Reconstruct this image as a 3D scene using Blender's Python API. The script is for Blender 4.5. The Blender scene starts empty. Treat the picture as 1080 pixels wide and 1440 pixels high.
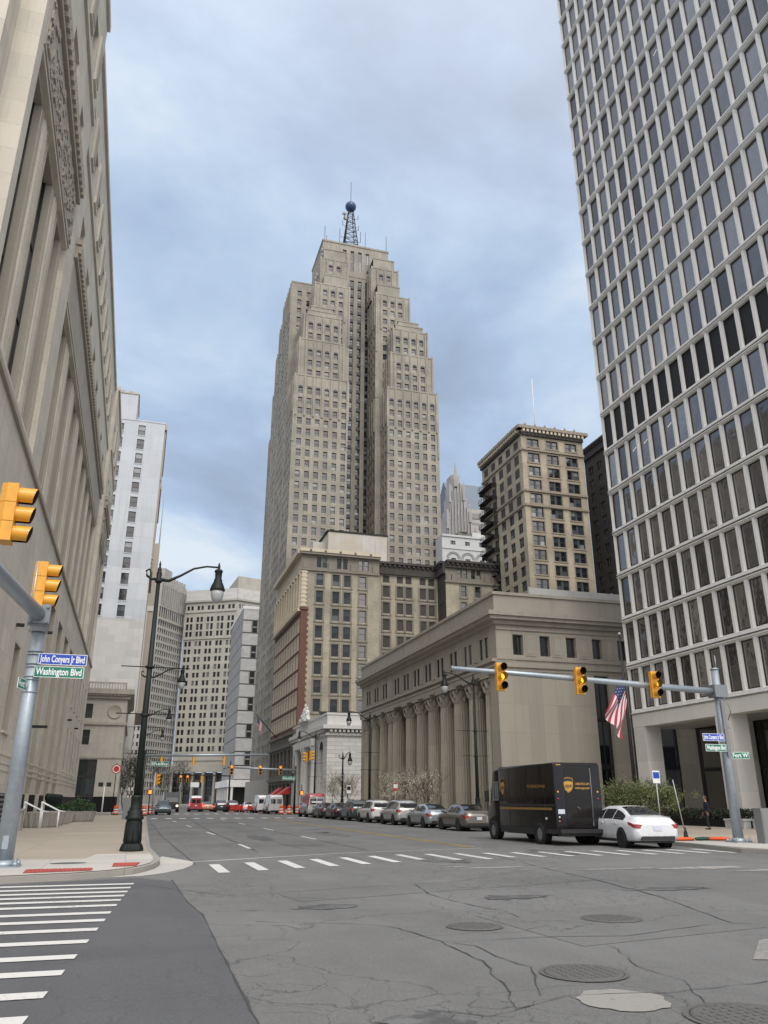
import bpy, math, random
from mathutils import Vector, Matrix
random.seed(7)
sc = bpy.context.scene
C = sc.collection
R = math.radians
CAM = (0.0, 0.0, 1.65)

# ------------------------------------------------------------------ materials
def nt_new(name):
    m = bpy.data.materials.new(name); m.use_nodes = True
    nt = m.node_tree; nt.nodes.clear()
    out = nt.nodes.new('ShaderNodeOutputMaterial'); b = nt.nodes.new('ShaderNodeBsdfPrincipled')
    nt.links.new(b.outputs[0], out.inputs[0])
    return m, nt, b
def nd(nt, t, **k):
    n = nt.nodes.new('ShaderNode' + t)
    for a, v in k.items():
        if a.startswith('i_'):
            key = a[2:].replace('_', ' ')
            n.inputs[key].default_value = v
        else: setattr(n, a, v)
    return n
def lk(nt, a, b): nt.links.new(a, b)
def mathn(nt, op, a, b=None):
    n = nt.nodes.new('ShaderNodeMath'); n.operation = op
    for i, v in enumerate((a, b)):
        if v is None: continue
        if isinstance(v, (int, float)): n.inputs[i].default_value = v
        else: nt.links.new(v, n.inputs[i])
    return n.outputs[0]
def mixc(nt, fac, a, b, mode='MIX'):
    n = nt.nodes.new('ShaderNodeMix'); n.data_type = 'RGBA'; n.blend_type = mode
    for s, v in ((n.inputs[0], fac), (n.inputs[6], a), (n.inputs[7], b)):
        if isinstance(v, (int, float)): s.default_value = v
        elif isinstance(v, tuple): s.default_value = (*v, 1) if len(v) == 3 else v
        else: nt.links.new(v, s)
    return n.outputs[2]
def ramp(nt, fac, stops):
    n = nt.nodes.new('ShaderNodeValToRGB'); e = n.color_ramp.elements
    while len(e) < len(stops): e.new(0.5)
    for i, (p, c) in enumerate(stops):
        e[i].position = p; e[i].color = (c, c, c, 1) if isinstance(c, (int, float)) else (*c, 1)
    nt.links.new(fac, n.inputs[0]); return n.outputs[0]
def noise(nt, vec, scale, detail=4, rough=.55, dist=0.0):
    n = nt.nodes.new('ShaderNodeTexNoise'); n.inputs['Scale'].default_value = scale
    n.inputs['Detail'].default_value = detail; n.inputs['Roughness'].default_value = rough
    n.inputs['Distortion'].default_value = dist
    if vec is not None: nt.links.new(vec, n.inputs['Vector'])
    return n.outputs[0]
def pos(nt): return nt.nodes.new('ShaderNodeNewGeometry').outputs['Position']
def vmul(nt, v, s):
    n = nt.nodes.new('ShaderNodeVectorMath'); n.operation = 'MULTIPLY'; n.inputs[1].default_value = s
    nt.links.new(v, n.inputs[0]); return n.outputs[0]
def wallvec(nt):
    s = nt.nodes.new('ShaderNodeSeparateXYZ'); lk(nt, pos(nt), s.inputs[0])
    c = nt.nodes.new('ShaderNodeCombineXYZ'); lk(nt, mathn(nt, 'ADD', s.outputs[0], s.outputs[1]), c.inputs[0]); lk(nt, s.outputs[2], c.inputs[1])
    return c.outputs[0], s
def stone(name, base, joint=None, mortar=.82, var=.12, streak=.25, rough=.85, mort_w=.012, bump=.25, second=None, patch=0.0, freq=.5):
    m, nt, b = nt_new(name)
    v, s = wallvec(nt)
    p = pos(nt)
    n1 = noise(nt, p, freq, 6, .6); n2 = noise(nt, p, 7, 5, .6)
    col = mixc(nt, ramp(nt, n1, [(.3, 0.0), (.7, 1.0)]), tuple(c * (1 - var) for c in base), tuple(min(1, c * (1 + var)) for c in base))
    col = mixc(nt, .5, col, mixc(nt, n2, tuple(c * (1 - var * 1.6) for c in base), tuple(min(1, c * (1 + var * 1.6)) for c in base)))
    # rain streaks run down the stone
    sv = vmul(nt, p, (1.6, 1.6, .07)); ns = noise(nt, sv, 1.0, 5, .65)
    col = mixc(nt, mathn(nt, 'MULTIPLY', ramp(nt, ns, [(.5, 0.0), (.75, 1.0)]), streak), col, tuple(c * .5 for c in base))
    if second:
        col = mixc(nt, mathn(nt, 'MULTIPLY', ramp(nt, noise(nt, p, .13, 4, .6), [(.42, 0.0), (.6, 1.0)]), patch), col, second)
    if joint:
        bt = nt.nodes.new('ShaderNodeTexBrick'); lk(nt, v, bt.inputs['Vector'])
        bt.inputs['Scale'].default_value = 1; bt.inputs['Brick Width'].default_value = joint[0]; bt.inputs['Row Height'].default_value = joint[1]
        bt.inputs['Mortar Size'].default_value = mort_w; bt.inputs['Mortar Smooth'].default_value = .1; bt.inputs['Bias'].default_value = 0
        bt.offset = joint[2] if len(joint) > 2 else .5
        bt.inputs['Color1'].default_value = (.9, .9, .9, 1); bt.inputs['Color2'].default_value = (1.06, 1.05, 1.03, 1)
        bt.inputs['Mortar'].default_value = (mortar, mortar, mortar, 1)
        col = mixc(nt, 1.0, col, bt.outputs['Color'], 'MULTIPLY')
    lk(nt, col, b.inputs['Base Color']); b.inputs['Roughness'].default_value = rough
    bp = nt.nodes.new('ShaderNodeBump'); bp.inputs['Strength'].default_value = bump; bp.inputs['Distance'].default_value = .02
    lk(nt, n2, bp.inputs['Height']); lk(nt, bp.outputs[0], b.inputs['Normal'])
    return m
def plain(name, base, rough=.6, metal=0.0, var=.08, scale=6, coat=0.0, emis=None, spec=.5):
    m, nt, b = nt_new(name)
    tc = nt.nodes.new('ShaderNodeTexCoord')
    n = noise(nt, tc.outputs['Object'], scale, 5, .6)
    col = mixc(nt, n, tuple(c * (1 - var) for c in base), tuple(min(1, c * (1 + var)) for c in base))
    lk(nt, col, b.inputs['Base Color'])
    r = mathn(nt, 'ADD', mathn(nt, 'MULTIPLY', n, .12), rough - .06)
    lk(nt, r, b.inputs['Roughness']); b.inputs['Metallic'].default_value = metal
    b.inputs['Coat Weight'].default_value = coat; b.inputs['Coat Roughness'].default_value = .08
    b.inputs['Specular IOR Level'].default_value = spec
    if emis:
        b.inputs['Emission Color'].default_value = (*emis[0], 1); b.inputs['Emission Strength'].default_value = emis[1]
    return m
def glassmat(name, stops, rough=.06, ior=1.9, bump=.05, spec=.8):
    """window glass; each sash takes its own tone (blind, dark room) from its island"""
    m, nt, b = nt_new(name)
    g = nt.nodes.new('ShaderNodeNewGeometry'); oi = nt.nodes.new('ShaderNodeObjectInfo')
    r = mathn(nt, 'FRACT', mathn(nt, 'ADD', g.outputs['Random Per Island'], oi.outputs['Random']))
    cr = ramp(nt, r, stops); cr.node.color_ramp.interpolation = 'CONSTANT'
    col = mixc(nt, noise(nt, g.outputs['Position'], 1.7, 3), cr, mixc(nt, 1.0, cr, (.72, .74, .78), 'MULTIPLY'))
    lk(nt, col, b.inputs['Base Color']); b.inputs['Roughness'].default_value = rough; b.inputs['IOR'].default_value = ior
    b.inputs['Specular IOR Level'].default_value = spec
    bp = nt.nodes.new('ShaderNodeBump'); bp.inputs['Strength'].default_value = bump; bp.inputs['Distance'].default_value = .05
    lk(nt, noise(nt, g.outputs['Position'], .9, 2), bp.inputs['Height']); lk(nt, bp.outputs[0], b.inputs['Normal'])
    return m

M = {}
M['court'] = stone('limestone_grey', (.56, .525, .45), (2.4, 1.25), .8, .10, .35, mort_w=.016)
M['court_dark'] = stone('limestone_darkened', (.36, .325, .27), None, .8, .1, .3)  # darker limestone; on reveals and jambs its tone stands in for shade
M['relief'] = stone('carved_relief', (.36, .33, .28), None, .8, .2, .2, bump=1.0)
M['granite'] = plain('black_granite', (.010, .010, .011), .5, scale=30, var=.4, spec=.15)
M['dark_bronze'] = plain('dark_bronze', (.02, .02, .02), .4)
M['white_conc'] = stone('precast_concrete', (.74, .735, .705), None, .85, .10, .35, bump=.3)
M['white_conc2'] = stone('precast_concrete_smooth', (.64, .635, .60), (4.6, 2.2, 0), .8, .05, .12)
M['soffit'] = plain('soffit_white', (.5, .5, .48), .8)
M['pen'] = stone('tower_limestone', (.315, .292, .245), (2.64, 3.35, 0), .82, .14, .5, mort_w=.06, second=(.215,.20,.17), patch=.7)
M['po'] = stone('bank_limestone', (.38, .355, .30), (1.35, 2.35, 0), .82, .06, .2, mort_w=.018)
M['po_trim'] = stone('bank_trim_stone', (.36, .335, .285), None, .8, .1, .45)
M['marble'] = stone('white_marble', (.62, .62, .60), (2.2, .62), .62, .06, .12, mort_w=.035)
M['marble_trim'] = stone('white_marble_trim', (.60, .60, .58), None, .8, .08, .2)
M['ybrick'] = stone('yellow_brick', (.38, .345, .265), (.6, .3), .8, .14, .45, second=(.24, .225, .18), patch=.8, mort_w=.03)
M['ytrim'] = stone('terracotta_trim', (.19, .175, .145), None, .8, .15, .4)
M['cream'] = stone('cream_terracotta', (.50, .44, .34), None, .8, .1, .25)
M['rbrick'] = stone('red_brick', (.13, .062, .045), (.6, .3), .85, .1, .25, mort_w=.03)
M['dkstone'] = stone('dark_stone', (.16, .155, .14), (1.2, .6), .75, .15, .3)
M['tbrick'] = stone('tan_brick', (.42, .37, .28), (.6, .3), .85, .12, .35, second=(.27, .235, .18), patch=.8, mort_w=.03)
M['ttrim'] = stone('tan_trim', (.26, .225, .175), None, .8, .12, .4)
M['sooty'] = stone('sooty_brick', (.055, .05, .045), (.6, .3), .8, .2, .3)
M['wht'] = stone('painted_white_brick', (.49, .525, .56), (6, 3.05), .86, .06, .3, mort_w=.04)
M['panel'] = stone('stone_panels', (.47, .47, .46), (2.2, 1.3), .88, .05, .15)
M['gtan'] = stone('beige_masonry', (.42, .37, .30), None, .8, .06, .15)
M['fn'] = stone('pale_limestone', (.36, .35, .31), (3, 3.6), .9, .06, .15)
M['cad'] = stone('grey_limestone', (.36, .355, .335), (3, 3.6), .9, .08, .2)
M['slab'] = stone('grey_concrete_slab', (.30, .30, .29), (4, 3.6, 0), .8, .07, .2)
M['arch'] = stone('white_rendered', (.47, .49, .48), None, .8, .05, .15)
M['spire'] = stone('pink_granite', (.36, .35, .34), (3, 3.6), .9, .05, .1)
M['neo'] = stone('neoclassical_limestone', (.43, .41, .36), (2.4, .95), .85, .08, .35)
M['blk'] = plain('matte_black', (.008, .008, .008), .7)
M['iron'] = plain('black_iron', (.012, .012, .013), .5)
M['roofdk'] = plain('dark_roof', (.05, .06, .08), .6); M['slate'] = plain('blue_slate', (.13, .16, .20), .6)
M['frame_dk'] = plain('dark_window_frame', (.05, .055, .055), .5)
M['frame_lt'] = plain('pale_window_frame', (.30, .30, .29), .6)
M['frame_wt'] = plain('white_window_frame', (.62, .60, .55), .6)
M['gl_old'] = glassmat('sash_glass', [(0, (.012, .015, .02)), (.42, (.035, .045, .055)), (.66, (.08, .09, .10)), (.84, (.24, .25, .25)), (.93, (.015, .015, .015))], .07, 1.65, .12)
M['gl_dark'] = glassmat('dark_sash_glass', [(0, (.010, .012, .014)), (.55, (.03, .035, .04)), (.82, (.12, .13, .13)), (.92, (.015, .015, .015))])
M['gl_tower'] = glassmat('bronze_glass', [(0, (.24, .23, .225)), (.3, (.33, .31, .30)), (.52, (.18, .17, .17)), (.72, (.27, .25, .24)), (.9, (.12, .115, .11))], .04, 1.6, .3, 1.0)
M['gl_tower'].node_tree.nodes['Principled BSDF'].inputs['Metallic'].default_value = .7
M['gl_far'] = glassmat('distant_glass', [(0, (.02, .022, .025)), (.5, (.035, .038, .04)), (.8, (.16, .165, .165)), (.9, (.02, .02, .02))], .15, 1.4, .1, .35)
M['gl_louvre'] = plain('black_louvre', (.006, .006, .007), .6)
M['gl_lobby'] = glassmat('lobby_glass', [(0, (.015, .018, .018)), (.7, (.03, .035, .035))], .04, 1.5)
M['gl_green'] = glassmat('green_glass', [(0, (.03, .045, .045)), (.6, (.02, .03, .03))], .04, 1.7)
M['lampon'] = plain('lit_strip', (.8, .75, .6), .5, emis=((1, .93, .75), .6))

# ------------------------------------------------------------------ mesh collector
class MB:
    def __init__(s): s.v = []; s.f = []; s.m = []; s.sm = []
    def face(s, pts, mi=0, sm=False):
        b = len(s.v); s.v += [tuple(p) for p in pts]; s.f.append(tuple(range(b, b + len(pts)))); s.m.append(mi); s.sm.append(sm)
    def box(s, x0, x1, y0, y1, z0, z1, mi=0, skip=''):
        b = len(s.v)
        s.v += [(x0,y0,z0),(x1,y0,z0),(x1,y1,z0),(x0,y1,z0),(x0,y0,z1),(x1,y0,z1),(x1,y1,z1),(x0,y1,z1)]
        for k, q in (('b',(3,2,1,0)),('t',(4,5,6,7)),('-y',(0,1,5,4)),('+x',(1,2,6,5)),('+y',(2,3,7,6)),('-x',(3,0,4,7))):
            if k in skip.split(','): continue
            s.f.append(tuple(b + i for i in q)); s.m.append(mi); s.sm.append(False)
    def prism(s, pts, z0, z1, mi=0):
        n = len(pts); b = len(s.v)
        s.v += [(x, y, z0) for x, y in pts] + [(x, y, z1) for x, y in pts]
        s.f.append(tuple(b + n - 1 - i for i in range(n))); s.f.append(tuple(b + n + i for i in range(n)))
        s.m += [mi, mi]; s.sm += [False, False]
        for i in range(n):
            j = (i + 1) % n; s.f.append((b + i, b + j, b + n + j, b + n + i)); s.m.append(mi); s.sm.append(False)
    def loft(s, rings, mi=0, sm=True, closed=True, cap=True):
        n = len(rings[0]); b = len(s.v)
        for r in rings: s.v += [tuple(p) for p in r]
        for i in range(len(rings) - 1):
            for j in range(n if closed else n - 1):
                k = (j + 1) % n
                s.f.append((b + i*n + j, b + i*n + k, b + (i+1)*n + k, b + (i+1)*n + j)); s.m.append(mi); s.sm.append(sm)
        if cap and closed:
            s.f.append(tuple(b + n - 1 - j for j in range(n))); s.f.append(tuple(b + (len(rings)-1)*n + j for j in range(n)))
            s.m += [mi, mi]; s.sm += [False, False]
    def lathe(s, prof, c=(0,0,0), n=16, mi=0, sm=True, axis='z'):
        rings = []
        for r, z in prof:
            ring = []
            for i in range(n):
                a = 2*math.pi*i/n; x, y = max(r, 1e-4)*math.cos(a), max(r, 1e-4)*math.sin(a)
                if axis == 'z': p = (c[0]+x, c[1]+y, c[2]+z)
                elif axis == 'x': p = (c[0]+z, c[1]+x, c[2]+y)
                else: p = (c[0]+y, c[1]+z, c[2]+x)
                ring.append(p)
            rings.append(ring)
        s.loft(rings, mi, sm)
    def tube(s, pts, r, n=8, mi=0, sm=True):
        pts = [Vector(p) for p in pts]
        rs = r if isinstance(r, (list, tuple)) else [r]*len(pts)
        up = None; rings = []
        for i, p in enumerate(pts):
            d = (pts[min(i+1, len(pts)-1)] - pts[max(i-1, 0)]).normalized()
            if up is None:
                up = Vector((0,0,1)) if abs(d.z) < .9 else Vector((1,0,0))
            u = d.cross(up)
            if u.length < 1e-4: u = d.cross(Vector((0,1,0)))
            u.normalize(); w = d.cross(u).normalized(); up = -w if False else up
            rings.append([tuple(p + rs[i]*(math.cos(2*math.pi*k/n)*u + math.sin(2*math.pi*k/n)*w)) for k in range(n)])
        s.loft(rings, mi, sm)
    def build(s, name, mats, parent=None, off=(0,0,0)):
        me = bpy.data.meshes.new(name)
        ox, oy, oz = off
        me.from_pydata([(x-ox, y-oy, z-oz) for x, y, z in s.v], [], s.f)
        if not isinstance(mats, (list, tuple)): mats = [mats]
        for m in mats: me.materials.append(m)
        me.polygons.foreach_set('material_index', s.m); me.polygons.foreach_set('use_smooth', s.sm)
        me.update()
        o = bpy.data.objects.new(name, me); C.objects.link(o)
        if parent: o.parent = parent
        return o

def tag(o, label=None, cat=None, group=None, kind=None):
    if label: o['label'] = label
    if cat: o['category'] = cat
    if group: o['group'] = group
    if kind: o['kind'] = kind
    return o
def thing(name, label, cat, loc=(0,0,0), rz=0, group=None):
    o = bpy.data.objects.new(name, None); C.objects.link(o); o.location = loc; o.rotation_euler = (0, 0, rz)
    o.empty_display_size = .2
    return tag(o, label, cat, group)
def copy_tree(o, parent=None):
    c = o.copy(); C.objects.link(c); c.parent = parent
    for ch in list(o.children):
        copy_tree(ch, c)
    return c
def text_obj(name, s, size, mat, parent, loc, rot, depth=.004, ax='CENTER', sx=1.0, bold=0.0):
    cu = bpy.data.curves.new(name, 'FONT'); cu.body = s; cu.size = size; cu.align_x = ax; cu.align_y = 'CENTER'; cu.extrude = depth; cu.offset = bold
    cu.resolution_u = 3
    to = bpy.data.objects.new(name, cu); C.objects.link(to)
    dg = bpy.context.evaluated_depsgraph_get()
    me = bpy.data.meshes.new_from_object(to.evaluated_get(dg)); bpy.data.objects.remove(to)
    me.materials.clear(); me.materials.append(mat)
    o = bpy.data.objects.new(name, me); C.objects.link(o); o.parent = parent; o.location = loc; o.rotation_euler = rot; o.scale = (sx, 1, 1)
    return o

# ------------------------------------------------------------------ facade system
def fpt(P, ang, u, d, z):
    c, s_ = math.cos(ang), math.sin(ang)
    return (P[0] + u*c - d*s_, P[1] + u*s_ + d*c, z)       # d = depth inwards
def facade(mb, P, ang, W, z0, z1, ops, depth, mi=0, rmi=None):
    if rmi is None: rmi = mi
    us = sorted({0.0, W} | {round(o[0], 4) for o in ops} | {round(o[1], 4) for o in ops})
    zs = sorted({z0, z1} | {round(o[2], 4) for o in ops} | {round(o[3], 4) for o in ops})
    us = [u for u in us if 0 <= u <= W]; zs = [z for z in zs if z0 <= z <= z1]
    ui = {u: i for i, u in enumerate(us)}; zi = {z: i for i, z in enumerate(zs)}
    op = set()
    for a, b, c, d in ops:
        a, b, c, d = (round(t, 4) for t in (a, b, c, d))
        for i in range(ui[a], ui[b]):
            for j in range(zi[c], zi[d]): op.add((i, j))
    q = lambda u, d, z: fpt(P, ang, u, d, z)
    for j in range(len(zs)-1):
        i = 0
        while i < len(us)-1:
            if (i, j) in op: i += 1; continue
            k = i
            while k < len(us)-1 and (k, j) not in op: k += 1
            mb.face([q(us[i],0,zs[j]), q(us[k],0,zs[j]), q(us[k],0,zs[j+1]), q(us[i],0,zs[j+1])], mi); i = k
    for a, b, c, d in ops:
        mb.face([q(a,0,c), q(b,0,c), q(b,depth,c), q(a,depth,c)], rmi)
        mb.face([q(a,depth,d), q(b,depth,d), q(b,0,d), q(a,0,d)], rmi)
        mb.face([q(a,0,c), q(a,depth,c), q(a,depth,d), q(a,0,d)], rmi)
        mb.face([q(b,depth,c), q(b,0,c), q(b,0,d), q(b,depth,d)], rmi)
def fbox(mb, P, ang, u0, u1, d0, d1, z0, z1, mi=0):
    """box in facade coordinates, d negative = proud of the wall"""
    q = lambda u, d, z: fpt(P, ang, u, d, z)
    b = len(mb.v)
    mb.v += [q(u0,d0,z0), q(u1,d0,z0), q(u1,d1,z0), q(u0,d1,z0), q(u0,d0,z1), q(u1,d0,z1), q(u1,d1,z1), q(u0,d1,z1)]
    for f in ((3,2,1,0),(4,5,6,7),(0,1,5,4),(1,2,6,5),(2,3,7,6),(3,0,4,7)):
        mb.f.append(tuple(b+i for i in f)); mb.m.append(mi); mb.sm.append(False)

WIN = {}
def win_mb(mb, T, w, h, style):
    """one window into mb; T maps (u, d, z) to a point; slot 0 glass, slot 1 frame"""
    def bx(u0,u1,d0,d1,z0,z1,mi):
        b = len(mb.v)
        mb.v += [T(u0,d0,z0),T(u1,d0,z0),T(u1,d1,z0),T(u0,d1,z0),T(u0,d0,z1),T(u1,d0,z1),T(u1,d1,z1),T(u0,d1,z1)]
        for f in ((3,2,1,0),(4,5,6,7),(0,1,5,4),(1,2,6,5),(3,0,4,7)):
            mb.f.append(tuple(b+i for i in f)); mb.m.append(mi); mb.sm.append(False)
    def gl(u0,u1,d,z0,z1): mb.face([T(u0,d,z0),T(u1,d,z0),T(u1,d,z1),T(u0,d,z1)], 0)
    fw = min(.09, w*.08)
    if style in ('dh', 'dhs'):
        bx(0,fw,-.08,.04,0,h,1); bx(w-fw,w,-.08,.04,0,h,1); bx(fw,w-fw,-.08,.04,h-fw,h,1); bx(fw,w-fw,-.08,.04,0,fw,1)
        bx(fw,w-fw,-.05,.03,h*.5-fw*.4,h*.5+fw*.4,1)
        gl(fw,w-fw,.02,fw,h*.5-fw*.4); gl(fw,w-fw,-.01,h*.5+fw*.4,h-fw)
    elif style == 'pair':     # two sashes with a mullion
        mw = w*.12
        for a in (0, w/2+mw/2):
            e = a + w/2-mw/2
            bx(a,a+fw,-.08,.04,0,h,1); bx(e-fw,e,-.08,.04,0,h,1); bx(a+fw,e-fw,-.08,.04,h-fw,h,1); bx(a+fw,e-fw,-.08,.04,0,fw,1); bx(a+fw,e-fw,-.05,.03,h*.5-.03,h*.5+.03,1)
            gl(a+fw,e-fw,.02,fw,h*.5-.03); gl(a+fw,e-fw,-.01,h*.5+.03,h-fw)
        bx(w/2-mw/2,w/2+mw/2,-.12,.04,0,h,1)
    elif style == 'tall':     # tall window with spandrels and muntins
        n = max(2, int(h/3.4)); bx(0,fw,-.08,.04,0,h,1); bx(w-fw,w,-.08,.04,0,h,1); bx(w/2-.04,w/2+.04,-.06,.03,0,h,1)
        for i in range(n):
            a = h*i/n; b = h*(i+1)/n
            bx(fw,w-fw,-.05,.04,a,a+.35,1)
            gl(fw,w/2-.04,.0,a+.35,b); gl(w/2+.04,w-fw,.0,a+.35,b)
    else:                     # fixed single light
        fw = min(.06, fw)
        bx(0,fw,-.04,.04,0,h,1); bx(w-fw,w,-.04,.04,0,h,1); bx(fw,w-fw,-.04,.04,h-fw,h,1); bx(fw,w-fw,-.04,.04,0,fw,1)
        gl(fw,w-fw,.0,fw,h-fw)
        if style == 'lit': mb.face([T(w*.35,-.012,h*.62),T(w*.75,-.012,h*.68),T(w*.75,-.012,h*.70),T(w*.35,-.012,h*.64)], 2)

class Bld:
    def __init__(s, name, label, cat='building', loc=(0,0,0), group=None):
        s.root = thing(name, label, cat, loc, 0, group); s.off = loc; s.parts = {}; s.wins = []
    def part(s, name, mats, key=None):
        k = key or name
        if k not in s.parts: s.parts[k] = (name, MB(), mats)
        return s.parts[k][1]
    def win(s, P, ang, u, z, w, h, d, style, gm='gl_old', fm='frame_dk', nm='window'):
        s.wins.append((P, ang, u, z, round(w,3), round(h,3), d, style, gm, fm, nm))
    def wall(s, part, P, ang, W, z0, z1, cols, rows, depth=.3, style='dh', gm='gl_old', fm='frame_dk', mi=0, rmi=None, skip=None, sill=None, extra=()):
        """cols [(u,w)], rows [(z,h)]; a regular wall of openings with a window in each"""
        mb = s.parts[part][1]; ops = list(extra)
        for j, (z, h) in enumerate(rows):
            for i, (u, w) in enumerate(cols):
                if skip and skip(i, j): continue
                ops.append((u, u+w, z, z+h)); s.win(P, ang, u, z, w, h, depth, style, gm, fm)
                if sill: fbox(mb, P, ang, u-sill[0], u+w+sill[0], -sill[1], -.002, z-sill[2], z-.004, sill[3])
        facade(mb, P, ang, W, z0, z1, ops, depth+.05, mi, rmi)
    def done(s):
        for k, (name, mb, mats) in s.parts.items():
            if mb.f: mb.build(name, mats, s.root, s.off)
        def size(wn):
            p = fpt(wn[0], wn[1], wn[2], 0, wn[3]); d2 = sum((p[i]-CAM[i])**2 for i in range(3))
            nx, ny = math.sin(wn[1]), -math.cos(wn[1]); L = math.sqrt(d2)
            f = abs(nx*p[0] + ny*p[1])/L
            inf = in_view(p)
            return -(wn[4]*wn[5]*max(f, .02)/d2) * (1 if inf else .0001)
        ws = sorted(s.wins, key=size)
        for wn in ws[:100]:
            P, ang, u, z, w, h, d, st, gm, fm, nm = wn
            k = (w, h, st, gm, fm)
            if k not in WIN:
                mb = MB(); win_mb(mb, lambda a, b, c: (a, b, c), w, h, st)
                o = mb.build(nm, [M[gm], M[fm], M['lampon']]); WIN[k] = o.data; bpy.data.objects.remove(o)
            o = bpy.data.objects.new(nm, WIN[k]); C.objects.link(o); o.parent = s.root
            p = fpt(P, ang, u, d, z); o.location = (p[0]-s.off[0], p[1]-s.off[1], p[2]-s.off[2]); o.rotation_euler = (0, 0, ang)
        rest = {}
        for wn in ws[100:]: rest.setdefault((wn[8], wn[9]), []).append(wn)
        for (gm, fm), lst in rest.items():
            mb = MB()
            for P, ang, u, z, w, h, d, st, _, _, _ in lst:
                win_mb(mb, lambda a, b, c: fpt(P, ang, u+a, d+b, z+c), w, h, st)
            o = mb.build('window', [M[gm], M[fm], M['lampon']], s.root, s.off); o['kind'] = 'stuff'
        return s.root

# ------------------------------------------------------------------ camera
FPX = 1110.0
PH = math.atan((1126-720)/FPX); TH = math.atan((540-185)/(FPX*math.cos(PH)+(1126-720)*math.sin(PH)))
cam = bpy.data.cameras.new('camera'); co = bpy.data.objects.new('camera', cam); C.objects.link(co)
cam.sensor_fit = 'VERTICAL'; cam.sensor_height = 36; cam.lens = FPX/1440*36; cam.clip_start = .1; cam.clip_end = 4000
co.location = CAM; co.rotation_euler = (math.pi/2 + PH, 0, -TH); sc.camera = co
VF = Vector((math.sin(TH)*math.cos(PH), math.cos(TH)*math.cos(PH), math.sin(PH))); VR = Vector((math.cos(TH), -math.sin(TH), 0)); VU = VR.cross(VF)
def project(p):
    v = Vector(p) - Vector(CAM); w = v.dot(VF)
    if w < .1: return (-9999, -9999)
    return (540 + FPX*v.dot(VR)/w, 720 - FPX*v.dot(VU)/w)
def in_view(p):
    x, y = project(p); return -60 < x < 1110 and -60 < y < 1480
def ground(x, y, z=0.0):
    a = (x-540)/FPX; b = (720-y)/FPX; d = VF + a*VR + b*VU; t = (z-CAM[2])/d.z; return (d.x*t, d.y*t)

# ================================================================== GROUND (stub)
SKYSEED=3.0; SKYGAIN=2.2; EXPO=0.0


SKYGLOW=(1.9,1.62,1.34)
# ================================================================== GROUND
def asphalt(name, base, crack=1.0, patch=.35):
    m, nt, b = nt_new(name); p = pos(nt)
    fine = ramp(nt, noise(nt, p, 34, 5, .8), [(.36, 0.0), (.64, 1.0)]); mid = noise(nt, p, 2.2, 6, .6); big = noise(nt, p, .22, 5, .6, .6)
    col = mixc(nt, fine, tuple(c*.62 for c in base), tuple(c*1.42 for c in base))
    col = mixc(nt, .5, col, mixc(nt, ramp(nt, big, [(.35, 0.0), (.65, 1.0)]), tuple(c*.74 for c in base), tuple(c*1.24 for c in base)))
    sv = vmul(nt, p, (1.1, .05, 1)); ww = ramp(nt, noise(nt, sv, 1, 4, .6), [(.45, 0.0), (.7, 1.0)])
    col = mixc(nt, mathn(nt, 'MULTIPLY', ww, .22), col, tuple(c*.6 for c in base))
    col = mixc(nt, mathn(nt, 'MULTIPLY', ramp(nt, mid, [(.5, 0.0), (.7, 1.0)]), patch*.5), col, tuple(c*1.35 for c in base))
    dn = nt.nodes.new('ShaderNodeTexNoise'); dn.inputs['Scale'].default_value = .9; dn.inputs['Detail'].default_value = 6; lk(nt, p, dn.inputs['Vector'])
    va = nt.nodes.new('ShaderNodeVectorMath'); va.operation = 'MULTIPLY_ADD'; va.inputs[1].default_value = (1.2,1.2,1.2); lk(nt, dn.outputs['Color'], va.inputs[0]); lk(nt, p, va.inputs[2])
    def cracks(scale, wd, lo):
        vo = nt.nodes.new('ShaderNodeTexVoronoi'); vo.feature = 'DISTANCE_TO_EDGE'; vo.inputs['Scale'].default_value = scale; lk(nt, va.outputs[0], vo.inputs['Vector'])
        ln = ramp(nt, vo.outputs['Distance'], [(0, 1.0), (wd, 0.0)])
        return mathn(nt, 'MULTIPLY', ln, ramp(nt, noise(nt, p, .17, 3, .5), [(lo, 0.0), (lo+.09, 1.0)]))
    ck = mathn(nt, 'MAXIMUM', mathn(nt, 'MULTIPLY', cracks(.33, .005, .36), .9), mathn(nt, 'MAXIMUM', cracks(1.6, .014, .45), cracks(5.2, .035, .53)))
    col = mixc(nt, mathn(nt, 'MULTIPLY', ck, .72*crack), col, tuple(c*.28 for c in base))
    lk(nt, col, b.inputs['Base Color']); b.inputs['Roughness'].default_value = .82; b.inputs['Specular IOR Level'].default_value = .35
    bp = nt.nodes.new('ShaderNodeBump'); bp.inputs['Strength'].default_value = .5; bp.inputs['Distance'].default_value = .01
    lk(nt, mathn(nt, 'SUBTRACT', fine, mathn(nt, 'MULTIPLY', ck, 2.0)), bp.inputs['Height']); lk(nt, bp.outputs[0], b.inputs['Normal'])
    return m
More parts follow.
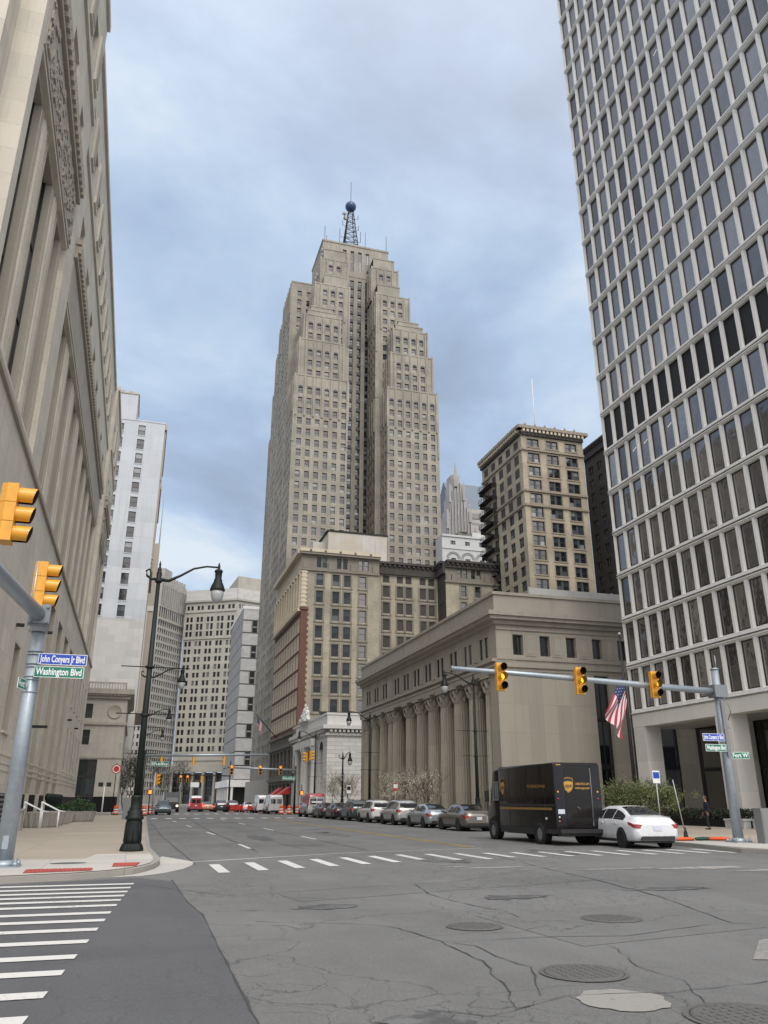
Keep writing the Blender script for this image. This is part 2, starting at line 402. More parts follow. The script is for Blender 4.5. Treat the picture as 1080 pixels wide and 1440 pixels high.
def paving(name, base, joint, mortar=.7, rough=.85):
    m, nt, b = nt_new(name); p = pos(nt)
    n1 = noise(nt, p, .5, 6, .6); n2 = noise(nt, p, 30, 4, .6)
    col = mixc(nt, n1, tuple(c*.84 for c in base), tuple(c*1.14 for c in base)); col = mixc(nt, .4, col, mixc(nt, n2, tuple(c*.75 for c in base), tuple(c*1.2 for c in base)))
    col = mixc(nt, mathn(nt, 'MULTIPLY', ramp(nt, noise(nt, p, 1.6, 5, .7), [(.55, 0.0), (.75, 1.0)]), .4), col, tuple(c*.6 for c in base))
    bt = nt.nodes.new('ShaderNodeTexBrick'); lk(nt, p, bt.inputs['Vector']); bt.inputs['Scale'].default_value = 1; bt.inputs['Brick Width'].default_value = joint[0]; bt.inputs['Row Height'].default_value = joint[1]
    bt.inputs['Mortar Size'].default_value = .012; bt.offset = 0; bt.inputs['Color1'].default_value = (.92,.92,.92,1); bt.inputs['Color2'].default_value = (1.05,1.04,1.02,1); bt.inputs['Mortar'].default_value = (mortar,)*3 + (1,)
    col = mixc(nt, 1.0, col, bt.outputs['Color'], 'MULTIPLY')
    lk(nt, col, b.inputs['Base Color']); b.inputs['Roughness'].default_value = rough
    return m
def worn(name, base, under, amount=.5, scale=9):
    m, nt, b = nt_new(name); p = pos(nt)
    f = ramp(nt, mathn(nt, 'ADD', mathn(nt, 'MULTIPLY', noise(nt, p, scale, 6, .7), .6), mathn(nt, 'MULTIPLY', noise(nt, p, .35, 3), .4)), [(amount-.07, 1.0), (amount+.02, 0.0)])
    col = mixc(nt, f, base, under)
    col = mixc(nt, mathn(nt, 'MULTIPLY', noise(nt, p, 40, 3), .3), col, tuple(c*.7 for c in base))
    lk(nt, col, b.inputs['Base Color']); b.inputs['Roughness'].default_value = .75
    return m
ASB = (.158, .160, .158)
M['asph'] = asphalt('asphalt', ASB); M['asph2'] = asphalt('asphalt_newer', (.100, .104, .110), .25, .25); M['asph3'] = asphalt('asphalt_patch', (.149,.151,.149), 1.0)
M['walk'] = paving('sandy_concrete', (.36, .32, .26), (3.1, 3.1)); M['walk2'] = paving('pale_concrete', (.46, .45, .42), (1.9, 1.9)); M['kerb'] = paving('kerb_stone', (.30, .29, .26), (3, 9))
M['walk3'] = paving('grey_concrete', (.33, .32, .29), (2.5, 2.5))
M['paint'] = worn('road_paint', (.60, .60, .58), ASB, .425, 14); M['paint2'] = worn('worn_road_paint', (.54, .54, .52), ASB, .44, 6); M['yel'] = worn('yellow_paint', (.42, .30, .06), ASB, .47, 7)
M['tact'] = plain('tactile_red', (.34, .065, .055), .8, scale=12, var=.2); M['tar'] = plain('tar', (.045, .044, .042), .6, var=.3)
M['mh'] = plain('cast_iron_cover', (.10, .098, .095), .65, scale=30, var=.4)
def sheet(name, pts, z, mat, kind='structure'):
    mb = MB(); mb.face([(x, y, z) for x, y in pts]); o = mb.build(name, mat); o['kind'] = kind; return o
gs = MB(); gs.box(-700, 700, -60, 2500, -1.0, -.02); o = gs.build('ground', M['walk3']); o['kind'] = 'structure'
sheet('road', [(-400,-60),(400,-60),(400,2400),(-400,2400)], -.004, M['asph'])
def slab(name, pts, mat, h=.13, kerbw=.16):
    mb = MB(); n = len(pts)
    mb.prism(pts, -.01, h-.006, 1)
    # top inset from the kerb
    A = Vector((sum(p[0] for p in pts)/n, sum(p[1] for p in pts)/n))
    ins = []
    for i in range(n):
        a, b_, c = Vector(pts[i-1]), Vector(pts[i]), Vector(pts[(i+1) % n])
        d1 = (b_-a).normalized(); d2 = (c-b_).normalized(); n1 = Vector((-d1.y, d1.x)); n2 = Vector((-d2.y, d2.x)); nn_ = (n1+n2); nn_ = nn_/max(.3, nn_.length)
        ins.append(tuple(b_ + nn_*kerbw/max(.5, nn_.dot(n1))))
    mb.face([(x, y, h) for x, y in ins], 0)
    o = mb.build(name, [mat, M['kerb']]); o['kind'] = 'structure'; return o
# left pavement (counter-clockwise)
Lc = [(.78,31),(.90,26.8),(.93,25.2),(.86,24.0),(.70,23.0),(.48,22.2),(.2,21.5),(-.4,20.85),(-1.1,20.35),(-2.5,19.95),(-6,19.6),(-60,19.6)]
slab('pavement_left', [(-60,100)] + Lc[::-1] + [(1.1,55),(1.62,90),(1.3,96),(.2,99),(-2,100.5)][0:], M['walk'])
slab('pavement_right', [(20.5,104),(20.45,60),(20.45,30.5),(20.5,29),(20.45,27.6),(20.2,25.8),(20.0,24.4),(20.6,22.8),(22,21.6),(26,20.6),(80,20.0),(80,106),(22,106),(21,105.4)], M['walk'])
slab('pavement_far_left', [(-60,250),(-60,115),(1,115),(2.4,116),(3.0,118),(4.2,180),(6.5,250)], M['walk3'])
slab('pavement_far_right', [(19.4,128),(20.0,125),(21.5,123.8),(80,123.8),(80,330),(30,330),(24,250),(20.5,190)], M['walk3'])
slab('pavement_end', [(-20,340),(60,345),(60,470),(-20,470)], M['walk3'])
# pale ramp concrete at both corners
sheet('kerb_ramp', [(-6,19.85),(-2.4,20.2),(-1.05,20.6),(-.35,21.1),(.12,21.75),(.42,22.5),(.62,23.2),(.72,24.2),(.74,25.6),(.7,27.2),(-.85,27.3),(-1.1,25.3),(-6,25.6)], .138, M['walk2'])
sheet('kerb_ramp', [(20.62,29.0),(20.5,27.4),(20.28,25.6),(20.3,24.5),(20.8,23.1),(22.1,21.9),(26,20.9),(40,20.7),(40,26.4),(23.5,27.0),(22.3,29.2)], .138, M['walk2'])
sheet('gutter', [(1.9,25.3),(1.75,24.0),(1.45,22.8),(.9,21.6),(0.4,21.0),(-.4,20.8),(.2,21.45),(.5,22.2),(.72,23),(.88,24),(.95,25.2),(.92,26.8),(1.1,28)], .002, M['walk2'])
sheet('newer_asphalt', [(-40,19.3),(-6,19.4),(-2.5,19.75),(-1,20.1),(.3,20.6),(1.04,19.52),(1.1,15.5),(1.22,13.8),(1.19,11.7),(1.16,9.8),(1.13,7.3),(1.1,4),(1.1,-20),(-40,-20)], .0, M['asph2'])
rd = random.Random(4)
def strip(mb, pts, w_, z=.006, jit=.0, step=.35):
    jit *= .6
    out = []
    for (a, b_) in zip(pts, pts[1:]):
        L = math.dist(a, b_); n = max(1, int(L/step))
        for i in range(n): t = i/n; out.append((a[0]+(b_[0]-a[0])*t + rd.uniform(-jit, jit), a[1]+(b_[1]-a[1])*t + rd.uniform(-jit, jit)))
    out.append(pts[-1]); ws_ = [w_*rd.uniform(.08, .7) for _ in out]
    L_, R_ = [], []
    for i, p in enumerate(out):
        d = Vector(out[min(i+1, len(out)-1)]) - Vector(out[max(i-1, 0)]); d.normalize(); nx, ny = -d.y*ws_[i]/2, d.x*ws_[i]/2
        L_.append((p[0]+nx, p[1]+ny, z)); R_.append((p[0]-nx, p[1]-ny, z))
    for i in range(len(out)-1): mb.face([R_[i], R_[i+1], L_[i+1], L_[i]])
ck = MB()
def pxs(*a): return [ground(x, y) for x, y in a]
strip(ck, [(1.04,19.8),(1.1,15.5),(1.22,13.8),(1.19,11.7),(1.16,9.8),(1.13,7.3),(1.1,4)], .05, .004, .015)
strip(ck, pxs((585,1243),(600,1257),(650,1270),(715,1284),(730,1290)), .04, .004, .05)
strip(ck, pxs((360,1296),(520,1300),(560,1305),(620,1324),(680,1352),(705,1382),(728,1420)), .035, .004, .05, .2)
strip(ck, pxs((620,1324),(668,1330),(700,1345),(745,1360),(760,1400)), .03, .004, .04, .2)
strip(ck, pxs((705,1205),(770,1222),(850,1240),(930,1262),(1030,1298),(1080,1300)), .05, .004, .05, .4)
strip(ck, pxs((600,1420),(690,1430),(800,1400),(950,1395),(1080,1380)), .03, .004, .04, .2)
strip(ck, pxs((360,1180),(420,1192),(490,1205),(560,1215),(650,1218)), .06, .004, .06, .5)
strip(ck, pxs((262,1150),(298,1170),(345,1190),(362,1198)), .13, .004, .05, 1.5)
strip(ck, pxs((300,1150),(400,1172),(460,1184),(520,1196)), .10, .004, .06, 1)
strip(ck, pxs((640,1324),(760,1318),(880,1316),(1000,1300)), .03, .004, .05, .3)
strip(ck, pxs((200,1245),(330,1260),(470,1250),(640,1240),(800,1215)), .035, .004, .05, .4)
strip(ck, pxs((210,1155),(232,1180),(262,1205),(275,1216)), .07, .004, .05, .8)
strip(ck, pxs((860,1330),(900,1360),(960,1380),(1000,1420)), .02, .004, .05, .2)
strip(ck, pxs((820,1225),(900,1222),(1000,1228),(1080,1226)), .05, .004, .06, .5)
o = ck.build('road_cracks', M['tar']); o['kind'] = 'structure'
# markings
bars = MB()
for i in range(18):     # crosswalk over the main street, one bar per metre, skewed
    x = 2.2 + 1.02*i; y1 = 24.1 + .42*min(i, 6) + .0*i; y0 = y1 - 2.8 + (.0 if i < 9 else .5)
    if i in (6,): y0 += .4
    bars.face([(x, y0, .005), (x+.29, y0+.05, .005), (x+.29, y1+.05, .005), (x, y1, .005)], 0 if i < 6 else 1)
o = bars.build('crosswalk', [M['paint'], M['paint2']]); o['kind'] = 'structure'
b2 = MB()
for i, y in enumerate([19.1, 18.3, 17.55, 16.85, 16.15, 15.4, 14.45, 13.6, 12.7, 11.7, 10.65, 9.75, 8.75, 7.85, 6.9, 6.0, 5.1]):
    xe = .22 - .0185*(19.3-y)*4.1
    b2.face([(-5.5, y-.17, .008), (xe, y-.17, .008), (xe+.02, y+.1, .008), (-5.5, y+.1, .008)], 0)
o = b2.build('crosswalk', [M['paint']]); o['kind'] = 'structure'
m_ = MB()
strip(m_, [(1.75,25.3),(2.3,25.45),(7.0,27.95),(12.6,29.4)], .3, .0045, 0, 50)
o = m_.build('stop_line', M['paint']); o['kind'] = 'structure'
m_ = MB()
for (a, b_) in (((4.33,31.5),(4.32,34.8)),((4.28,44.5),(4.2,48.5)),((4.0,58),(3.9,61.5)),((3.7,72),(3.6,76)),((8.2,38),(8.2,41.5)),((8.2,50),(8.2,54)),((8.2,63),(8.2,67)),((8.2,77),(8.2,81))):
    m_.face([(a[0]-.07,a[1],.005),(a[0]+.07,a[1],.005),(b_[0]+.07,b_[1],.005),(b_[0]-.07,b_[1],.005)])
o = m_.build('lane_marking', M['paint']); o['kind'] = 'structure'
m_ = MB()
for dx in (0, .28): m_.face([(12.25+dx,30,.005),(12.36+dx,30,.005),(12.8+dx,84,.005),(12.69+dx,84,.005)])
o = m_.build('centre_line', M['yel']); o['kind'] = 'structure'
m_ = MB()
for i in range(14): m_.face([(2.0+1.35*i,84.5+.0*i,.005),(2.6+1.35*i,84.5,.005),(2.6+1.35*i,87.3,.005),(2.0+1.35*i,87.3,.005)])
for i in range(13): m_.face([(4.2+1.3*i,112,.005),(4.8+1.3*i,112,.005),(4.8+1.3*i,115,.005),(4.2+1.3*i,115,.005)])
o = m_.build('crosswalk', M['paint']); o['kind'] = 'structure'
sheet('asphalt_patch', [(5.4,9.6),(9.5,10.4),(9.1,13.2),(5.2,12.5)], .0, M['asph3'])
sheet('asphalt_patch', [(3.0,15.0),(10.5,17.2),(10.2,18.4),(2.8,16.3)], .0, M['asph3']); sheet('asphalt_patch', [(6.0,33),(7.6,33),(7.9,60),(6.3,60)], .0, M['asph3'])
M['stain'] = worn('oil_stain', (.075,.075,.075), ASB, .50, 3)
# pale scuffs and a concrete patch
def blob(name, cx, cy, rx, ry, z, mat, n=26, j=.12):
    return sheet(name, [(cx+rx*math.cos(2*math.pi*i/n)*(1+rd.uniform(-j, j)), cy+ry*math.sin(2*math.pi*i/n)*(1+rd.uniform(-j, j))) for i in range(n)], z, mat)
M['cpatch'] = worn('concrete_patch', (.27, .265, .25), (.17,.17,.165), .47, 14); M['scuff'] = worn('pale_scuff', (.34,.33,.31), ASB, .5, 4)
blob('concrete_patch', 4.31, 7.06, .40, .40, .004, M['cpatch'])
sheet('concrete_patch', [(6.75,8.3),(7.3,8.1),(8.6,9.6),(7.74,9.35)], .004, M['cpatch'])
for x, y, rx, ry in ((3.2,14.2,.5,.3),(6.8,14.6,.7,.35),(2.4,6.9,.35,.25),(10.5,15,.8,.3),(9,24,.6,1.2),(14,26.5,.7,1.3),(6,40,.5,2.5),(10.3,44,.5,3)): blob('oil_stain', x, y, rx, ry, .0035, M['stain'], j=.4)
for x, y, rx, ry in ((14.6,19.3,1.3,.35),(12.2,19.6,1.2,.15),(9.4,20.9,.9,.14),(8.4,21.4,.4,.1),(16,18.2,1.4,.2)): blob('pale_scuff', x, y, rx, ry, .003, M['scuff'], j=.35)
def manhole(cx, cy, r_, label, grp='manhole covers in the junction'):
    t = thing('manhole_cover', label, 'manhole cover', (cx, cy, 0), 0, grp)
    mb = MB(); n = 32
    for a, b_, z in ((r_*1.0, r_*.90, .006),): 
        for i in range(n):
            t0, t1 = 2*math.pi*i/n, 2*math.pi*(i+1)/n
            mb.face([(a*math.cos(t0),a*math.sin(t0),z),(a*math.cos(t1),a*math.sin(t1),z),(b_*math.cos(t1),b_*math.sin(t1),z),(b_*math.cos(t0),b_*math.sin(t0),z)])
    mb.build('ring', M['mh'], t)
    mb = MB(); mb.lathe([(r_*.885,.0),(r_*.885,.009),(r_*.82,.011),(0,.011)], (0,0,0), 32)
    k = int(r_*9)
    for i in range(-k, k+1):
        for j in range(-k, k+1):
            x, y = i*.09, j*.09
            if math.hypot(x, y) < r_*.76: mb.box(x-.022, x+.022, y-.022, y+.022, .0111, .016)
    mb.build('cover', M['mh'], t)
manhole(4.76, 11.45, .40, 'round dark manhole cover left of the paler one, mid junction'); manhole(7.02, 11.6, .46, 'pale worn manhole cover farthest right in the junction')
manhole(4.59, 8.2, .45, 'large dark manhole cover just behind the round pale concrete patch'); manhole(4.95, 6.25, .5, 'manhole cover cut by the bottom edge at lower right')
# tactile pads
def pad(pts, z=.146):
    mb = MB(); mb.face([(x, y, z) for x, y in pts])
    (x0,y0),(x1,y1),(x2,y2),(x3,y3) = pts
    for i in range(1, 16):
        for j in range(1, 7):
            u, v = i/16, j/7; x = (x0*(1-u)+x1*u)*(1-v)+(x3*(1-u)+x2*u)*v; y = (y0*(1-u)+y1*u)*(1-v)+(y3*(1-u)+y2*u)*v
            mb.lathe([(.035,0),(.025,.012),(.0,.014)], (x, y, z), 6)
    o = mb.build('tactile_paving', M['tact']); return o
tag(pad([(-2.15,20.65),(-.72,20.95),(-.72,21.75),(-2.2,21.75)]), 'long red bumpy warning pad on the corner ramp, left of the smaller one', 'tactile paving', 'red tactile pads')
tag(pad([(-.3,22.0),(.27,22.1),(.38,23.3),(-.28,23.3)]), 'short red bumpy warning pad nearer the street lamp', 'tactile paving', 'red tactile pads')
o = blob('utility_cover', -1.4, 23.6, .45, .3, .142, M['mh'], j=0); del o['kind']; tag(o, 'dark oval utility cover set in the pale corner ramp', 'utility cover')
# ================================================================== BUILDINGS
S, W_, E_ = 0.0, -math.pi/2, math.pi/2      # wall facing -Y, facing -X (u runs towards -Y), facing +X (u runs towards +Y)

def dentils(mb, P, ang, u0, u1, d0, d1, z0, z1, pitch, w, mi=0):
    u = u0
    while u + w <= u1: fbox(mb, P, ang, u, u+w, d0, d1, z0, z1, mi); u += pitch

# ---- courthouse along the left kerb
b = Bld('courthouse', 'long grey limestone courthouse with tall fluted window recesses filling the left edge', 'building', (-7, 70, 0))
w = b.part('wall', [M['court'], M['court_dark'], M['relief']])
Y0, Y1, TOP = 28.0, 114.0, 53.0
P = (-7.0, Y0); U = lambda y: y - Y0
pav = [(29.9, 2.1), (34.5, 2.9), (39.9, 2.1)]
mainw = [(50.1 + 6.1*i, 2.7) for i in range(8)]
pav2 = [(101.2, 2.1), (105.4, 2.1), (109.6, 2.1)]
# near pavilion front plane
ops = []
def add(ops, y, wd, z, h): ops.append((U(y), U(y)+wd, z, z+h))
lowrec = [(61.2, 3.0), (67.6, 3.4), (74.0, 3.4), (80.6, 3.6)]
ops_low = [(U(y), U(y)+wd, 2.1, 15.3) for y, wd in lowrec]
smallr = []
for y in (89.5, 94.2, 98.9, 103.6, 108.3):
    for z, h in ((4.55, 4.1), (10.9, 4.1)): smallr.append((y, 1.2, z, h))
ops_low += [(U(y), U(y)+wd, z, z+h) for y, wd, z, h in smallr]
ops_low += [(U(47.4), U(49.6), 5.2, 9.9), (U(34), U(36.2), 5.2, 9.9)]
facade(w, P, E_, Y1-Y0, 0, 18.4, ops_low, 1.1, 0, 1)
for y, wd in lowrec:
    b.win(P, E_, U(y)+.5, 2.1, wd-1.0, 13.0, 1.02, 'tall', 'gl_dark', 'dark_bronze')
    fbox(w, P, E_, U(y), U(y)+.35, .35, .9, 2.1, 15.25, 1); fbox(w, P, E_, U(y)+wd-.35, U(y)+wd, .35, .9, 2.1, 15.25, 1)
    fbox(w, P, E_, U(y)+wd*.5-.25, U(y)+wd*.5+.25, .5, 1.0, 2.1, 15.25, 1)
for y, wd, z, h in smallr + [(47.4, 2.2, 5.2, 4.7), (34, 2.2, 5.2, 4.7)]:
    b.win(P, E_, U(y), z, wd, h, 1.0, 'tall' if h > 3 and wd < 2 else 'fixed', 'gl_dark', 'dark_bronze')
    fbox(w, P, E_, U(y)-.12, U(y)+wd+.12, -.12, -.002, z-.14, z-.01, 0)
for z in (3.2, 3.55, 4.0): fbox(w, P, E_, 0, Y1-Y0, -.035, -.001, z, z+.12, 0)
fbox(w, P, E_, 0, Y1-Y0, -.16, .3, 18.41, 18.7, 1); fbox(w, P, E_, 0, Y1-Y0, -.08, .3, 18.7, 18.95, 0)
# tall storey, three zones
for (ya, yb, wins, back) in ((28.0, 44.6, pav, .0), (44.6, 98.6, mainw, .45), (98.6, 114.0, pav2, .0)):
    Pz = (-7.0-back, ya); V = lambda y: y - ya
    ins_a, ins_b = wins[0][0]-1.0, wins[-1][0]+wins[-1][1]+1.0
    facade(w, Pz, E_, yb-ya, 18.95, 35.0, [(V(ins_a), V(ins_b), 19.3, 32.75)], .3, 0, 0)
    tw = []; y_ = ya+2.2
    while y_ < yb-3: tw.append(y_); y_ += 4.75
    facade(w, Pz, E_, yb-ya, 35.0, 53.0,
           [(V(y)+.1, V(y)+wd-.3, 38.65, 41.1) for y, wd in wins] +
           [(V(y), V(y)+1.9, 46.0, 48.6) for y in tw], .95, 0, 0)
    if ya > 90: w.face([(-7.6,98.6,0),(-7,98.6,0),(-7,98.6,53),(-7.6,98.6,53)], 0)
    P2 = (-7.0-back-.3, ya)
    facade(w, P2, E_, yb-ya, 19.3, 32.75, [(V(y), V(y)+wd, 19.4, 32.6) for y, wd in wins], .45, 0, 1)  # reveals get the darker stone, their shade put into the colour
    for y, wd in wins:
        b.win(P2, E_, V(y), 19.4, wd, 13.2, .42, 'tall', 'gl_dark', 'dark_bronze')
        b.win(Pz, E_, V(y)+.1, 38.65, wd-.4, 2.45, .9, 'fixed', 'gl_dark', 'dark_bronze')
        for sx in (-1, 1):      # stepped, reeded jambs
            e = V(y) if sx < 0 else V(y)+wd
            for k, dd in enumerate((.08,)):
                a, c = (e-.16-.2*k-.12, e-.16-.2*k) if sx < 0 else (e+.16+.2*k, e+.28+.2*k)
                fbox(w, P2, E_, a, c, -dd, -.001, 19.45, 32.6, 1)
    for i in range(len(wins)-1):   # reeding on the piers
        ya2, yb2 = wins[i][0]+wins[i][1]+.75, wins[i+1][0]-.75
        n = max(0, int((yb2-ya2)/.3))
        for k in range(n): fbox(w, P2, E_, V(ya2)+.3*k, V(ya2)+.3*k+.21, -.10, -.001, 19.45, 32.55, 0)
    fbox(w, Pz, E_, V(ins_a)-.1, V(ins_b)+.2, -.06, -.001, 33.0, 36.4, 2)
    if back == 0:
        random.seed(int(ya))
        for y in ():
            pass
        for k in range(260):        # raised figures of the relief band
            u = random.uniform(V(ins_a), V(ins_b)); z = random.uniform(33.2, 35.8)
            fbox(w, Pz, E_, u, u+random.uniform(.1, .5), -.06-random.uniform(.02, .10), -.05, z, z+random.uniform(.08, .5), 2)
    for z0_, z1_, dp in ((36.5, 36.85, -.25), (37.6, 37.95, -.38), (37.951, 38.15, -.22)): fbox(w, Pz, E_, V(ins_a)-.3, V(ins_b)+.4, dp, -.001, z0_, z1_, 1)
    fbox(w, Pz, E_, V(ins_a)-.2, V(ins_b)+.3, -.18, -.001, 36.86, 37.59, 1)
    dentils(w, Pz, E_, V(ins_a)-.2, V(ins_b)+.3, -.42, -.17, 36.95, 37.5, .62, .34, 1)
    fbox(w, Pz, E_, .02, yb-ya-.02, -.16, -.001, 44.0, 44.45, 0)
    for y in tw:
        b.win(Pz, E_, V(y), 46.0, 1.9, 2.6, .9, 'fixed', 'gl_dark', 'dark_bronze')
        if y + 4.6 < yb: fbox(w, Pz, E_, V(y)+2.5, V(y)+4.1, -.14, -.002, 45.6, 49.4, 0); fbox(w, Pz, E_, V(y)+2.8, V(y)+3.8, -.18, -.141, 46.0, 49.0, 1)
    fbox(w, Pz, E_, .02, yb-ya-.02, -.2, .5, 52.6, 53.2, 0)
# near end and roof
facade(w, (-60, 26.5), S, 52.0, 0, 53.0, [(38, 41, 20, 32)], .8, 0)
w.face([(-8,26.5,0),(-8,28,0),(-8,28,53),(-8,26.5,53)], 0)
w.face([(-8,28,0),(-7,28,0),(-7,28,53),(-8,28,53)], 0)
w.face([(-7,114,0),(-60,114,0),(-60,114,53),(-7,114,53)], 0); w.face([(-60,26.5,53),(-8,26.5,53),(-8,114,53),(-60,114,53)], 0)
w.face([(-60,114,0),(-60,26.5,0),(-60,26.5,53),(-60,114,53)], 0)
g = b.part('granite_base', [M['granite']])
edges = sorted([(y, y+wd) for y, wd in lowrec])
cur = Y0
for a, c in edges + [(Y1, Y1)]:
    fbox(g, P, E_, U(cur), U(a), -.06, -.001, 0, 2.05, 0); cur = c
g.box(-60, -8.0, 26.44, 26.499, 0, 2.05)
for y, z, l in ((46.6, 10.6, .4), (60.2, 12.8, .4), (87.5, 9.2, .4), (98, 9.2, .4), (58.6, 6.2, 1.1)):
    b.part('light_fitting', [M['blk']], 'lf%s' % y).box(-6.98, -6.98+l, y, y+.15, z, z+.18)
b.done()

# ---- neoclassical block after the side street, left
b = Bld('neoclassical_building', 'pale stone block with black base and balustrade between the courthouse and the white high-rise', 'building', (-2, 140, 0))
w = b.part('wall', [M['neo'], M['po_trim'], M['granite']])
P = (-34, 125)
cols = [(25.95, 1.35), (20.5, 1.35), (15, 1.35)]
b.wall('wall', P, S, 32, 2.2, 15.7, cols, [(9.2, 2.1), (12.9, 2.05)], .35, 'dh', 'gl_dark', extra=[(25.2, 28.75, 2.21, 7.2)])
b.win(P, S, 25.2, 2.21, 3.5, 5.0, .3, 'tall', 'gl_green', 'dark_bronze')
facade(w, P, S, 32, 0, 2.2, [(25.2, 28.75, .01, 2.19)], .4, 2)
b.win(P, S, 25.2, .02, 3.5, 2.1, .3, 'fixed', 'gl_green', 'dark_bronze')
P2 = (-2, 125)
b.wall('wall', P2, E_, 22, 0, 15.7, [(2.5+3.8*i, 1.6) for i in range(5)], [(3.0, 3.8), (9.2, 2.1), (12.9, 2.05)], .35, 'dh', 'gl_dark')
fbox(w, P, S, 0, 32.1, -.12, -.001, 7.35, 7.6, 1); fbox(w, P2, E_, 0, 22, -.12, -.001, 7.35, 7.6, 1)
for Pq, a, L in ((P, S, 32.0), (P2, E_, 22.0)):
    t_ = .004 if a == S else 0; e_ = 1 if a == S else 0
    fbox(w, Pq, a, .02, L+.254*e_, -.25, -.001, 12.0+t_, 12.35-t_, 1)
    fbox(w, Pq, a, .02, L+.354*e_, -.35, .3, 15.71+t_, 16.1-t_, 1); fbox(w, Pq, a, .02, L+.854*e_, -.85, .3, 16.36+t_, 17.1-t_, 1)
    fbox(w, Pq, a, .02, L+.504*e_, -.5, .3, 16.11+t_, 16.35-t_, 1); dentils(w, Pq, a, 0, L, -.75, -.36, 16.12, 16.34, .5, .25, 1)
    fbox(w, Pq, a, .3, L-.3, .4, .6, 18.0, 18.2, 1); dentils(w, Pq, a, .3, L-.5, .42, .58, 17.1, 18.0, .4, .18, 1)
w.box(-34, -2.02, 125.02, 147, 15.6, 17.0, 0); w.face([(-34,147,0),(-2,147,0),(-2,147,17),(-34,147,17)][::-1], 0)
w.lathe([(1.05,.04),(1.05,-.06),(.9,-.09),(.84,-.03),(0,-.02)], (-3.6, 124.99, 13.9), 24, 1, axis='y')
b.done()

# ---- white painted high-rise
b = Bld('highrise', 'white painted slab high-rise with two columns of small windows behind the pale stone block', 'building', (-1, 160, 0))
w = b.part('wall', [M['wht'], M['panel'], M['gtan']])
P = (-16, 150)
rows = [(35.6-2.3-.0 + 3.05*i, 2.15) for i in range(13)]
b.wall('wall', P, S, 15.05, 33, 72.9, [(1.0, 1.3), (5.95, 1.3), (10.0, 1.35)], rows, .22, 'dh', 'gl_old', sill=(.12, .08, .16, 0))
facade(w, P, S, 15.05, 0, 33, [], .1, 1)
P2 = (-.95, 150)
b.wall('wall', P2, E_, 26, 0, 72.9, [(2+3*i, 1.3) for i in range(8)], [(5+3.05*i, 2.1) for i in range(22)], .25, 'dh', 'gl_old', mi=2)
fbox(w, P2, E_, .4, 26, -.45, -.001, 71.9, 73.0, 2); fbox(w, P2, E_, 4, 26, -.5, -.001, 60.5, 61.0, 2); fbox(w, P2, E_, 8, 26, -.45, -.001, 44.3, 44.9, 2)
for i in range(9):
    fbox(w, P2, E_, 1.0+3*i, 1.5+3*i, -.3, -.001, 44.9, 60.4, 2); fbox(w, P2, E_, 1.0+3*i, 1.5+3*i, -.3, -.001, 61.1, 71.8, 2)
w.box(-16, -1, 150.02, 176, 72.4, 72.95, 0); fbox(w, P, S, 0, 15.1, -.08, .3, 72.91, 73.2, 0)
w.box(-16, -6.7, 150.05, 160, 72.96, 78.7, 0); w.box(-16, -6.5, 149.9, 160.2, 78.71, 79.0, 2)
for i in range(4): w.lathe([(0,0),(.28,0),(.3,.3),(.12,.5),(.0,.7)], (-13+1.6*i, 150.2, 79.0), 8, 2)
w.face([(-16,176,0),(-1,176,0),(-1,176,72.9),(-16,176,72.9)][::-1], 0); w.face([(-16,176,0),(-16,150,0),(-16,150,72.9),(-16,176,72.9)], 0)
b.done()

# ---- beige slab with a cantilevered wing, further back
b = Bld('office_block', 'beige striped block overhanging the street beyond the white high-rise', 'building', (-6, 205, 0))
w = b.part('wall', [M['gtan'], M['frame_wt']])
facade(w, (-2.7, 190), S, 3.2, 20.1, 60, [], .1, 0)
fbox(w, (-2.7, 190), S, 1.5, 1.9, -.15, -.001, 20.2, 44.5, 1); fbox(w, (-2.7, 190), S, 0, 3.2, -.2, -.001, 43.4, 44.6, 1)
b.wall('wall', (.5, 190), E_, 30, 20.1, 60, [(1.5+3.4*i, 1.3) for i in range(8)], [(21+3.3*i, 2) for i in range(11)], .3, 'fixed', 'gl_dark')
w.box(-2.7, .49, 190.01, 220, 20.0, 20.1, 0); w.box(-14, -2.72, 190.5, 220, 0, 60, 0); w.box(-2.7, .45, 190.05, 219.9, 59.9, 60.1, 0)
b.done()

# ---- stepped grey tower, rotated
a33 = R(33.6)
P0 = (3.63, 400.0)
ux = (math.sin(a33), math.cos(a33)); L1 = 24.3
b = Bld('office_tower', 'slender grey tower of close-set windows, rising behind the corner street lamp', 'building', (10, 412, 0))
w = b.part('wall', [M['cad'], M['po_trim']])
ang1 = math.pi/2 - a33           # u axis = (sin33.6, cos33.6)
b.wall('wall', P0, ang1, L1, 0, 107, [(.6+1.97*i, 1.35) for i in range(12)], [(4+3.6*i, 2.35) for i in range(23)] + [(87.5, 5.2), (93.3, 10.5)], .5, 'fixed', 'gl_far')
for i in range(13): fbox(w, P0, ang1, .15+1.97*i, .55+1.97*i, -.45, -.001, 92.5, 105.5, 0)
fbox(w, P0, ang1, 0, L1, -.5, -.001, 86, 86.6, 1)
dentils(w, P0, ang1, 0, L1, -.1, .8, 107, 109.2, 2.4, .8, 0)
Lq = 8.6; Pq = (P0[0] - ux[1]*Lq, P0[1] + ux[0]*Lq); ang2 = ang1 - math.pi/2
b.wall('wall', Pq, ang2, Lq, 0, 107, [(1+2.3*i, 1.2) for i in range(3)], [(4+3.6*i, 2.0) for i in range(23)] + [(87.5, 15)], .4, 'fixed', 'gl_far')
q0 = (P0[0]+ux[0]*L1, P0[1]+ux[1]*L1); q1 = (q0[0]-ux[1]*Lq, q0[1]+ux[0]*Lq)
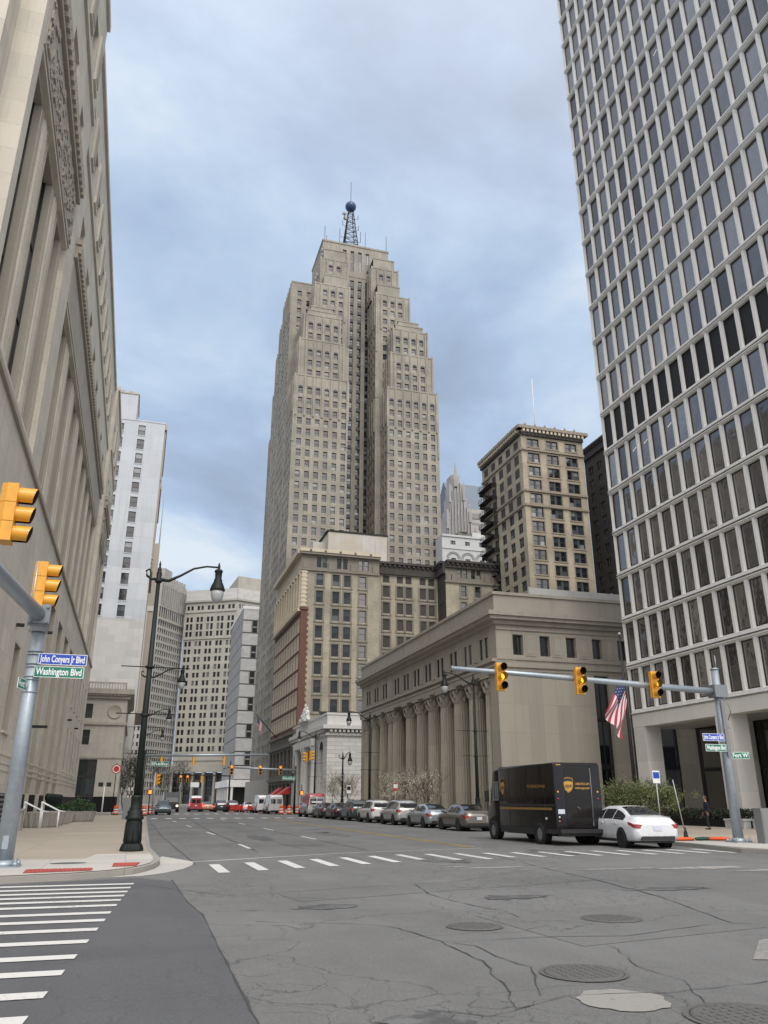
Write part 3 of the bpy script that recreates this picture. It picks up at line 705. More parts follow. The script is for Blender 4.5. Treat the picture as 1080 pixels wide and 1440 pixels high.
w.face([(P0[0],P0[1],107),(q0[0],q0[1],107),(q1[0],q1[1],107),(Pq[0],Pq[1],107)], 0)
w.prism([(Pq[0]+1,Pq[1]),(P0[0]+1.2,P0[1]+1.2),(P0[0]+ux[0]*9,P0[1]+ux[1]*9+1),(Pq[0]+ux[0]*9,Pq[1]+ux[1]*9)], 107.01, 112.5, 0)
w.face([(q0[0],q0[1],0),(q1[0],q1[1],0),(q1[0],q1[1],107),(q0[0],q0[1],107)], 0)
mst = b.part('mast', [M['frame_lt']])
for (dx, dy) in ((0,0),(.8,0),(.4,.7)): mst.tube([(0.2+dx, 404+dy, 107),(0.6, 404.3, 150)], .12, 5)
for k in range(20): mst.tube([(0.2+.02*k,404,108+2*k),(1.0-.02*k,404.1,109+2*k)], .07, 4)
b.done()

# ---- curved bank headquarters closing the street
b = Bld('headquarters_building', 'wide pale office building with a columned entrance closing the far end of the street', 'building', (36, 405, 0))
w = b.part('wall', [M['fn'], M['po_trim'], M['panel']])
Pb = (41.78, 400.0); al = R(-60.0)
Ll = 28.4; Pl = (Pb[0]+math.sin(al)*Ll, Pb[1]+math.cos(al)*Ll); angl = -math.pi/2 - al  # u axis from Pl to Pb
angl = math.atan2(Pb[1]-Pl[1], Pb[0]-Pl[0])
bay = Ll/5
cols = [(bay*i+bay*.14+k*bay*.38, bay*.25) for i in range(5) for k in (0, 1)]
rows = [(24+3.95*i, 2.45) for i in range(14)]
b.wall('wall', Pl, angl, Ll, 17.5, 98, cols, rows + [(80.3, 2.6), (83.7, 3.2), (87.8, 2.6), (94, 2.2)], .35, 'fixed', 'gl_far')
fbox(w, Pl, angl, -.3, Ll+.3, -.9, -.001, 98, 99, 0); fbox(w, Pl, angl, 0, Ll, -.4, .5, 99, 104.5, 2)
for z in (19.8, 78.8, 92.6): fbox(w, Pl, angl, 0, Ll, -.5, -.001, z, z+.6, 0)
for i in range(6): fbox(w, Pl, angl, bay*i-.25, bay*i+.25, -.25, -.002, 79.6, 92, 0)
facade(w, Pl, angl, Ll, 0, 17.5, [(bay*i+.5, bay*(i+1)-.5, .1, 14.5) for i in range(5)], 1.2, 0)
for i in range(5): b.win(Pl, angl, bay*i+.5, .2, bay-1, 14, 1.1, 'tall', 'gl_far', 'frame_dk')
for i in range(6):
    p = fpt(Pl, angl, min(max(bay*i, .6), Ll-.6), -.6, 0); w.lathe([(.75,0),(.7,1),(.62,13),(.8,13.4),(.9,14.4)], p, 10, 0)
fbox(w, Pl, angl, 0, Ll, -1.6, -.001, 14.45, 17.4, 0)
pr = (Pb[0]+math.sin(R(70.8))*22, Pb[1]+math.cos(R(70.8))*22); angr = math.pi/2 - R(70.8)
b.wall('wall', Pb, angr, 22, 0, 98, [(1.0+5.3*i+k*2, 1.35) for i in range(4) for k in (0, 1)], [(4+3.95*i, 2.45) for i in range(19)] + [(80.3, 2.6), (83.7, 3.2), (87.8, 2.6), (94, 2.2)], .35, 'fixed', 'gl_far')
fbox(w, Pb, angr, 0, 22, -.9, -.001, 98, 99, 0); fbox(w, Pb, angr, 0, 22, -.4, .5, 99, 104.5, 2)
w.prism([(Pl[0]+.3,Pl[1]+.5),(Pb[0],Pb[1]+.6),(pr[0],pr[1]+.5),(pr[0],440),(Pl[0],440)], 97, 104, 0)
w.prism([(42,404),(62,410),(60,430),(40,430)], 104.01, 112, 0)
b.done()

# ---- grey concrete slab building with slotted end
b = Bld('slab_building', 'grey concrete block of blank stacked bands with a slotted end, far down the street', 'building', (40, 340, 0))
w = b.part('wall', [M['slab'], M['blk'], M['frame_lt'], M['white_conc'], M['panel']])
Py = 318.0; Xs = 36.0
for i in range(13):
    z = 9 + 5.1*i
    w.box(Xs, 70, Py, 362, z+.28, z+5.1, 0); w.box(Xs+.3, 69.5, Py+.3, 361.5, z-.001, z+.279, 1)
    fbox(w, (Xs, Py), S, .15, 3.4 if i % 2 else 6.2, -.05, -.001, z+.45, z+4.95, 4)
    s0 = 3.9 if i % 2 else 6.6
    fbox(w, (Xs, Py), S, s0, s0+1.9, -.06, -.001, z+.4, z+5.05, 1); fbox(w, (Xs, Py), S, s0+.2, s0+1.7, -.1, -.061, z+2.3, z+2.8, 0)
w.box(Xs-.2, 70.2, Py-.2, 362.2, 75.0, 76.2, 3)
w.box(Xs-2.5, 70, Py-3, 362, 6.5, 9.0, 3)
for i in range(6): w.box(Xs-2.2, Xs-1.4, Py-2.5+8*i, Py-1.6+8*i, 0, 6.49, 3)
for i in range(6): w.box(Xs-1+6*i, Xs-.2+6*i, Py-2.7, Py-1.9, 0, 6.49, 3)
w.box(Xs+.5, 69, Py+.5, 361, 0, 6.4, 1)
b.done()
# ---- stepped limestone skyscraper
b = Bld('skyscraper', 'tall stepped limestone skyscraper with a deep central recess and a red-ball mast, centre of the view', 'skyscraper', (56.5, 225, 0))
b.root['label'] = 'tallest building, a stepped limestone skyscraper with a deep dark recess up its middle'
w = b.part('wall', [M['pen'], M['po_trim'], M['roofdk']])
FZ = [71.05 + 3.35*k for k in range(-19, 36)]
CX = 56.45
gridR = [63.3 + 2.64*i for i in range(6)]; gridL = [2*CX - x - 1.25 for x in gridR][::-1]
gridC = [51.75, 54.45, 57.2, 59.9]; GX = gridL + gridC + gridR
def wins_in(grid, a, c, wd=1.38, m=.5): return [g for g in grid if g > a + m and g + wd < c - m]
def block(x0, x1, y0, y1, z0, z1, top=True, front=True, west=True, grid=None, m=.5, ribs=True):
    cols = wins_in(grid or GX, x0, x1, m=m)
    fl = [z for z in FZ if z > z0 + .4 and z + 2.05 < z1 - 1.4]
    P = (x0, y0)
    if front:
        b.wall('wall', P, S, x1-x0, z0, z1, [(c-x0, 1.38) for c in cols], [(z, 2.15) for z in fl], .38, 'dhs', 'gl_old', 'frame_dk')
        if top and ribs:
            for c in cols + ([cols[-1]+2.64] if cols else []):
                fbox(w, P, S, c-x0-.9, c-x0-.45, -.38, -.001, z1-13.5 if z1-z0 > 14 else z0+.5, z1-.5, 0)
            fbox(w, P, S, .0, .5, -.3, -.001, max(z0, z1-22), z1+.4, 0); fbox(w, P, S, x1-x0-.5, x1-x0, -.3, -.001, max(z0, z1-22), z1+.4, 0)
            for c in cols:    # arched heads over the top windows
                mz = (fl[-1] if fl else z0) + 2.15
                n = 6; w.face([fpt(P, S, c-x0+.69+.68*math.cos(math.pi*k/n), -.02, mz+.6*math.sin(math.pi*k/n)) for k in range(n+1)], 2)
    if west:
        ys = []; y = y0 + 1.4
        while y + 1.25 < y1 - .8: ys.append(y); y += 2.7
        Pw = (x0, y1)
        b.wall('wall', Pw, W_, y1-y0, z0, z1, [(y1-y-1.38, 1.38) for y in ys], [(z, 2.15) for z in fl], .38, 'dhs', 'gl_old', 'frame_dk')
        if ribs:
            for y in ys: fbox(w, Pw, W_, y1-y+.25, y1-y+.75, -.3, -.001, max(z0, z1-12), z1-.4, 0)
    w.face([(x0,y0,z1),(x1,y0,z1),(x1,y1,z1),(x0,y1,z1)], 0)
    w.face([(x1,y0,z0),(x1,y1,z0),(x1,y1,z1),(x1,y0,z1)], 0); w.face([(x1,y1,z0),(x0,y1,z0),(x0,y1,z1),(x1,y1,z1)], 0)
    fbox(w, P, S, -.06, x1-x0+.06, -.12, .4, z1-.25, z1+.2, 0)
def both(x0, x1, y0, y1, z0, z1, westR=False, **k):
    block(x0, x1, y0, y1, z0, z1, west=westR, **k)
    block(2*CX-x1, 2*CX-x0, y0, y1, z0, z1, west=True, **k)
block(62.6, 79.1, 205, 222, 7, 120.8, m=.4); block(33.8, 50.3, 205, 219, 7, 120.8, m=.4)
both(63.8, 78.0, 205.8, 223, 120.8, 133.8, westR=True); both(64.9, 76.8, 206.6, 223.5, 133.8, 143.3, westR=True)
both(66.1, 75.4, 207.4, 224, 143.3, 145.6, ribs=False); both(67.3, 74.2, 208.2, 224.5, 145.6, 147.6, ribs=False)
block(60.8, 62.62, 212, 222, 7, 120.9, front=False, top=False); facade(w, (60.8, 212), S, 1.79, 7, 120.9, [], .1); w.box(50.28, 52.1, 212, 222, 7, 120.9, 0)
both(60.8, 72.7, 212, 226, 120.9, 159.4, westR=True); both(61.6, 69.4, 212.8, 227, 159.4, 163.8, ribs=False)
both(60.4, 70.2, 216.5, 230, 159.5, 173.0, westR=True); both(61.4, 68.9, 217.3, 231, 173.0, 177.6, ribs=False)
block(44.5, 68.2, 222, 240, 7, 172.0, ribs=False, top=False, grid=gridC)
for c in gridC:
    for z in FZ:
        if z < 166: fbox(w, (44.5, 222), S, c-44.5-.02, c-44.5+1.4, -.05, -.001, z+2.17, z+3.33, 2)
facade(w, (44.5, 222), S, 23.7, 172.0, 184.6, [(c-44.5, c-44.5+1.3, 174, 182.6) for c in gridC], .6, 0)
for c in gridC: b.win((44.5, 222), S, c-44.5, 174, 1.3, 8.6, .5, 'tall', 'gl_old', 'frame_lt')
w.box(44.55, 68.15, 222.65, 240, 172.1, 184.5, 0, skip='b'); w.face([(44.5,240,172),(44.5,222,172),(44.5,222,184.6),(44.5,240,184.6)], 0); w.face([(68.2,222,172),(68.2,240,172),(68.2,240,184.6),(68.2,222,184.6)], 0)
w.box(44.3, 68.4, 221.8, 240.2, 184.61, 185.3, 0)
block(33.9, 46, 219.1, 236, 7, 163.5, top=False, grid=[36.0, 39.0, 42.0]); block(34.0, 50, 236, 243, 7, 158, front=False); block(34.1, 52, 243, 249, 7, 150.5, front=False)
block(34.2, 54, 249, 253, 7, 137, front=False); block(34.3, 56, 253, 258, 7, 121.5, front=False)
w.box(33.0, 79.5, 204.5, 258.5, 0, 7, 1)
w.box(79.0-8, 79.0, 222.1, 250, 7, 118, 0)
ms = b.part('mast', [M['iron'], M['frame_lt']])
cx, cy, zb, zt = 55.2, 226, 185.3, 203
for sx in (-1, 1):
    for sy in (-1, 1): ms.tube([(cx+sx*2.5, cy+sy*2.5, zb), (cx+sx*.8, cy+sy*.8, zt)], .16, 5)
for k in range(9):
    t0, t1 = k/9, (k+1)/9; r0, r1 = 2.5-1.7*t0, 2.5-1.7*t1; za, zb2 = zb+(zt-zb)*t0, zb+(zt-zb)*t1
    for sx, sy in ((-1,-1),(1,-1),(1,1),(-1,1)):
        nx_, ny_ = -sy, sx
        ms.tube([(cx+sx*r0, cy+sy*r0, za), (cx+nx_*r1, cy+ny_*r1, zb2)], .09, 4); ms.tube([(cx+sx*r1, cy+sy*r1, zb2), (cx+nx_*r1, cy+ny_*r1, zb2)], .09, 4)
for dx, z, hh in ((-4.2,190,3.4),(-3.2,195,2.2),(3.4,189,4.5),(2.6,194,2),(-2.6,198,2.5),(2.4,199,1.6)):
    ms.tube([(cx, cy-1, z-.5), (cx+dx, cy-1.6, z)], .08, 4); ms.tube([(cx+dx, cy-1.6, z), (cx+dx, cy-1.6, z+hh)], .09, 4)
for dx, z in ((-2.6, 200.6), (-2.2, 198.6)): ms.lathe([(0,0),(.8,.15),(.85,.4),(.1,.5)], (cx+dx, cy-1.5, z), 10, 1, axis='y')
ms.tube([(cx, cy, 207), (cx, cy, 216.5)], .09, 4)
for x, y, hh in ((45.2, 222.4, 6.5), (46, 223, 3), (67.6, 222.4, 7), (50.5, 222.4, 3), (60, 223, 7.5)): ms.tube([(x, y, 185), (x, y, 185+hh)], .08, 4)
for x, y, z in ((43.4, 219, 178), (43.2, 218, 175.2), (41.5, 217, 166), (40.9, 216, 163.8)): ms.lathe([(0,0),(.8,.15),(.9,.4),(.1,.5)], (x, y, z), 10, 1, axis='x')
ball = b.part('beacon_ball', [plain('blue_beacon', (.02, .05, .13), .3)])
ball.lathe([(0,-2)] + [(2.0*math.cos(R(a)), 2.0*math.sin(R(a))) for a in range(-75, 90, 15)] + [(0,2)], (cx, cy, 205.2), 16)
b.done()

# ---- hotel in yellow brick with red-brick street front
def hcornice(mb, P, ang, W, z0, z1, d, mi, pitch=1.1):
    fbox(mb, P, ang, -d*0, W+.0, -d, -.001, z1-.5, z1, mi); fbox(mb, P, ang, 0, W, -d*.5, -.001, z0, z1-.51, mi)
    dentils(mb, P, ang, .1, W, -d*.85, -d*.5-.002, z1-1.0, z1-.52, pitch, pitch*.5, mi)
b = Bld('hotel', 'twelve-storey yellow brick hotel with a red brick street front and dark light court', 'building', (45, 165, 0))
b.root['label'] = 'soot-stained yellow brick block with a red brick street front, behind the white marble bank'
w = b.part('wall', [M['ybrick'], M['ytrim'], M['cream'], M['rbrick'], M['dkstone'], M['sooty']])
rows = [(43.35-3.63*i, 2.45) for i in range(8)]
def trims(P, ang, cols, rows, mi=1):
    for u, wd in cols:
        for z, h in rows:
            fbox(w, P, ang, u-.32, u-.02, -.1, -.001, z-.3, z+h+.3, mi); fbox(w, P, ang, u+wd+.02, u+wd+.32, -.1, -.001, z-.3, z+h+.3, mi)
            fbox(w, P, ang, u-.02, u+wd+.02, -.1, -.001, z+h+.01, z+h+.3, mi); fbox(w, P, ang, u-.4, u+wd+.4, -.18, -.001, z-.5, z-.31, mi)
P = (29, 155)
cols = [(3.0, 1.45), (6.45, 1.45), (8.85, 1.45), (12.15, 1.45)]
b.wall('wall', P, S, 16.5, 14.5, 46.6, cols, rows, .3, 'dhs', 'gl_dark'); trims(P, S, cols, rows)
fbox(w, P, S, .0, 1.35, -.04, -.001, 14.5, 38.0, 3)
for k in range(20): fbox(w, P, S, 1.35, 1.62, -.04, -.001, 14.8+1.16*k, 15.35+1.16*k, 3)
fbox(w, P, S, -.3, 1.5, -.25, -.001, 38.01, 38.5, 3); fbox(w, P, S, -.1, .9, -.15, -.001, 38.6, 46.5, 2)
for k in range(9): fbox(w, P, S, -.2, 1.1, -.22, -.151, 38.7+.88*k, 39.1+.88*k, 2)
c2 = [(3.0, .95), (4.2, .95), (7.3, .95), (8.6, .95), (12.0, .95), (13.2, .95)]
b.wall('wall', P, S, 16.5, 46.6, 49.7, c2, [(47.15, 2.2)], .3, 'dhs', 'gl_dark', mi=1)
fbox(w, P, S, -.3, 16.5, -.35, -.001, 46.3, 46.75, 1); fbox(w, P, S, -.6, 16.6, -.8, .2, 49.7, 50.2, 1); fbox(w, P, S, -.7, 16.7, -.95, .2, 50.2, 50.9, 2)
for u in (0, 5.4, 10.2, 15): fbox(w, P, S, u, u+1.4, -.3, -.001, 46.8, 48.2, 1)
for u in (1.5, 4.6, 7.8, 11, 14.4): w.lathe([(0,-.1),(.28,0),(.28,.15)], fpt(P, S, u, -.99, 50.5), 8, 1, axis='y')
facade(w, P, S, 16.5, 0, 14.5, [], .1, 4)
# street face
Ps = (29, 187); Ws = 32.0
sc_ = [(.9+3.1*i+k*1.35, .8) for i in range(10) for k in (0, 1)]
b.wall('wall', Ps, W_, Ws, 14.5, 38.0, sc_, [(15.6+3.63*i, 2.4) for i in range(6)], .1, 'dhs', 'gl_old', 'frame_wt', mi=3)
for i in range(10):
    for k in range(6):
        fbox(w, Ps, W_, .7+3.1*i, 3.25+3.1*i, -.08, -.001, 15.3+3.63*k, 15.55+3.63*k, 2); fbox(w, Ps, W_, .75+3.1*i, 3.2+3.1*i, -.04, -.001, 18.01+3.63*k, 18.3+3.63*k, 2)
        fbox(w, Ps, W_, .76+3.1*i, .88+3.1*i, -.04, -.001, 15.56+3.63*k, 18.0+3.63*k, 2); fbox(w, Ps, W_, 3.07+3.1*i, 3.19+3.1*i, -.04, -.001, 15.56+3.63*k, 18.0+3.63*k, 2)
        fbox(w, Ps, W_, 1.72+3.1*i, 2.22+3.1*i, -.04, -.001, 15.56+3.63*k, 18.0+3.63*k, 2)
b.wall('wall', Ps, W_, Ws, 38.0, 50.0, sc_, [(39.2, 2.4), (42.8, 2.4), (46.9, 2.0)], .15, 'dhs', 'gl_old', 'frame_wt', mi=2)
fbox(w, Ps, W_, 0, Ws, -.7, -.001, 37.7, 38.3, 2); fbox(w, Ps, W_, 0, Ws, -.35, -.001, 45.9, 46.5, 2); fbox(w, Ps, W_, 0, Ws, -1.0, .2, 49.9, 50.85, 2)
for i in range(11): 
    u = .05+3.1*i; p = fpt(Ps, W_, u+.25, -.15, 38.3); w.lathe([(.42,0),(.36,.3),(.33,7.1),(.45,7.5)], p, 10, 2)
b.wall('wall', Ps, W_, Ws, 0, 14.5, [(1.2+4.4*i, 3.0) for i in range(7)], [(.6, 4.2), (6.6, 4.6)], .5, 'tall', 'gl_dark', mi=4)
for z in (5.4, 11.7, 13.9): fbox(w, Ps, W_, -.1, Ws+.2, -.4, -.001, z, z+.55, 4)
# light court and right wing
P = (45.5, 160); cols = [(2.3, 1.5), (5.5, 1.4), (7.5, 1.4), (10.8, 1.4), (12.8, 1.4)]
rows2 = [(43.2-3.65*i, 2.4) for i in range(8)]
b.wall('wall', P, S, 15.0, 14, 48.2, cols, rows2 + [(46.4, 1.6)], .3, 'dhs', 'gl_dark'); trims(P, S, cols, rows2, 1); hcornice(w, P, S, 15, 48.2, 50.9, 1.1, 5)
w.face([(45.5,155,0),(45.5,160,0),(45.5,160,50.5),(45.5,155,50.5)], 5)
Pw = (60.5, 160)
b.wall('wall', Pw, W_, 5, 14, 48.2, [(1.0, 1.1), (3.0, 1.1)], rows2, .3, 'dhs', 'gl_dark', mi=5); hcornice(w, Pw, W_, 5, 48.2, 50.9, 1.1, 5)
P = (60.5, 155)
b.wall('wall', P, S, 12.4, 14, 46.4, [(3.45, 1.3), (6.8, 1.3)], [(43.2-3.68*i, 2.4) for i in range(8)], .3, 'dhs', 'gl_old'); trims(P, S, [(3.45, 1.3), (6.8, 1.3)], [(43.2-3.68*i, 2.4) for i in range(8)])
b.wall('wall', P, S, 12.4, 46.4, 49.4, [(2.8, 1.0), (4.1, 1.0), (6.0, 1.0), (7.3, 1.0)], [(47.3, 2.0)], .3, 'dhs', 'gl_old', mi=1)
fbox(w, P, S, -.2, 12.6, -.4, -.001, 46.1, 46.6, 1); hcornice(w, P, S, 13, 49.4, 51.0, 1.2, 5)
for u in (.1, 1.4, 9.2, 10.8): fbox(w, P, S, u, u+1.1, -.3, -.001, 46.61, 48.0, 1)
w.box(72.9, 77.5, 157, 170, 14, 45.5, 0); w.box(72.9, 77.6, 156.5, 170, 45.5, 46.3, 5); w.box(75.2, 76.4, 156.93, 157.2, 41, 43.2, 5)
w.box(29.3, 60.6, 160.1, 186.9, 30, 50.4, 5); w.box(60.6, 72.8, 155.4, 186, 30, 50.5, 5); w.box(29.3, 45.4, 155.5, 161, 46, 50.3, 5)
w.face([(29,187,0),(72,187,0),(72,187,50.4),(29,187,50.4)][::-1], 0)
b.done()

# ---- plaster box behind the hotel roof
b = Bld('stair_tower', 'peeling white plastered block with small windows rising just behind the hotel roof', 'building', (50, 190, 0))
b.root['label'] = 'peeling white plastered block with tiny windows above the yellow brick roof'
w = b.part('wall', [stone('peeling_plaster', (.48,.47,.43), None, .8, .1, .5, second=(.42,.36,.28), patch=.6), M['blk']])
b.wall('wall', (41.6, 188), S, 15.7, 0, 66.6, [(5.2, 1.3), (11.2, 1.3)], [(58.5, 1.5), (62.5, 1.5)], .25, 'fixed', 'gl_dark')
w.prism([(41.6,188.02),(57.3,188.02),(57.3,198),(41.6,198)], .01, 66.55, 0)
w.box(41.2, 57.5, 187.8, 198.2, 66.61, 67.0, 1)
w.box(38.3, 41.59, 191, 198, 0, 64.5, 0)
b.done()

# ---- white block with arches, further back
b = Bld('arcaded_building', 'white rendered block with round arches below its roof, between skyscraper and brick tower', 'building', (85, 205, 0))
w = b.part('wall', [M['arch'], M['roofdk'], M['dkstone']])
P = (77.3, 200)
b.wall('wall', P, S, 24, 0, 73, [(2.6+4.4*i, 1.5) for i in range(5)], [(62.7, 3.6), (70.3, 1.2)], .4, 'pair', 'gl_dark')
fbox(w, P, S, 0, 24, -.3, -.001, 72.6, 73.2, 0); fbox(w, P, S, 0, 24, -.2, -.001, 69.0, 69.35, 0)
for i in range(5):
    c = 3.35+4.4*i
    for r0, pr_ in ((1.9, .16), (1.45, .1)):
        n = 12
        for k in range(n):
            a0, a1 = math.pi*k/n, math.pi*(k+1)/n
            w.face([fpt(P,S,c+r0*math.cos(a0),-pr_,66.1+r0*math.sin(a0)), fpt(P,S,c+(r0+.16)*math.cos(a0),-pr_,66.1+(r0+.16)*math.sin(a0)), fpt(P,S,c+(r0+.16)*math.cos(a1),-pr_,66.1+(r0+.16)*math.sin(a1)), fpt(P,S,c+r0*math.cos(a1),-pr_,66.1+r0*math.sin(a1))], 1)
w.box(77.3, 101, 200.05, 215, 72.9, 73.0, 0); w.face([(77.3,215,0),(77.3,200,0),(77.3,200,73),(77.3,215,73)], 0)
w.box(83.5, 87.5, 203, 206, 73.01, 75.3, 2); w.lathe([(1.6,0),(1.3,.6),(.3,1.0)], (85.5, 204, 75.31), 10, 2)
w.prism([(88,203),(101,203),(101,212),(88,212)], 73.01, 75.6, 0)
b.done()

# ---- gabled granite tower far away
b = Bld('gabled_skyscraper', 'pale spired tower with a steep slate roof, far behind the rooftops', 'skyscraper', (180, 400, 0))
w = b.part('wall', [M['spire'], M['gl_dark'], M['slate'], M['slate']])
k_ = 395/440.0
def gab(x0, x1, z, y=395, mi=0, dy=6): w.box(x0, x1, y, y+dy, 60, z, mi)
ax = 161.5
for dx0, dx1, z in ((-7.5,13.5,141),(-6.2,12,150),(-5.2,9.5,158),(-4.0,7,166),(-2.9,5,173),(-1.9,3.4,180)): gab(ax+dx0, ax+dx1, z, 395-.02*dx1, 0, 8)
for i in range(-3, 7):
    x = ax+.2+i*1.9
    top = 179 - abs(i-.3)*7.5
    w.box(x-.45, x+.45, 394.0, 394.7, 60, top, 1); w.box(x+.65, x+1.1, 393.4, 394.6, 60, top+1.5, 0)
for dx, z, r_ in ((0, 176, 1.3), (-5.5, 150, .8), (8.5, 155, .9), (12.2, 142, 1.2), (-3.6, 166, .7), (4.8, 168, .8)):
    w.lathe([(r_, 0), (r_, 6), (r_*.7, 10), (.05, 16 if dx == 0 else 12)], (ax+dx, 393.5, z-4), 4, 0, False)
w.box(ax+3, ax+52, 403, 440, 60, 163, 0)
for i in range(7): w.box(ax+2.9, ax+52.1, 402.6, 403, 121+6*i, 124.4+6*i, 1)
w.face([(ax+3,403,163),(ax+52,403,163),(ax+52,421,186),(ax+3,421,186)], 3); w.face([(ax+3,440,163),(ax+3,403,163),(ax+3,421,186)], 3)
w.box(ax+14, ax+34, 396, 402.5, 60, 143, 0)
for i in range(4): w.box(ax+16+4.4*i, ax+18+4.4*i, 395.8, 396, 126, 140, 1)
for dx in (25.5, 34): w.lathe([(1.6,0),(1.6,8),(1.1,14),(.1,20)], (ax+dx, 396, 138), 4, 0, False)
b.done()

# ---- tan brick tower with fire escapes
b = Bld('brick_tower', 'brown-stained tan brick tower with paired windows and black fire escapes behind the colonnaded bank', 'building', (80, 150, 0))
w = b.part('wall', [M['tbrick'], M['ttrim'], M['sooty'], M['cream']])
P = (73.0, 140); W1 = 15.0
pc = [(1.4+4.6*i, 2.75) for i in range(3)]
rows = [(73.7, 1.85)] + [(70.05-3.12*i, 2.15) for i in range(19)]
b.wall('wall', P, S, W1, 0, 76.2, pc, rows, .3, 'pair', 'gl_old', 'frame_dk', rmi=2)
for u, wd in pc:
    for z, h_ in rows:
        fbox(w, P, S, u-.3, u+wd+.3, -.15, -.001, z-.28, z-.02, 1); fbox(w, P, S, u-.25, u+wd+.25, -.08, -.001, z+h_+.02, z+h_+.25, 1)
        fbox(w, P, S, u-.25, u-.02, -.06, -.001, z, z+h_, 1); fbox(w, P, S, u+wd+.02, u+wd+.25, -.06, -.001, z, z+h_, 1)
Pw = (73.0, 161); W2 = 21.0
c2 = [(1.2+4.0*i, 2.2) for i in range(5)]
b.wall('wall', Pw, W_, W2, 0, 76.2, c2, rows, .3, 'pair', 'gl_old', 'frame_dk')
for z in (60.2, 63.5, 73.0):
    fbox(w, P, S, 0, W1, -.35, -.001, z-.35, z+.1, 1); fbox(w, Pw, W_, 0, W2, -.35, -.001, z-.35, z+.1, 1)
for Pq, a, L in ((P, S, W1), (Pw, W_, W2)):
    fbox(w, Pq, a, -.0, L, -.5, -.001, 76.2, 76.8, 2); fbox(w, Pq, a, -.9 if a == S else 0, L+.9, -1.15, .3, 77.5, 78.2, 1)
    dentils(w, Pq, a, .1, L, -1.0, -.02, 76.82, 77.45, .95, .5, 3); fbox(w, Pq, a, 0, L, -.1, .2, 78.2, 78.5, 1)
    for i in range(int(L/2.4)): p = fpt(Pq, a, 1+2.4*i, -.4, 78.5); w.lathe([(.22,0),(.25,.3),(.05,.7)], p, 6, 1)
w.box(73.05, 87.95, 140.4, 160.9, 60, 77.4, 2); w.face([(88,140,0),(88,161,0),(88,161,77),(88,140,77)], 0)
for u, ang, Pq in ((4.6, W_, Pw),): pass
t = b.part('mast', [M['frame_wt']]); t.tube([(80.5,147,77),(80.5,147,95)], .09, 5); t.tube([(84,147,77),(84,147,83)], .06, 5)
t.lathe([(0,0),(.7,.2),(1.0,.9),(.7,1.6),(.0,1.8)], (84.5, 142, 78.2), 8, 0)
fe = b.part('fire_escape', [M['iron']])
for i in range(13):
    z = 70.05-3.12*i+.1
    for (a, c) in ((.4, 7.6),):
        fbox(fe, Pw, W_, a, c, -1.5, -.01, z-.16, z, 0)
        for zz in (z+.55, z+1.05): fbox(fe, Pw, W_, a, c, -1.5, -1.45, zz, zz+.06, 0)
        for k in range(8): fbox(fe, Pw, W_, a+k*.95, a+k*.95+.07, -1.5, -1.43, z, z+1.1, 0)
        for k in range(6): fbox(fe, Pw, W_, a+.2+k*1.0, a+.9+k*1.0, -1.1, -.5, z-.2-.45*k-.45, z-.2-.45*k-.36, 0)
        fbox(fe, Pw, W_, a, a+.1, -1.2, -.02, z-1.0, z-.2, 0); fbox(fe, Pw, W_, c-.1, c, -1.2, -.02, z-1.0, z-.2, 0)
b.done()

# ---- sooty block in the gap
b = Bld('tenement', 'soot-black brick block in the narrow gap beside the white gridded office tower', 'building', (95, 140, 0))
w = b.part('wall', [M['sooty'], M['iron']])
P = (95, 151)
b.wall('wall', P, W_, 40, 0, 78, [(1.5+3.6*i, 1.9) for i in range(10)], [(10+3.3*i, 2.1) for i in range(20)], .3, 'pair', 'gl_dark', 'frame_dk')
hcornice(w, P, W_, 40, 77, 79.5, 1.2, 0); w.box(95.01, 120, 111, 151, 77, 78, 0)
facade(w, (95, 111), S, 25, 0, 78, [], .1)
b.done()

# ---- marble bank with statue group
b = Bld('bank', 'small white marble bank with arched bays and a parapet at the side-street corner', 'building', (29, 140, 0))
w = b.part('wall', [M['marble'], M['marble_trim'], M['blk'], M['gl_dark']])
P = (29, 128)
b.wall('wall', P, S, 26, 0, 12, [(6.0, 1.2), (10, 1.2), (14, 1.2)], [(1.9, 2.3), (6.3, 2.3)], .35, 'dh', 'gl_dark')
Ps = (29, 158)
ops = [(3.0, 5.2, .5, 9.5), (8, 13.2, .5, 10.0), (16.5, 21.7, .5, 10.0), (24.6, 26.8, .5, 9.5)]
facade(w, Ps, W_, 30, 0, 12, ops, 1.2, 0, 1)
for o in ops: b.win(Ps, W_, o[0], o[2], o[1]-o[0], o[3]-o[2], 1.1, 'tall', 'gl_dark', 'frame_lt')
for o in (ops[0], ops[3]):
    for k in range(6):
        a0 = math.pi*k/6; a1 = math.pi*(k+1)/6; c = (o[0]+o[1])/2; r_ = 1.35
        w.face([fpt(Ps,W_,c+r_*math.cos(a0),-.02,9.5+r_*math.sin(a0)), fpt(Ps,W_,c,-.02,9.5), fpt(Ps,W_,c+r_*math.cos(a1),-.02,9.5+r_*math.sin(a1))][::-1], 2)
for u in (7.4, 13.8, 15.9, 22.3): w.lathe([(.75,0),(.6,.6),(.52,8.9),(.75,9.6),(.8,10.0)], fpt(Ps, W_, u, -.45, .3), 14, 1)
fbox(w, Ps, W_, 6.5, 23.2, -1.2, -.001, 10.3, 11.4, 1)
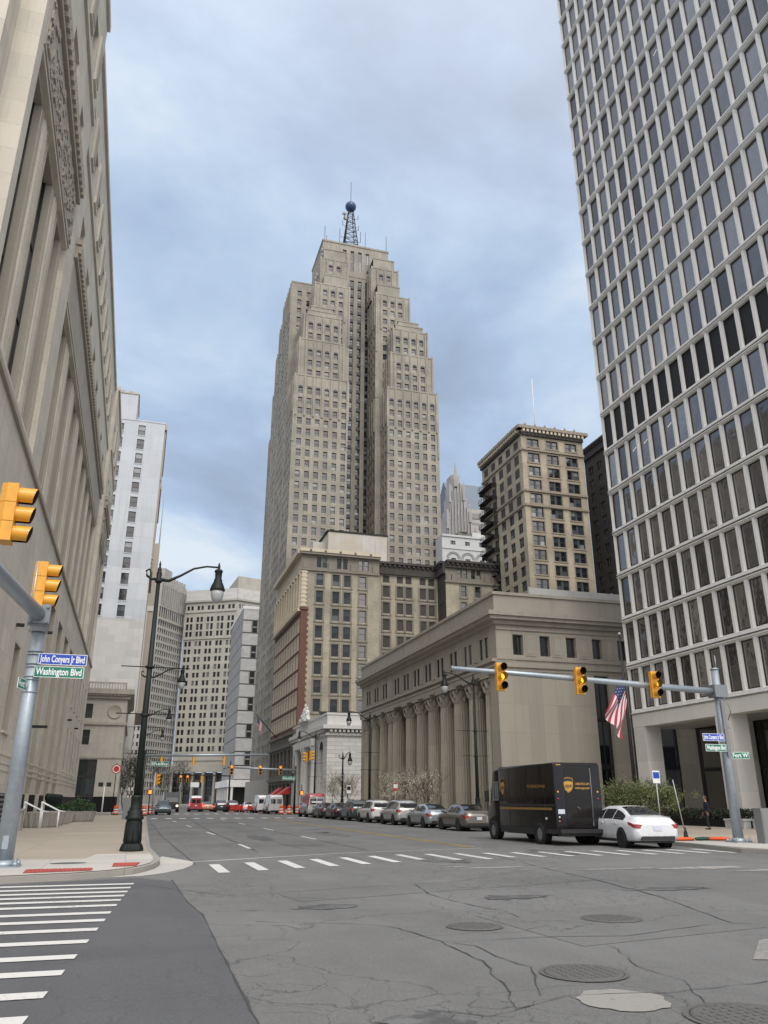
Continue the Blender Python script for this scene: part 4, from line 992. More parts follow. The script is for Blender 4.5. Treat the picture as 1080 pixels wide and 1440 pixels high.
for Pq, a, L, e in ((P, S, 26.0, .9), (Ps, W_, 30.0, .9)):
    e_ = 1 if a == S else 0; t_ = .004*e_; L2 = L if e_ else L-.02
    fbox(w, Pq, a, -.304*e_, L2, -.3, -.001, 11.5+t_, 11.9-t_, 1); fbox(w, Pq, a, -.904*e_, L2, -.9, .2, 12.5+t_, 13.1-t_, 1)
    dentils(w, Pq, a, .3, L2-.3, -.7, -.02, 12.02, 12.45, .7, .36, 1); fbox(w, Pq, a, -.104*e_, L2, -.1, .5, 13.11+t_, 14.69-t_, 1); fbox(w, Pq, a, -.204*e_, L2, -.2, .5, 14.7+t_, 15.05-t_, 1)
w.box(29.1, 55, 128.3, 158, 11.9, 12.6, 0)
w.face([(31,136,12.6),(52,136,12.6),(52,145,17),(31,145,17)], 2)
b.done()
st = thing('statue_group', 'white marble seated figures on the parapet of the marble bank', 'statue', (28.9, 146, 15.05))
m = MB()
def fig(mb, x, y, z, s, lean=0):
    mb.lathe([(.5,0),(.62,.35),(.5,.9),(.34,1.3),(.4,1.65),(.3,1.95),(.12,2.1)], (x, y, z), 10)
    mb.lathe([(.0,-.02),(.17,.08),(.21,.25),(.16,.42),(0,.5)], (x, y-lean*.2, z+2.1), 10)
    mb.tube([(x,y+s*.35,z+1.75),(x-.35,y+s*.6,z+1.35),(x-.5,y+s*.5,z+.9)], [.13,.1,.07], 7); mb.tube([(x,y-s*.35,z+1.75),(x-.25,y-s*.7,z+1.9),(x-.2,y-s*.9,z+2.4)], [.13,.1,.07], 7)
    mb.tube([(x-.1,y+.2,z+.5),(x-.7,y+.25,z+.5),(x-.8,y+.3,z-.0)], [.22,.17,.1], 7)
fig(m, 0, 0, .6, 1); fig(m, 0, 1.6, 0, 1, 1); fig(m, 0, -1.6, 0, -1, -1); m.box(-.7,.6,-1,1,0,.6); m.box(-.8,.7,-3,3,-.001,.2)
m.tube([(0,2.2,.3),(-.2,3.4,.3),(-.3,4.2,.1)], [.4,.3,.15], 8); m.tube([(0,-2.2,.3),(-.2,-3.4,.3),(-.3,-4.2,.1)], [.4,.3,.15], 8)
m.build('figures', M['marble_trim'], st)

# ---- colonnaded bank
b = Bld('colonnaded_building', 'limestone classical building with a long row of fluted Corinthian columns behind the parked cars', 'building', (29, 85, 0))
w = b.part('wall', [M['po'], M['po_trim'], M['blk'], M['soffit']])
XF, YF, YB = 29.0, 62.7, 107.2
P = (XF, YF); WP = 31.0
fr = [(30.6 - XF + 2.62*i, 1.0) for i in range(11)]
slots = [(9.3, 10.8, .3, 12.1), (12.7, 17.5, .3, 12.1)]
b.wall('wall', P, S, WP, 0, 16.2, fr, [(13.6, 1.8)], .45, 'fixed', 'gl_dark', 'frame_dk', extra=slots)
for a, c, z0, z1 in slots: b.win(P, S, a, z0, c-a, z1-z0, .45, 'tall', 'gl_dark', 'dark_bronze')
for i in range(11):
    u = fr[i][0]-.82*1.0
    if i: fbox(w, P, S, u-.65, u+.35, -.05, -.001, 13.55, 15.4, 1); fbox(w, P, S, u-.5, u+.2, -.08, -.051, 13.75, 15.2, 0)
for z0, z1, d in ((12.5, 12.75, .18), (12.2, 12.32, .06), (13.15, 13.35, .12), (15.75, 16.0, .12)):
    fbox(w, P, S, -.0, WP, -d, -.001, z0, z1, 1)
def cornice(Pq, a, L, e0, e1):
    t = .004 if e0 else 0; T_ = t      # the two runs pass each other at the corner a hair apart
    fbox(w, Pq, a, -e0*.3-T_, L-e1*.02, -.3, .2, 16.2+t, 16.55-t, 1); fbox(w, Pq, a, -e0-T_, L-e1*.02, -1.0, .2, 16.85+t, 17.25-t, 1); fbox(w, Pq, a, -e0*.8-T_, L-e1*.02, -.8, .2, 16.56+t, 16.84-t, 1)
    fbox(w, Pq, a, -e0*.1-T_, L-e1*.02, -.1, .6, 17.26+t, 18.84-t, 1); fbox(w, Pq, a, -.25*e0-T_, L-e1*.02, -.25, .6, 18.85+t, 19.12-t, 1)
cornice(P, S, WP, 1, 0)
Ps = (XF, YB); WS = YB - YF
V = lambda y: YB - y
pairs = [65.4 + 3.72*i for i in range(7)] + [91.3] + [96.3 + 3.75*i for i in range(3)]
cols = [(V(y)-1.0+k*1.15, .85) for y in pairs for k in (0, 1)]
b.wall('wall', Ps, W_, WS, 13.2, 16.2, cols, [(13.55, 1.85)], .16, 'fixed', 'gl_dark', 'dark_bronze')
for y in pairs[:-1]: fbox(w, Ps, W_, V(y)-1.0-1.1, V(y)-1.0-.45, -.1, -.001, 13.5, 15.5, 1)
cornice(Ps, W_, WS, 0, 1)
fbox(w, Ps, W_, .01, WS+.04, -.25, 1.9, 12.003, 12.497, 1); fbox(w, Ps, W_, .01, WS+.21, -.32, 1.9, 12.503, 12.697, 0); fbox(w, Ps, W_, .01, WS+.05, -.45, 1.9, 12.953, 13.195, 1); fbox(w, Ps, W_, .01, WS+.03, -.15, 1.9, 12.703, 12.947, 0)
# end piers
fbox(w, Ps, W_, WS-1.7, WS-.004, -.0, 2.2, 0, 12.0, 0); fbox(w, Ps, W_, 0.03, 1.0, 0, 2.2, 0, 12.0, 0)
# wall behind the columns
colY = [66.9 - 1.7, 67.3, 71.0, 74.8, 78.5, 82.2, 85.9, 89.3, 93.1, 94.6, 98.2, 101.9, 105.6]
colY = [65.3, 69.1, 72.9, 76.6, 80.3, 84.0, 87.8, 92.8, 94.7, 98.2, 101.8, 105.4]
Pb2 = (XF+2.2, YB)
gaps = [(colY[i]+colY[i+1])/2 for i in range(len(colY)-1) if colY[i+1]-colY[i] > 3]
opn = [(V(g)-.75, V(g)+.75, 1.2, 3.4) for g in gaps] + [(V(g)-1.1, V(g)+1.1, 4.2, 11.5) for g in gaps]
facade(w, Pb2, W_, WS, 0, 12.0, sorted(opn), .4, 0)
for a, c, z0, z1 in opn: b.win(Pb2, W_, a, z0, c-a, z1-z0, .35, 'tall' if z1 > 5 else 'fixed', 'gl_dark', 'dark_bronze')
fbox(w, Ps, W_, .01, WS+.05, -1.2, 2.19, -.01, .35, 1)
w.box(XF+.1, XF+30.9, YF+.6, YB-.1, 16.3, 17.5, 3)
w.box(XF, XF+31, YB-.02, YB, 0, 19, 0)
w.box(XF+5.5, XF+13, YF+5, YF+14, 17.5, 20.2, 3); w.box(XF+4.6, XF+30, YF+2.2, YF+2.35, 19.4, 20.4, 3)
for i in range(8): w.box(XF+4.6+2.2*i, XF+4.7+2.2*i, YF+2.1, YF+2.2, 17.5, 20.45, 3)
b.done()
colm = []
def column_mesh():
    mb = MB(); n = 20; R0 = .83
    def ring(r, z, fl=.0):
        out = []
        for i in range(n*4):
            a = 2*math.pi*i/(n*4); rr = r*(1 - fl*(1 if i % 4 in (1, 2) else 0)); out.append((rr*math.cos(a), rr*math.sin(a), z))
        return out
    mb.loft([ring(R0, .75, .0), ring(R0, .95, .09), ring(R0*.99, 5, .09), ring(R0*.88, 10.3, .09), ring(R0*.87, 10.5, 0)], 0, False)
    mb.box(-1.05, 1.05, -1.05, 1.05, .35, .55); mb.lathe([(1.0,.551),(1.02,.62),(.95,.68),(.86,.72),(.86,.76)], (0,0,0), 20)
    me = mb.build('shaft', M['po']); md = me.data; bpy.data.objects.remove(me)
    cp = MB(); cp.lathe([(.74,10.45),(.80,10.55),(.74,10.6),(.78,11.2),(.95,11.75)], (0,0,0), 16, 0)
    for tier, (z, r_, hgt) in enumerate(((10.6, .78, .55), (10.95, .84, .6))):
        for i in range(8):
            a = 2*math.pi*(i+.5*tier)/8
            c, s_ = math.cos(a), math.sin(a)
            for t in (-1, 1):
                cp.face([(c*r_-s_*.2*t, s_*r_+c*.2*t, z), (c*(r_+.12), s_*(r_+.12), z), (c*(r_+.32), s_*(r_+.32), z+hgt), (c*(r_+.18)-s_*.16*t, s_*(r_+.18)+c*.16*t, z+hgt*.8)], 0)
    for i in range(4):
        a = math.pi/4 + i*math.pi/2; cp.lathe([(.02,-.1),(.17,-.08),(.2,0),(.17,.08),(.02,.1)], (1.02*math.cos(a), 1.02*math.sin(a), 11.6), 8, 0, axis='x')
    cp.box(-1.0, 1.0, -1.0, 1.0, 11.78, 11.995)
    ce = cp.build('capital', M['po_trim']); cd = ce.data; bpy.data.objects.remove(ce)
    return md, cd
md, cd = column_mesh()
for y in colY:
    o = bpy.data.objects.new('column', md); C.objects.link(o); o.parent = b.root; o.location = (XF+.75-b.off[0], y-b.off[1], 0)
    k = bpy.data.objects.new('capital', cd); C.objects.link(k); k.parent = o

# ---- white gridded office tower on the right
b = Bld('office_tower', 'white precast gridded office tower on pillars, filling the right edge', 'building', (36, 40, 0))
w = b.part('wall', [M['white_conc'], M['white_conc2'], M['soffit'], M['blk']])
P = (36.0, 53.95); BAY = 1.545; NB = 18; NF = 24; FH = 3.645; ZB = 7.8
q = lambda u, d, z: fpt(P, W_, u, d, z)
random.seed(3)
for j in range(NF):
    z0 = ZB + FH*j
    zl, zh = z0+.06, z0+FH-.06
    for i in range(NB):
        u = BAY*i
        o = (u+.10, u+BAY-.10, zl+.24, zh-.16); n_ = (u+.16, u+BAY-.16, zl+.34, zh-.19)
        for (a, c, e, f_) in ((u, u+BAY, zl, o[2]), (u, u+BAY, o[3], zh), (u, o[0], o[2], o[3]), (o[1], u+BAY, o[2], o[3])):
            w.face([q(a,0,e), q(c,0,e), q(c,0,f_), q(a,0,f_)], 0)
        D = .24
        A = [q(o[0],0,o[2]), q(o[1],0,o[2]), q(o[1],0,o[3]), q(o[0],0,o[3])]; B_ = [q(n_[0],D,n_[2]), q(n_[1],D,n_[2]), q(n_[1],D,n_[3]), q(n_[0],D,n_[3])]
        for k in range(4): w.face([A[k], A[(k+1)%4], B_[(k+1)%4], B_[k]], 0)
        st_ = 'fixed'; gm = 'gl_tower'
        if j == 6: gm = 'gl_louvre'
        elif (i, j) in ((2,5),(3,5),(5,5),(8,14),(4,10),(10,17)): st_ = 'lit'
        b.win(P, W_, n_[0], n_[2], n_[1]-n_[0], n_[3]-n_[2], D, st_, gm, 'dark_bronze')
    fbox(w, P, W_, 0, NB*BAY, .1, .3, z0-.0605, z0+.0605, 0)
    fbox(w, P, W_, 0, NB*BAY, -.09, -.001, zh-.06, zh, 0); fbox(w, P, W_, 0, NB*BAY, -.09, -.001, zl, zl+.06, 0)
fbox(w, P, W_, 0, NB*BAY, .0, 1.0, 6.85, 7.74, 1)
ZT = ZB + NF*FH
w.box(36.5, 66, 26.2, 53.9, ZT-.5, ZT+1.5, 0); w.box(36.6, 66, 26.2, 53.9, 6.95, 7.7, 2)
for (y0_, y1_) in ((53.95, 53.9), (26.14, 26.2)): w.face([(36,y0_,6.85),(66,y0_,6.85),(66,y0_,ZT),(36,y0_,ZT)] if y0_ < 30 else [(66,y0_,6.85),(36,y0_,6.85),(36,y0_,ZT),(66,y0_,ZT)], 0)
w.face([(66,26.2,0),(66,53.9,0),(66,53.9,ZT),(66,26.2,ZT)], 0)
pil = b.part('pillar', [M['white_conc2']])
for y in (53.93, 44.66, 35.39, 27.65):
    for x in (36.02, 47.0): b.part('pillar', [M['white_conc2']], 'pillar%s%s' % (y, x)).box(x, x+1.35, y-1.4, y, 0, 6.94)
b.parts.pop('pillar', None)
lb = (41.5, 53.9)
b.wall('wall', lb, W_, 27.6, 0, 6.95, [(.3+2.29*i, 2.1) for i in range(12)], [(.25, 3.5), (3.95, 2.9)], .05, 'fixed', 'gl_lobby', 'dark_bronze', mi=3)
b.win(lb, W_, 0, 0, .02, .02, 0, 'fixed', 'gl_lobby', 'dark_bronze')
w.box(41.7, 65.9, 53.2, 53.5, 0, 6.95, 3); 
for y in (47.5, 42.4, 38.9, 50.2): w.box(41.1, 41.45, y, y+.7, 0, 6.94, 1)
rs = b.part('ring_emblem', [M['frame_wt']])
n = 20
for k in range(n):
    a0, a1 = 2*math.pi*k/n, 2*math.pi*(k+1)/n
    rs.face([(41.35, 41.6+.55*math.cos(a), 5.2+.55*math.sin(a)) if r_ else (41.35, 41.6+.4*math.cos(a), 5.2+.4*math.sin(a)) for r_, a in ((1,a0),(1,a1),(0,a1),(0,a0))][::-1], 0)
b.done()
# ================================================================== STREET FURNITURE
M['galv'] = plain('galvanised_steel', (.34, .39, .43), .42, .55, .22, 9); M['galv2'] = plain('galvanised_bolts', (.22,.24,.26), .5, .5)
M['sigy'] = plain('signal_yellow', (.72, .335, .02), .45, var=.25, coat=.3); M['visor'] = plain('visor_black', (.01,.01,.01), .5)
M['amber_on'] = plain('amber_lens_lit', (1, .6, .05), .4, emis=((1, .55, .03), 1.5)); M['lens'] = plain('unlit_lens', (.02,.015,.015), .2)
M['orange_on'] = plain('orange_lens_lit', (1, .25, .02), .4, emis=((1, .22, .02), 2.2))
M['lampgreen'] = plain('dark_green_paint', (.007, .013, .011), .55, var=.3, scale=20, spec=.3); M['lampglass'] = plain('frosted_globe', (.36,.38,.38), .2)
M['sblue'] = plain('sign_blue', (.01, .06, .42), .4); M['sgreen'] = plain('sign_green', (.0, .17, .11), .4); M['swhite'] = plain('sign_white', (.75,.77,.77), .5)
M['sred'] = plain('sign_red', (.45, .03, .03), .45); M['orange'] = plain('barrel_orange', (.75, .10, .015), .5, var=.15); M['alu'] = plain('sign_back', (.4,.42,.43), .4, .4)
M['conc'] = stone('planter_concrete', (.30,.29,.26), None, .8, .15, .4); M['boxgrey'] = plain('cabinet_grey', (.20,.21,.21), .55, .2, .15)
M['leafd'] = plain('hedge_green', (.03,.065,.018), .7, var=.5, scale=14); M['bark'] = plain('bark', (.085,.07,.055), .9, var=.4, scale=20)

def signal_head(name, label, loc, rz, hgt=1.08, lit=1, group=None, mat_on='amber_on', backplate=False):
    t = thing(name, label, 'traffic light', loc, rz, group); k = hgt/1.08; mb = MB()
    for i in range(3):
        z = (1-i)*.35*k
        mb.prism([(-.17*k,-.05*k),(.17*k,-.05*k),(.17*k,.10*k),(.10*k,.2*k),(-.10*k,.2*k),(-.17*k,.10*k)], z-.17*k, z+.17*k)
        mb.box(-.18*k, .18*k, -.075*k, -.051*k, z-.172*k, z+.172*k)
    mb.build('housing', M['sigy'], t)
    for i in range(3):
        z = (1-i)*.35*k; n = 14; r_ = .145*k; v = MB(); rings = []
        for yy, ex in ((-.075*k, 0), (-.38*k, 1)):
            rings.append([(r_*math.cos(a), yy + (0 if not ex else .035*k*(1-math.sin(a))), z + r_*math.sin(a)) for a in [R(-68)+R(316)*j/n for j in range(n+1)]])
        v.loft(rings, 0, True, closed=False, cap=False)
        rin = [[(x*.95, y, z+(zz-z)*.95) for x, y, zz in rg] for rg in rings]; v.loft(rin[::-1], 1, True, closed=False, cap=False)
        o = v.build('visor', [M['sigy'], M['visor']], t)
        l = MB(); l.lathe([(0,-.095*k),(r_*.55,-.09*k),(r_*.9,-.077*k),(r_*.92,-.07*k)], (0,0,z), 16, 0, True, axis='y')
        o = l.build('lens', M[mat_on] if i == lit else M['lens'], t)
    return t
def pole(mb, x, y, z0, z1, r0, r1, mi=0, n=14): mb.tube([(x, y, z0), (x, y, z1)], [r0, r1], n, mi)
def base_plate(mb, x, y, r_=.32, mi=0):
    mb.box(x-r_, x+r_, y-r_, y+r_, .13, .17, mi); mb.lathe([(r_*.85,.17),(r_*.7,.24),(r_*.62,.3)], (x, y, 0), 14, mi)
    for sx in (-1, 1):
        for sy in (-1, 1): mb.lathe([(.06,.17),(.06,.25),(.03,.25),(.03,.33),(0,.33)], (x+sx*r_*.78, y+sy*r_*.78, 0), 8, mi)
SG = 'street name signs at the junction'
def name_sign(text, mat, label, loc, w_, h_, rz=0, group=SG, tsx=1.0):
    t = thing('street_name_sign', label, 'street sign', loc, rz, group)
    mb = MB(); mb.box(-w_/2, w_/2, -.008, .008, -h_/2, h_/2, 0); mb.box(-w_/2+.015, w_/2-.015, -.0105, -.0081, -h_/2+.015, h_/2-.015, 1)
    mb.build('panel', [M['swhite'], M[mat]], t)
    o = text_obj('lettering', text, h_*.86, M['swhite'], t, (0, -.012, 0), (math.pi/2, 0, 0), .002, 'CENTER', 1.0, .006)
    wd_ = o.dimensions.x if o.dimensions.x > 0 else max(v.co.x for v in o.data.vertices)-min(v.co.x for v in o.data.vertices)
    o.scale = ((w_-.1)/wd_, 1, 1)
    return t
# left pole, its arm runs across the side street towards us
t = thing('signal_pole', 'galvanised traffic-light pole with a thick mast arm at the left edge', 'traffic pole', (-2.83, 22.7, 0))
mb = MB(); pole(mb, 0, 0, .14, 6.1, .215, .165); base_plate(mb, 0, 0, .38)
for z in (4.3, 4.62, 4.7, 4.95, 5.03, 5.28, 5.36): mb.lathe([(.196,-.012),(.203,0),(.196,.012)], (0,0,z), 14)
mb.box(-.07,.07,-.225,-.19,.55,.85)
mb.build('post', M['galv'], t)
mb = MB(); mb.tube([(-.0, -.1, 6.3), (-.30, -2.4, 6.36), (-.62, -4.9, 6.42), (-1.2, -9.2, 6.6), (-1.9, -14, 6.8)], [.19, .18, .17, .155, .13], 14); mb.lathe([(.24,-.1),(.24,.55),(.17,.66),(0,.68)], (0, 0, 5.98), 14); mb.build('mast_arm', M['galv'], t)
mb = MB(); mb.box(-.27,.27,-.30,-.22,6.0,6.62); mb.box(-.27,.27,-.38,-.305,6.05,6.57)
for sx in (-.2,.2):
    for z in (6.1, 6.5): mb.lathe([(.045,0),(.045,-.07),(0,-.07)], (sx, -.38, z), 6, 0, False, 'y')
mb.build('clamp', M['galv2'], t)
mb = MB(); mb.tube([(-.22,-.35,6.1),(-.22,-.35,7.75)], .03, 8)
for z in (6.75, 7.62): mb.tube([(-.22,-.35,z),(-.05,-.2,z)], .02, 6)
mb.build('bracket', M['galv'], t)
mb = MB(); mb.box(.1,.42,-.06,-.04,4.22,4.62,0); mb.build('small_sign', M['sgreen'], t, (0.05,0.6,0)) if False else None
signal_head('traffic_light', 'yellow traffic light turned right, fixed above the left pole', (-2.88, 22.5, 7.12), R(90), 1.28, None, 'traffic lights facing the side street')
signal_head('traffic_light', 'yellow traffic light hung from the mast arm, nearest of all at the left edge', (-3.0, 17.1, 7.28), R(90), 1.30, None, 'traffic lights facing the side street')
name_sign('John Conyers Jr Blvd', 'sblue', 'blue street name sign on the left pole', (-2.10, 22.42, 5.14), 1.2, .29)
name_sign('Washington Blvd', 'sgreen', 'green Washington Blvd sign below the blue one on the left pole', (-2.15, 22.42, 4.81), 1.22, .29)
name_sign('Fort W', 'sgreen', 'small green name sign seen edge-on on the left pole', (-2.95, 22.3, 4.45), .8, .26, R(78))
# right pole
t = thing('signal_pole', 'galvanised traffic-light pole with long mast arm on the right corner', 'traffic pole', (22.65, 27.7, 0))
mb = MB(); pole(mb, 0, 0, .14, 6.75, .20, .15); base_plate(mb, 0, 0, .36); mb.lathe([(.17,0),(.17,.06),(0,.1)], (0,0,6.75), 12); mb.tube([(.1,0,6.7),(.1,0,7.35)], .018, 5); mb.build('post', M['galv'], t)
mb = MB(); mb.tube([(-.1,0,5.86),(-4,0,6.02),(-8,0,6.18),(-11.65,0,6.30)], [.135,.12,.10,.08], 12); mb.lathe([(.09,0),(.09,-.05),(0,-.05)], (-11.65,0,6.3), 10, 0, True, 'x'); mb.build('mast_arm', M['galv'], t)
mb = MB(); mb.box(-.30,.30,-.24,.24,5.62,6.12); mb.build('clamp', M['galv2'], t)
mb = MB(); mb.box(-.14,.02,-.28,-.2,3.3,5.5); mb.tube([(.05,-.24,5.6),(.2,-.3,5.3),(.25,-.3,5.0),(.1,-.26,4.7)], .02, 6); mb.box(-.2,.12,-.24,-.215,4.35,4.55); mb.build('conduit', M['boxgrey'], t)
for i, (x, lb) in enumerate(((12.82, 'yellow traffic light showing amber, nearest the tip of the right mast arm'), (16.15, 'yellow traffic light showing amber, middle of the right mast arm'), (19.5, 'yellow traffic light showing amber, nearest the right pole beside the flag'))):
    signal_head('traffic_light', lb, (x, 27.45, 6.02-.012*i), 0, 1.06, 1, 'traffic lights on the right mast arm')
name_sign('John Conyers Jr Blvd', 'sblue', 'blue street name sign on the right pole', (21.93, 27.42, 4.02), 1.02, .28)
name_sign('Washington Blvd', 'sgreen', 'green Washington Blvd sign below the blue one on the right pole', (21.98, 27.42, 3.62), .98, .27)
name_sign('Fort W', 'sgreen', 'small green sign reading Fort W on the right pole', (23.13, 27.5, 3.35), .7, .26, R(-20))
t = thing('control_cabinet', 'plain grey metal cabinet beside the right traffic-light pole', 'cabinet', (23.15, 26.75, .13)); mb = MB(); mb.box(-.26,.26,-.2,.2,0,1.25); mb.build('body', M['boxgrey'], t); mb = MB(); mb.box(-.22,.22,-.215,-.201,.1,1.15); mb.build('door', M['boxgrey'], t)

# ornate lamps
def lamp_parts(t, side=1, hgt=9.4, heads=1, banners=True, arm=2.1):
    mb = MB()
    mb.lathe([(.37,.13),(.37,.2),(.34,.28),(.31,.34),(.295,.36)], (0,0,0), 8, 0, False); mb.lathe([(.28,.36),(.265,.5),(.245,1.0),(.24,1.06)], (0,0,0), 12)
    mb.lathe([(.24,1.06),(.29,1.09),(.29,1.16),(.23,1.22),(.25,1.32),(.19,1.36),(.2,1.40),(.165,1.46),(.165,1.72),(.185,1.75),(.165,1.79),(.155,1.82)], (0,0,0), 16)
    for i in range(8):
        a = 2*math.pi*i/8; mb.tube([(.27*math.cos(a),.27*math.sin(a),.4),(.247*math.cos(a),.247*math.sin(a),1.0)], .018, 5)
    mb.build('base', M['lampgreen'], t)
    mb = MB(); mb.tube([(0,0,1.8),(0,0,4.4),(0,0,hgt-.3)], [.12,.105,.07], 14)
    for z in (4.38, 6.0): mb.lathe([(.15,-.04),(.16,0),(.15,.04)], (0,0,z), 12)
    mb.lathe([(.085,-.35),(.13,-.3),(.13,-.24),(.08,-.2),(.10,0),(.07,.08),(.075,.15),(.03,.28),(.045,.33),(.0,.5)], (0,0,hgt), 12)
    mb.build('post', M['lampgreen'], t)
    if banners:
        for z in (6.0, 4.42):
            mb = MB(); mb.tube([(-.95,0,z),(1.35 if z > 5 else .95,0,z)], .018, 6); mb.build('banner_arm', M['lampgreen'], t)
    for s_ in ([side] if heads == 1 else [1, -1]):
        L = arm
        mb = MB(); pts = [(0,0,hgt-.22),(s_*.35*L/2.1,0,hgt-.24),(s_*.75*L/2.1,0,hgt-.02),(s_*1.2*L/2.1,0,hgt+.28),(s_*1.65*L/2.1,0,hgt+.40),(s_*L,0,hgt+.40)]
        mb.tube(pts, [.07,.06,.045,.038,.035,.035], 8)
        if heads == 1: mb.tube([(0,0,hgt-.2),(-s_*.25,0,hgt-.22),(-s_*.42,0,hgt-.10),(-s_*.45,0,hgt+.08),(-s_*.36,0,hgt+.14),(-s_*.31,0,hgt+.06)], [.06,.05,.045,.04,.035,.03], 8)
        mb.build('arm', M['lampgreen'], t)
        mb = MB(); x = s_*L
        mb.lathe([(0,.62),(.03,.55),(.05,.46),(.05,.36),(.13,.32),(.16,.26),(.13,.22),(.12,.0),(.15,-.05),(.155,-.12),(.22,-.26),(.27,-.40),(.275,-.46),(.24,-.48)], (x,0,hgt-.02), 16)
        o = mb.build('lantern', M['lampgreen'], t)
        g_ = MB(); g_.lathe([(.235,-.48),(.235,-.60),(.20,-.76),(.13,-.88),(.0,-.93)], (x,0,hgt-.02), 16); g_.build('globe', M['lampglass'], o)
LG = 'ornate street lamps along both kerbs'
lamp0 = thing('street_lamp', 'tall dark green ornate street lamp on the near left corner, its globe over the road', 'street lamp', (.15, 28.7, 0), 0, LG); lamp_parts(lamp0, 1, 9.35)
for x, y, s_, lb in ((.25, 53.5, 1, 'dark green street lamp directly beyond the nearest one on the left pavement'), (.5, 79, 1, 'third green street lamp from the corner on the left pavement'), (.7, 103, 1, 'fourth green street lamp on the left, near the side street'),
                     (21.4, 50.2, -1, 'dark street lamp in front of the right-most columns, behind the delivery truck'), (21.4, 76.0, -1, 'dark street lamp in front of the far columns, beyond the silver cars'), (21.3, 100.5, -1, 'dark street lamp before the marble bank, near the side street')):
    c = copy_tree(lamp0); c.location = (x, y, 0); c['label'] = lb
    if s_ < 0: c.rotation_euler = (0, 0, math.pi)
t = thing('street_lamp', 'shorter dark street lamp with a small head beside the last of the columns', 'street lamp', (21.6, 87.5, 0), 0, LG); lamp_parts(t, 1, 6.2, 1, False, .8)

# mast arms at the second crossing
def far_pole(label, x, y, dirx, L, z, heads, group, on='orange_on', face=0, r_=.16, dark=False):
    t = thing('signal_pole', label, 'traffic pole', (x, y, 0)); mt = M['galv'] if not dark else M['iron']
    mb = MB(); pole(mb, 0, 0, .1, z+.5, r_, r_*.75); mb.build('post', M['iron'], t)
    mb = MB(); mb.tube([(0,0,z),(dirx*L,0,z+.25)], [.15,.11], 10); mb.build('mast_arm', M['galv'], t)
    return t
far_pole('dark post with a pale mast arm from the left kerb across the second crossing', .9, 87, 1, 12.4, 5.95, 0, '')
far_pole('dark post with a pale mast arm from the right kerb across the second crossing', 19.9, 106, -1, 8.4, 5.35, 0, '')
for x, lb in ((3.1, 'yellow-backed signal nearest the lamp post on the second crossing'), (6.3, 'yellow-backed signal in the middle of the second crossing arm'), (9.4, 'yellow-backed signal near the tip of the second crossing arm')):
    signal_head('traffic_light', lb, (x-.6, 87.1, 5.55), math.pi, .95, None, 'signals at the second crossing')
for x, lb in ((11.7, 'orange-lit far signal at the tip of the right kerb arm'), (15.3, 'orange-lit far signal midway along the right kerb arm'), (17.9, 'orange-lit far signal close to the right kerb post')):
    signal_head('traffic_light', lb, (x, 105.8, 5.3), 0, 1.15, 0, 'signals at the second crossing', 'orange_on')
name_sign('Shelby', 'sgreen', 'green Shelby sign hung at the left of the second crossing', (2.35, 86.8, 5.15), 1.75, .5, 0, 'far street name signs')
name_sign('Shelby', 'sgreen', 'green Shelby sign hung before the red awnings on the right', (19.0, 105.7, 4.35), 1.7, .5, 0, 'far street name signs')
signal_head('traffic_light', 'yellow signal on a post beyond the left kerb, facing right', (2.6, 98, 3.9), R(60), 1.2, None, 'signals at the second crossing')
signal_head('traffic_light', 'yellow signal turned right in front of the marble bank arch', (21.9, 106, 7.2), R(90), 1.2, None, 'signals at the second crossing')
signal_head('traffic_light', 'yellow signal turned left beside its twin before the marble bank', (21.2, 106, 7.0), R(-90), 1.2, None, 'signals at the second crossing')
for x, y, lb in ((1.9, 98, 'orange walk signal near the left barrels'), (20.5, 104.5, 'orange walk signal before the marble bank door')):
    t = thing('pedestrian_signal', lb, 'pedestrian signal', (x, y, 0)); mb = MB(); pole(mb, 0, .2, .1, 3.6, .06, .05); mb.build('post', M['iron'], t); mb = MB(); mb.box(-.25,.25,-.15,.15,2.3,2.85); mb.build('housing', M['visor'], t); mb = MB(); mb.box(-.16,.16,-.165,-.151,2.38,2.76); mb.build('display', M['orange_on'], t)
t = thing('signal_pole', 'plain silver post carrying a signal behind the orange barrels', 'traffic pole', (2.3, 98, 0)); mb = MB(); pole(mb, 0, 0, .1, 4.6, .1, .09); mb.build('post', M['galv'], t)
t = thing('signal_gantry', 'thin dark gantry with yellow signals at the far end of the street', 'traffic pole', (13.5, 165, 0)); mb = MB(); pole(mb, 4.5, 0, 0, 9, .16, .12); mb.tube([(4.5,0,6.2),(-5.5,0,6.4)], .1, 8); mb.build('frame', M['iron'], t)
for x, lb in ((8.6,'leftmost far signal on the thin dark gantry'),(9.9,'second far signal on the thin dark gantry'),(12.6,'third far signal on the thin dark gantry, beside the red vehicle')):
    signal_head('traffic_light', lb, (x, 164.8, 5.6), math.pi if x > 12 else 0, 1.3, 0, 'signals on the far gantry', 'orange_on')
t = thing('information_sign', 'white far sign board beneath the dark gantry', 'sign', (11.4, 165, 0)); mb = MB(); mb.box(-.8,.8,-.05,.05,4.1,5.0); mb.build('board', M['swhite'], t); mb = MB(); pole(mb, 0, .1, 0, 5, .05, .05); mb.build('post', M['iron'], t)

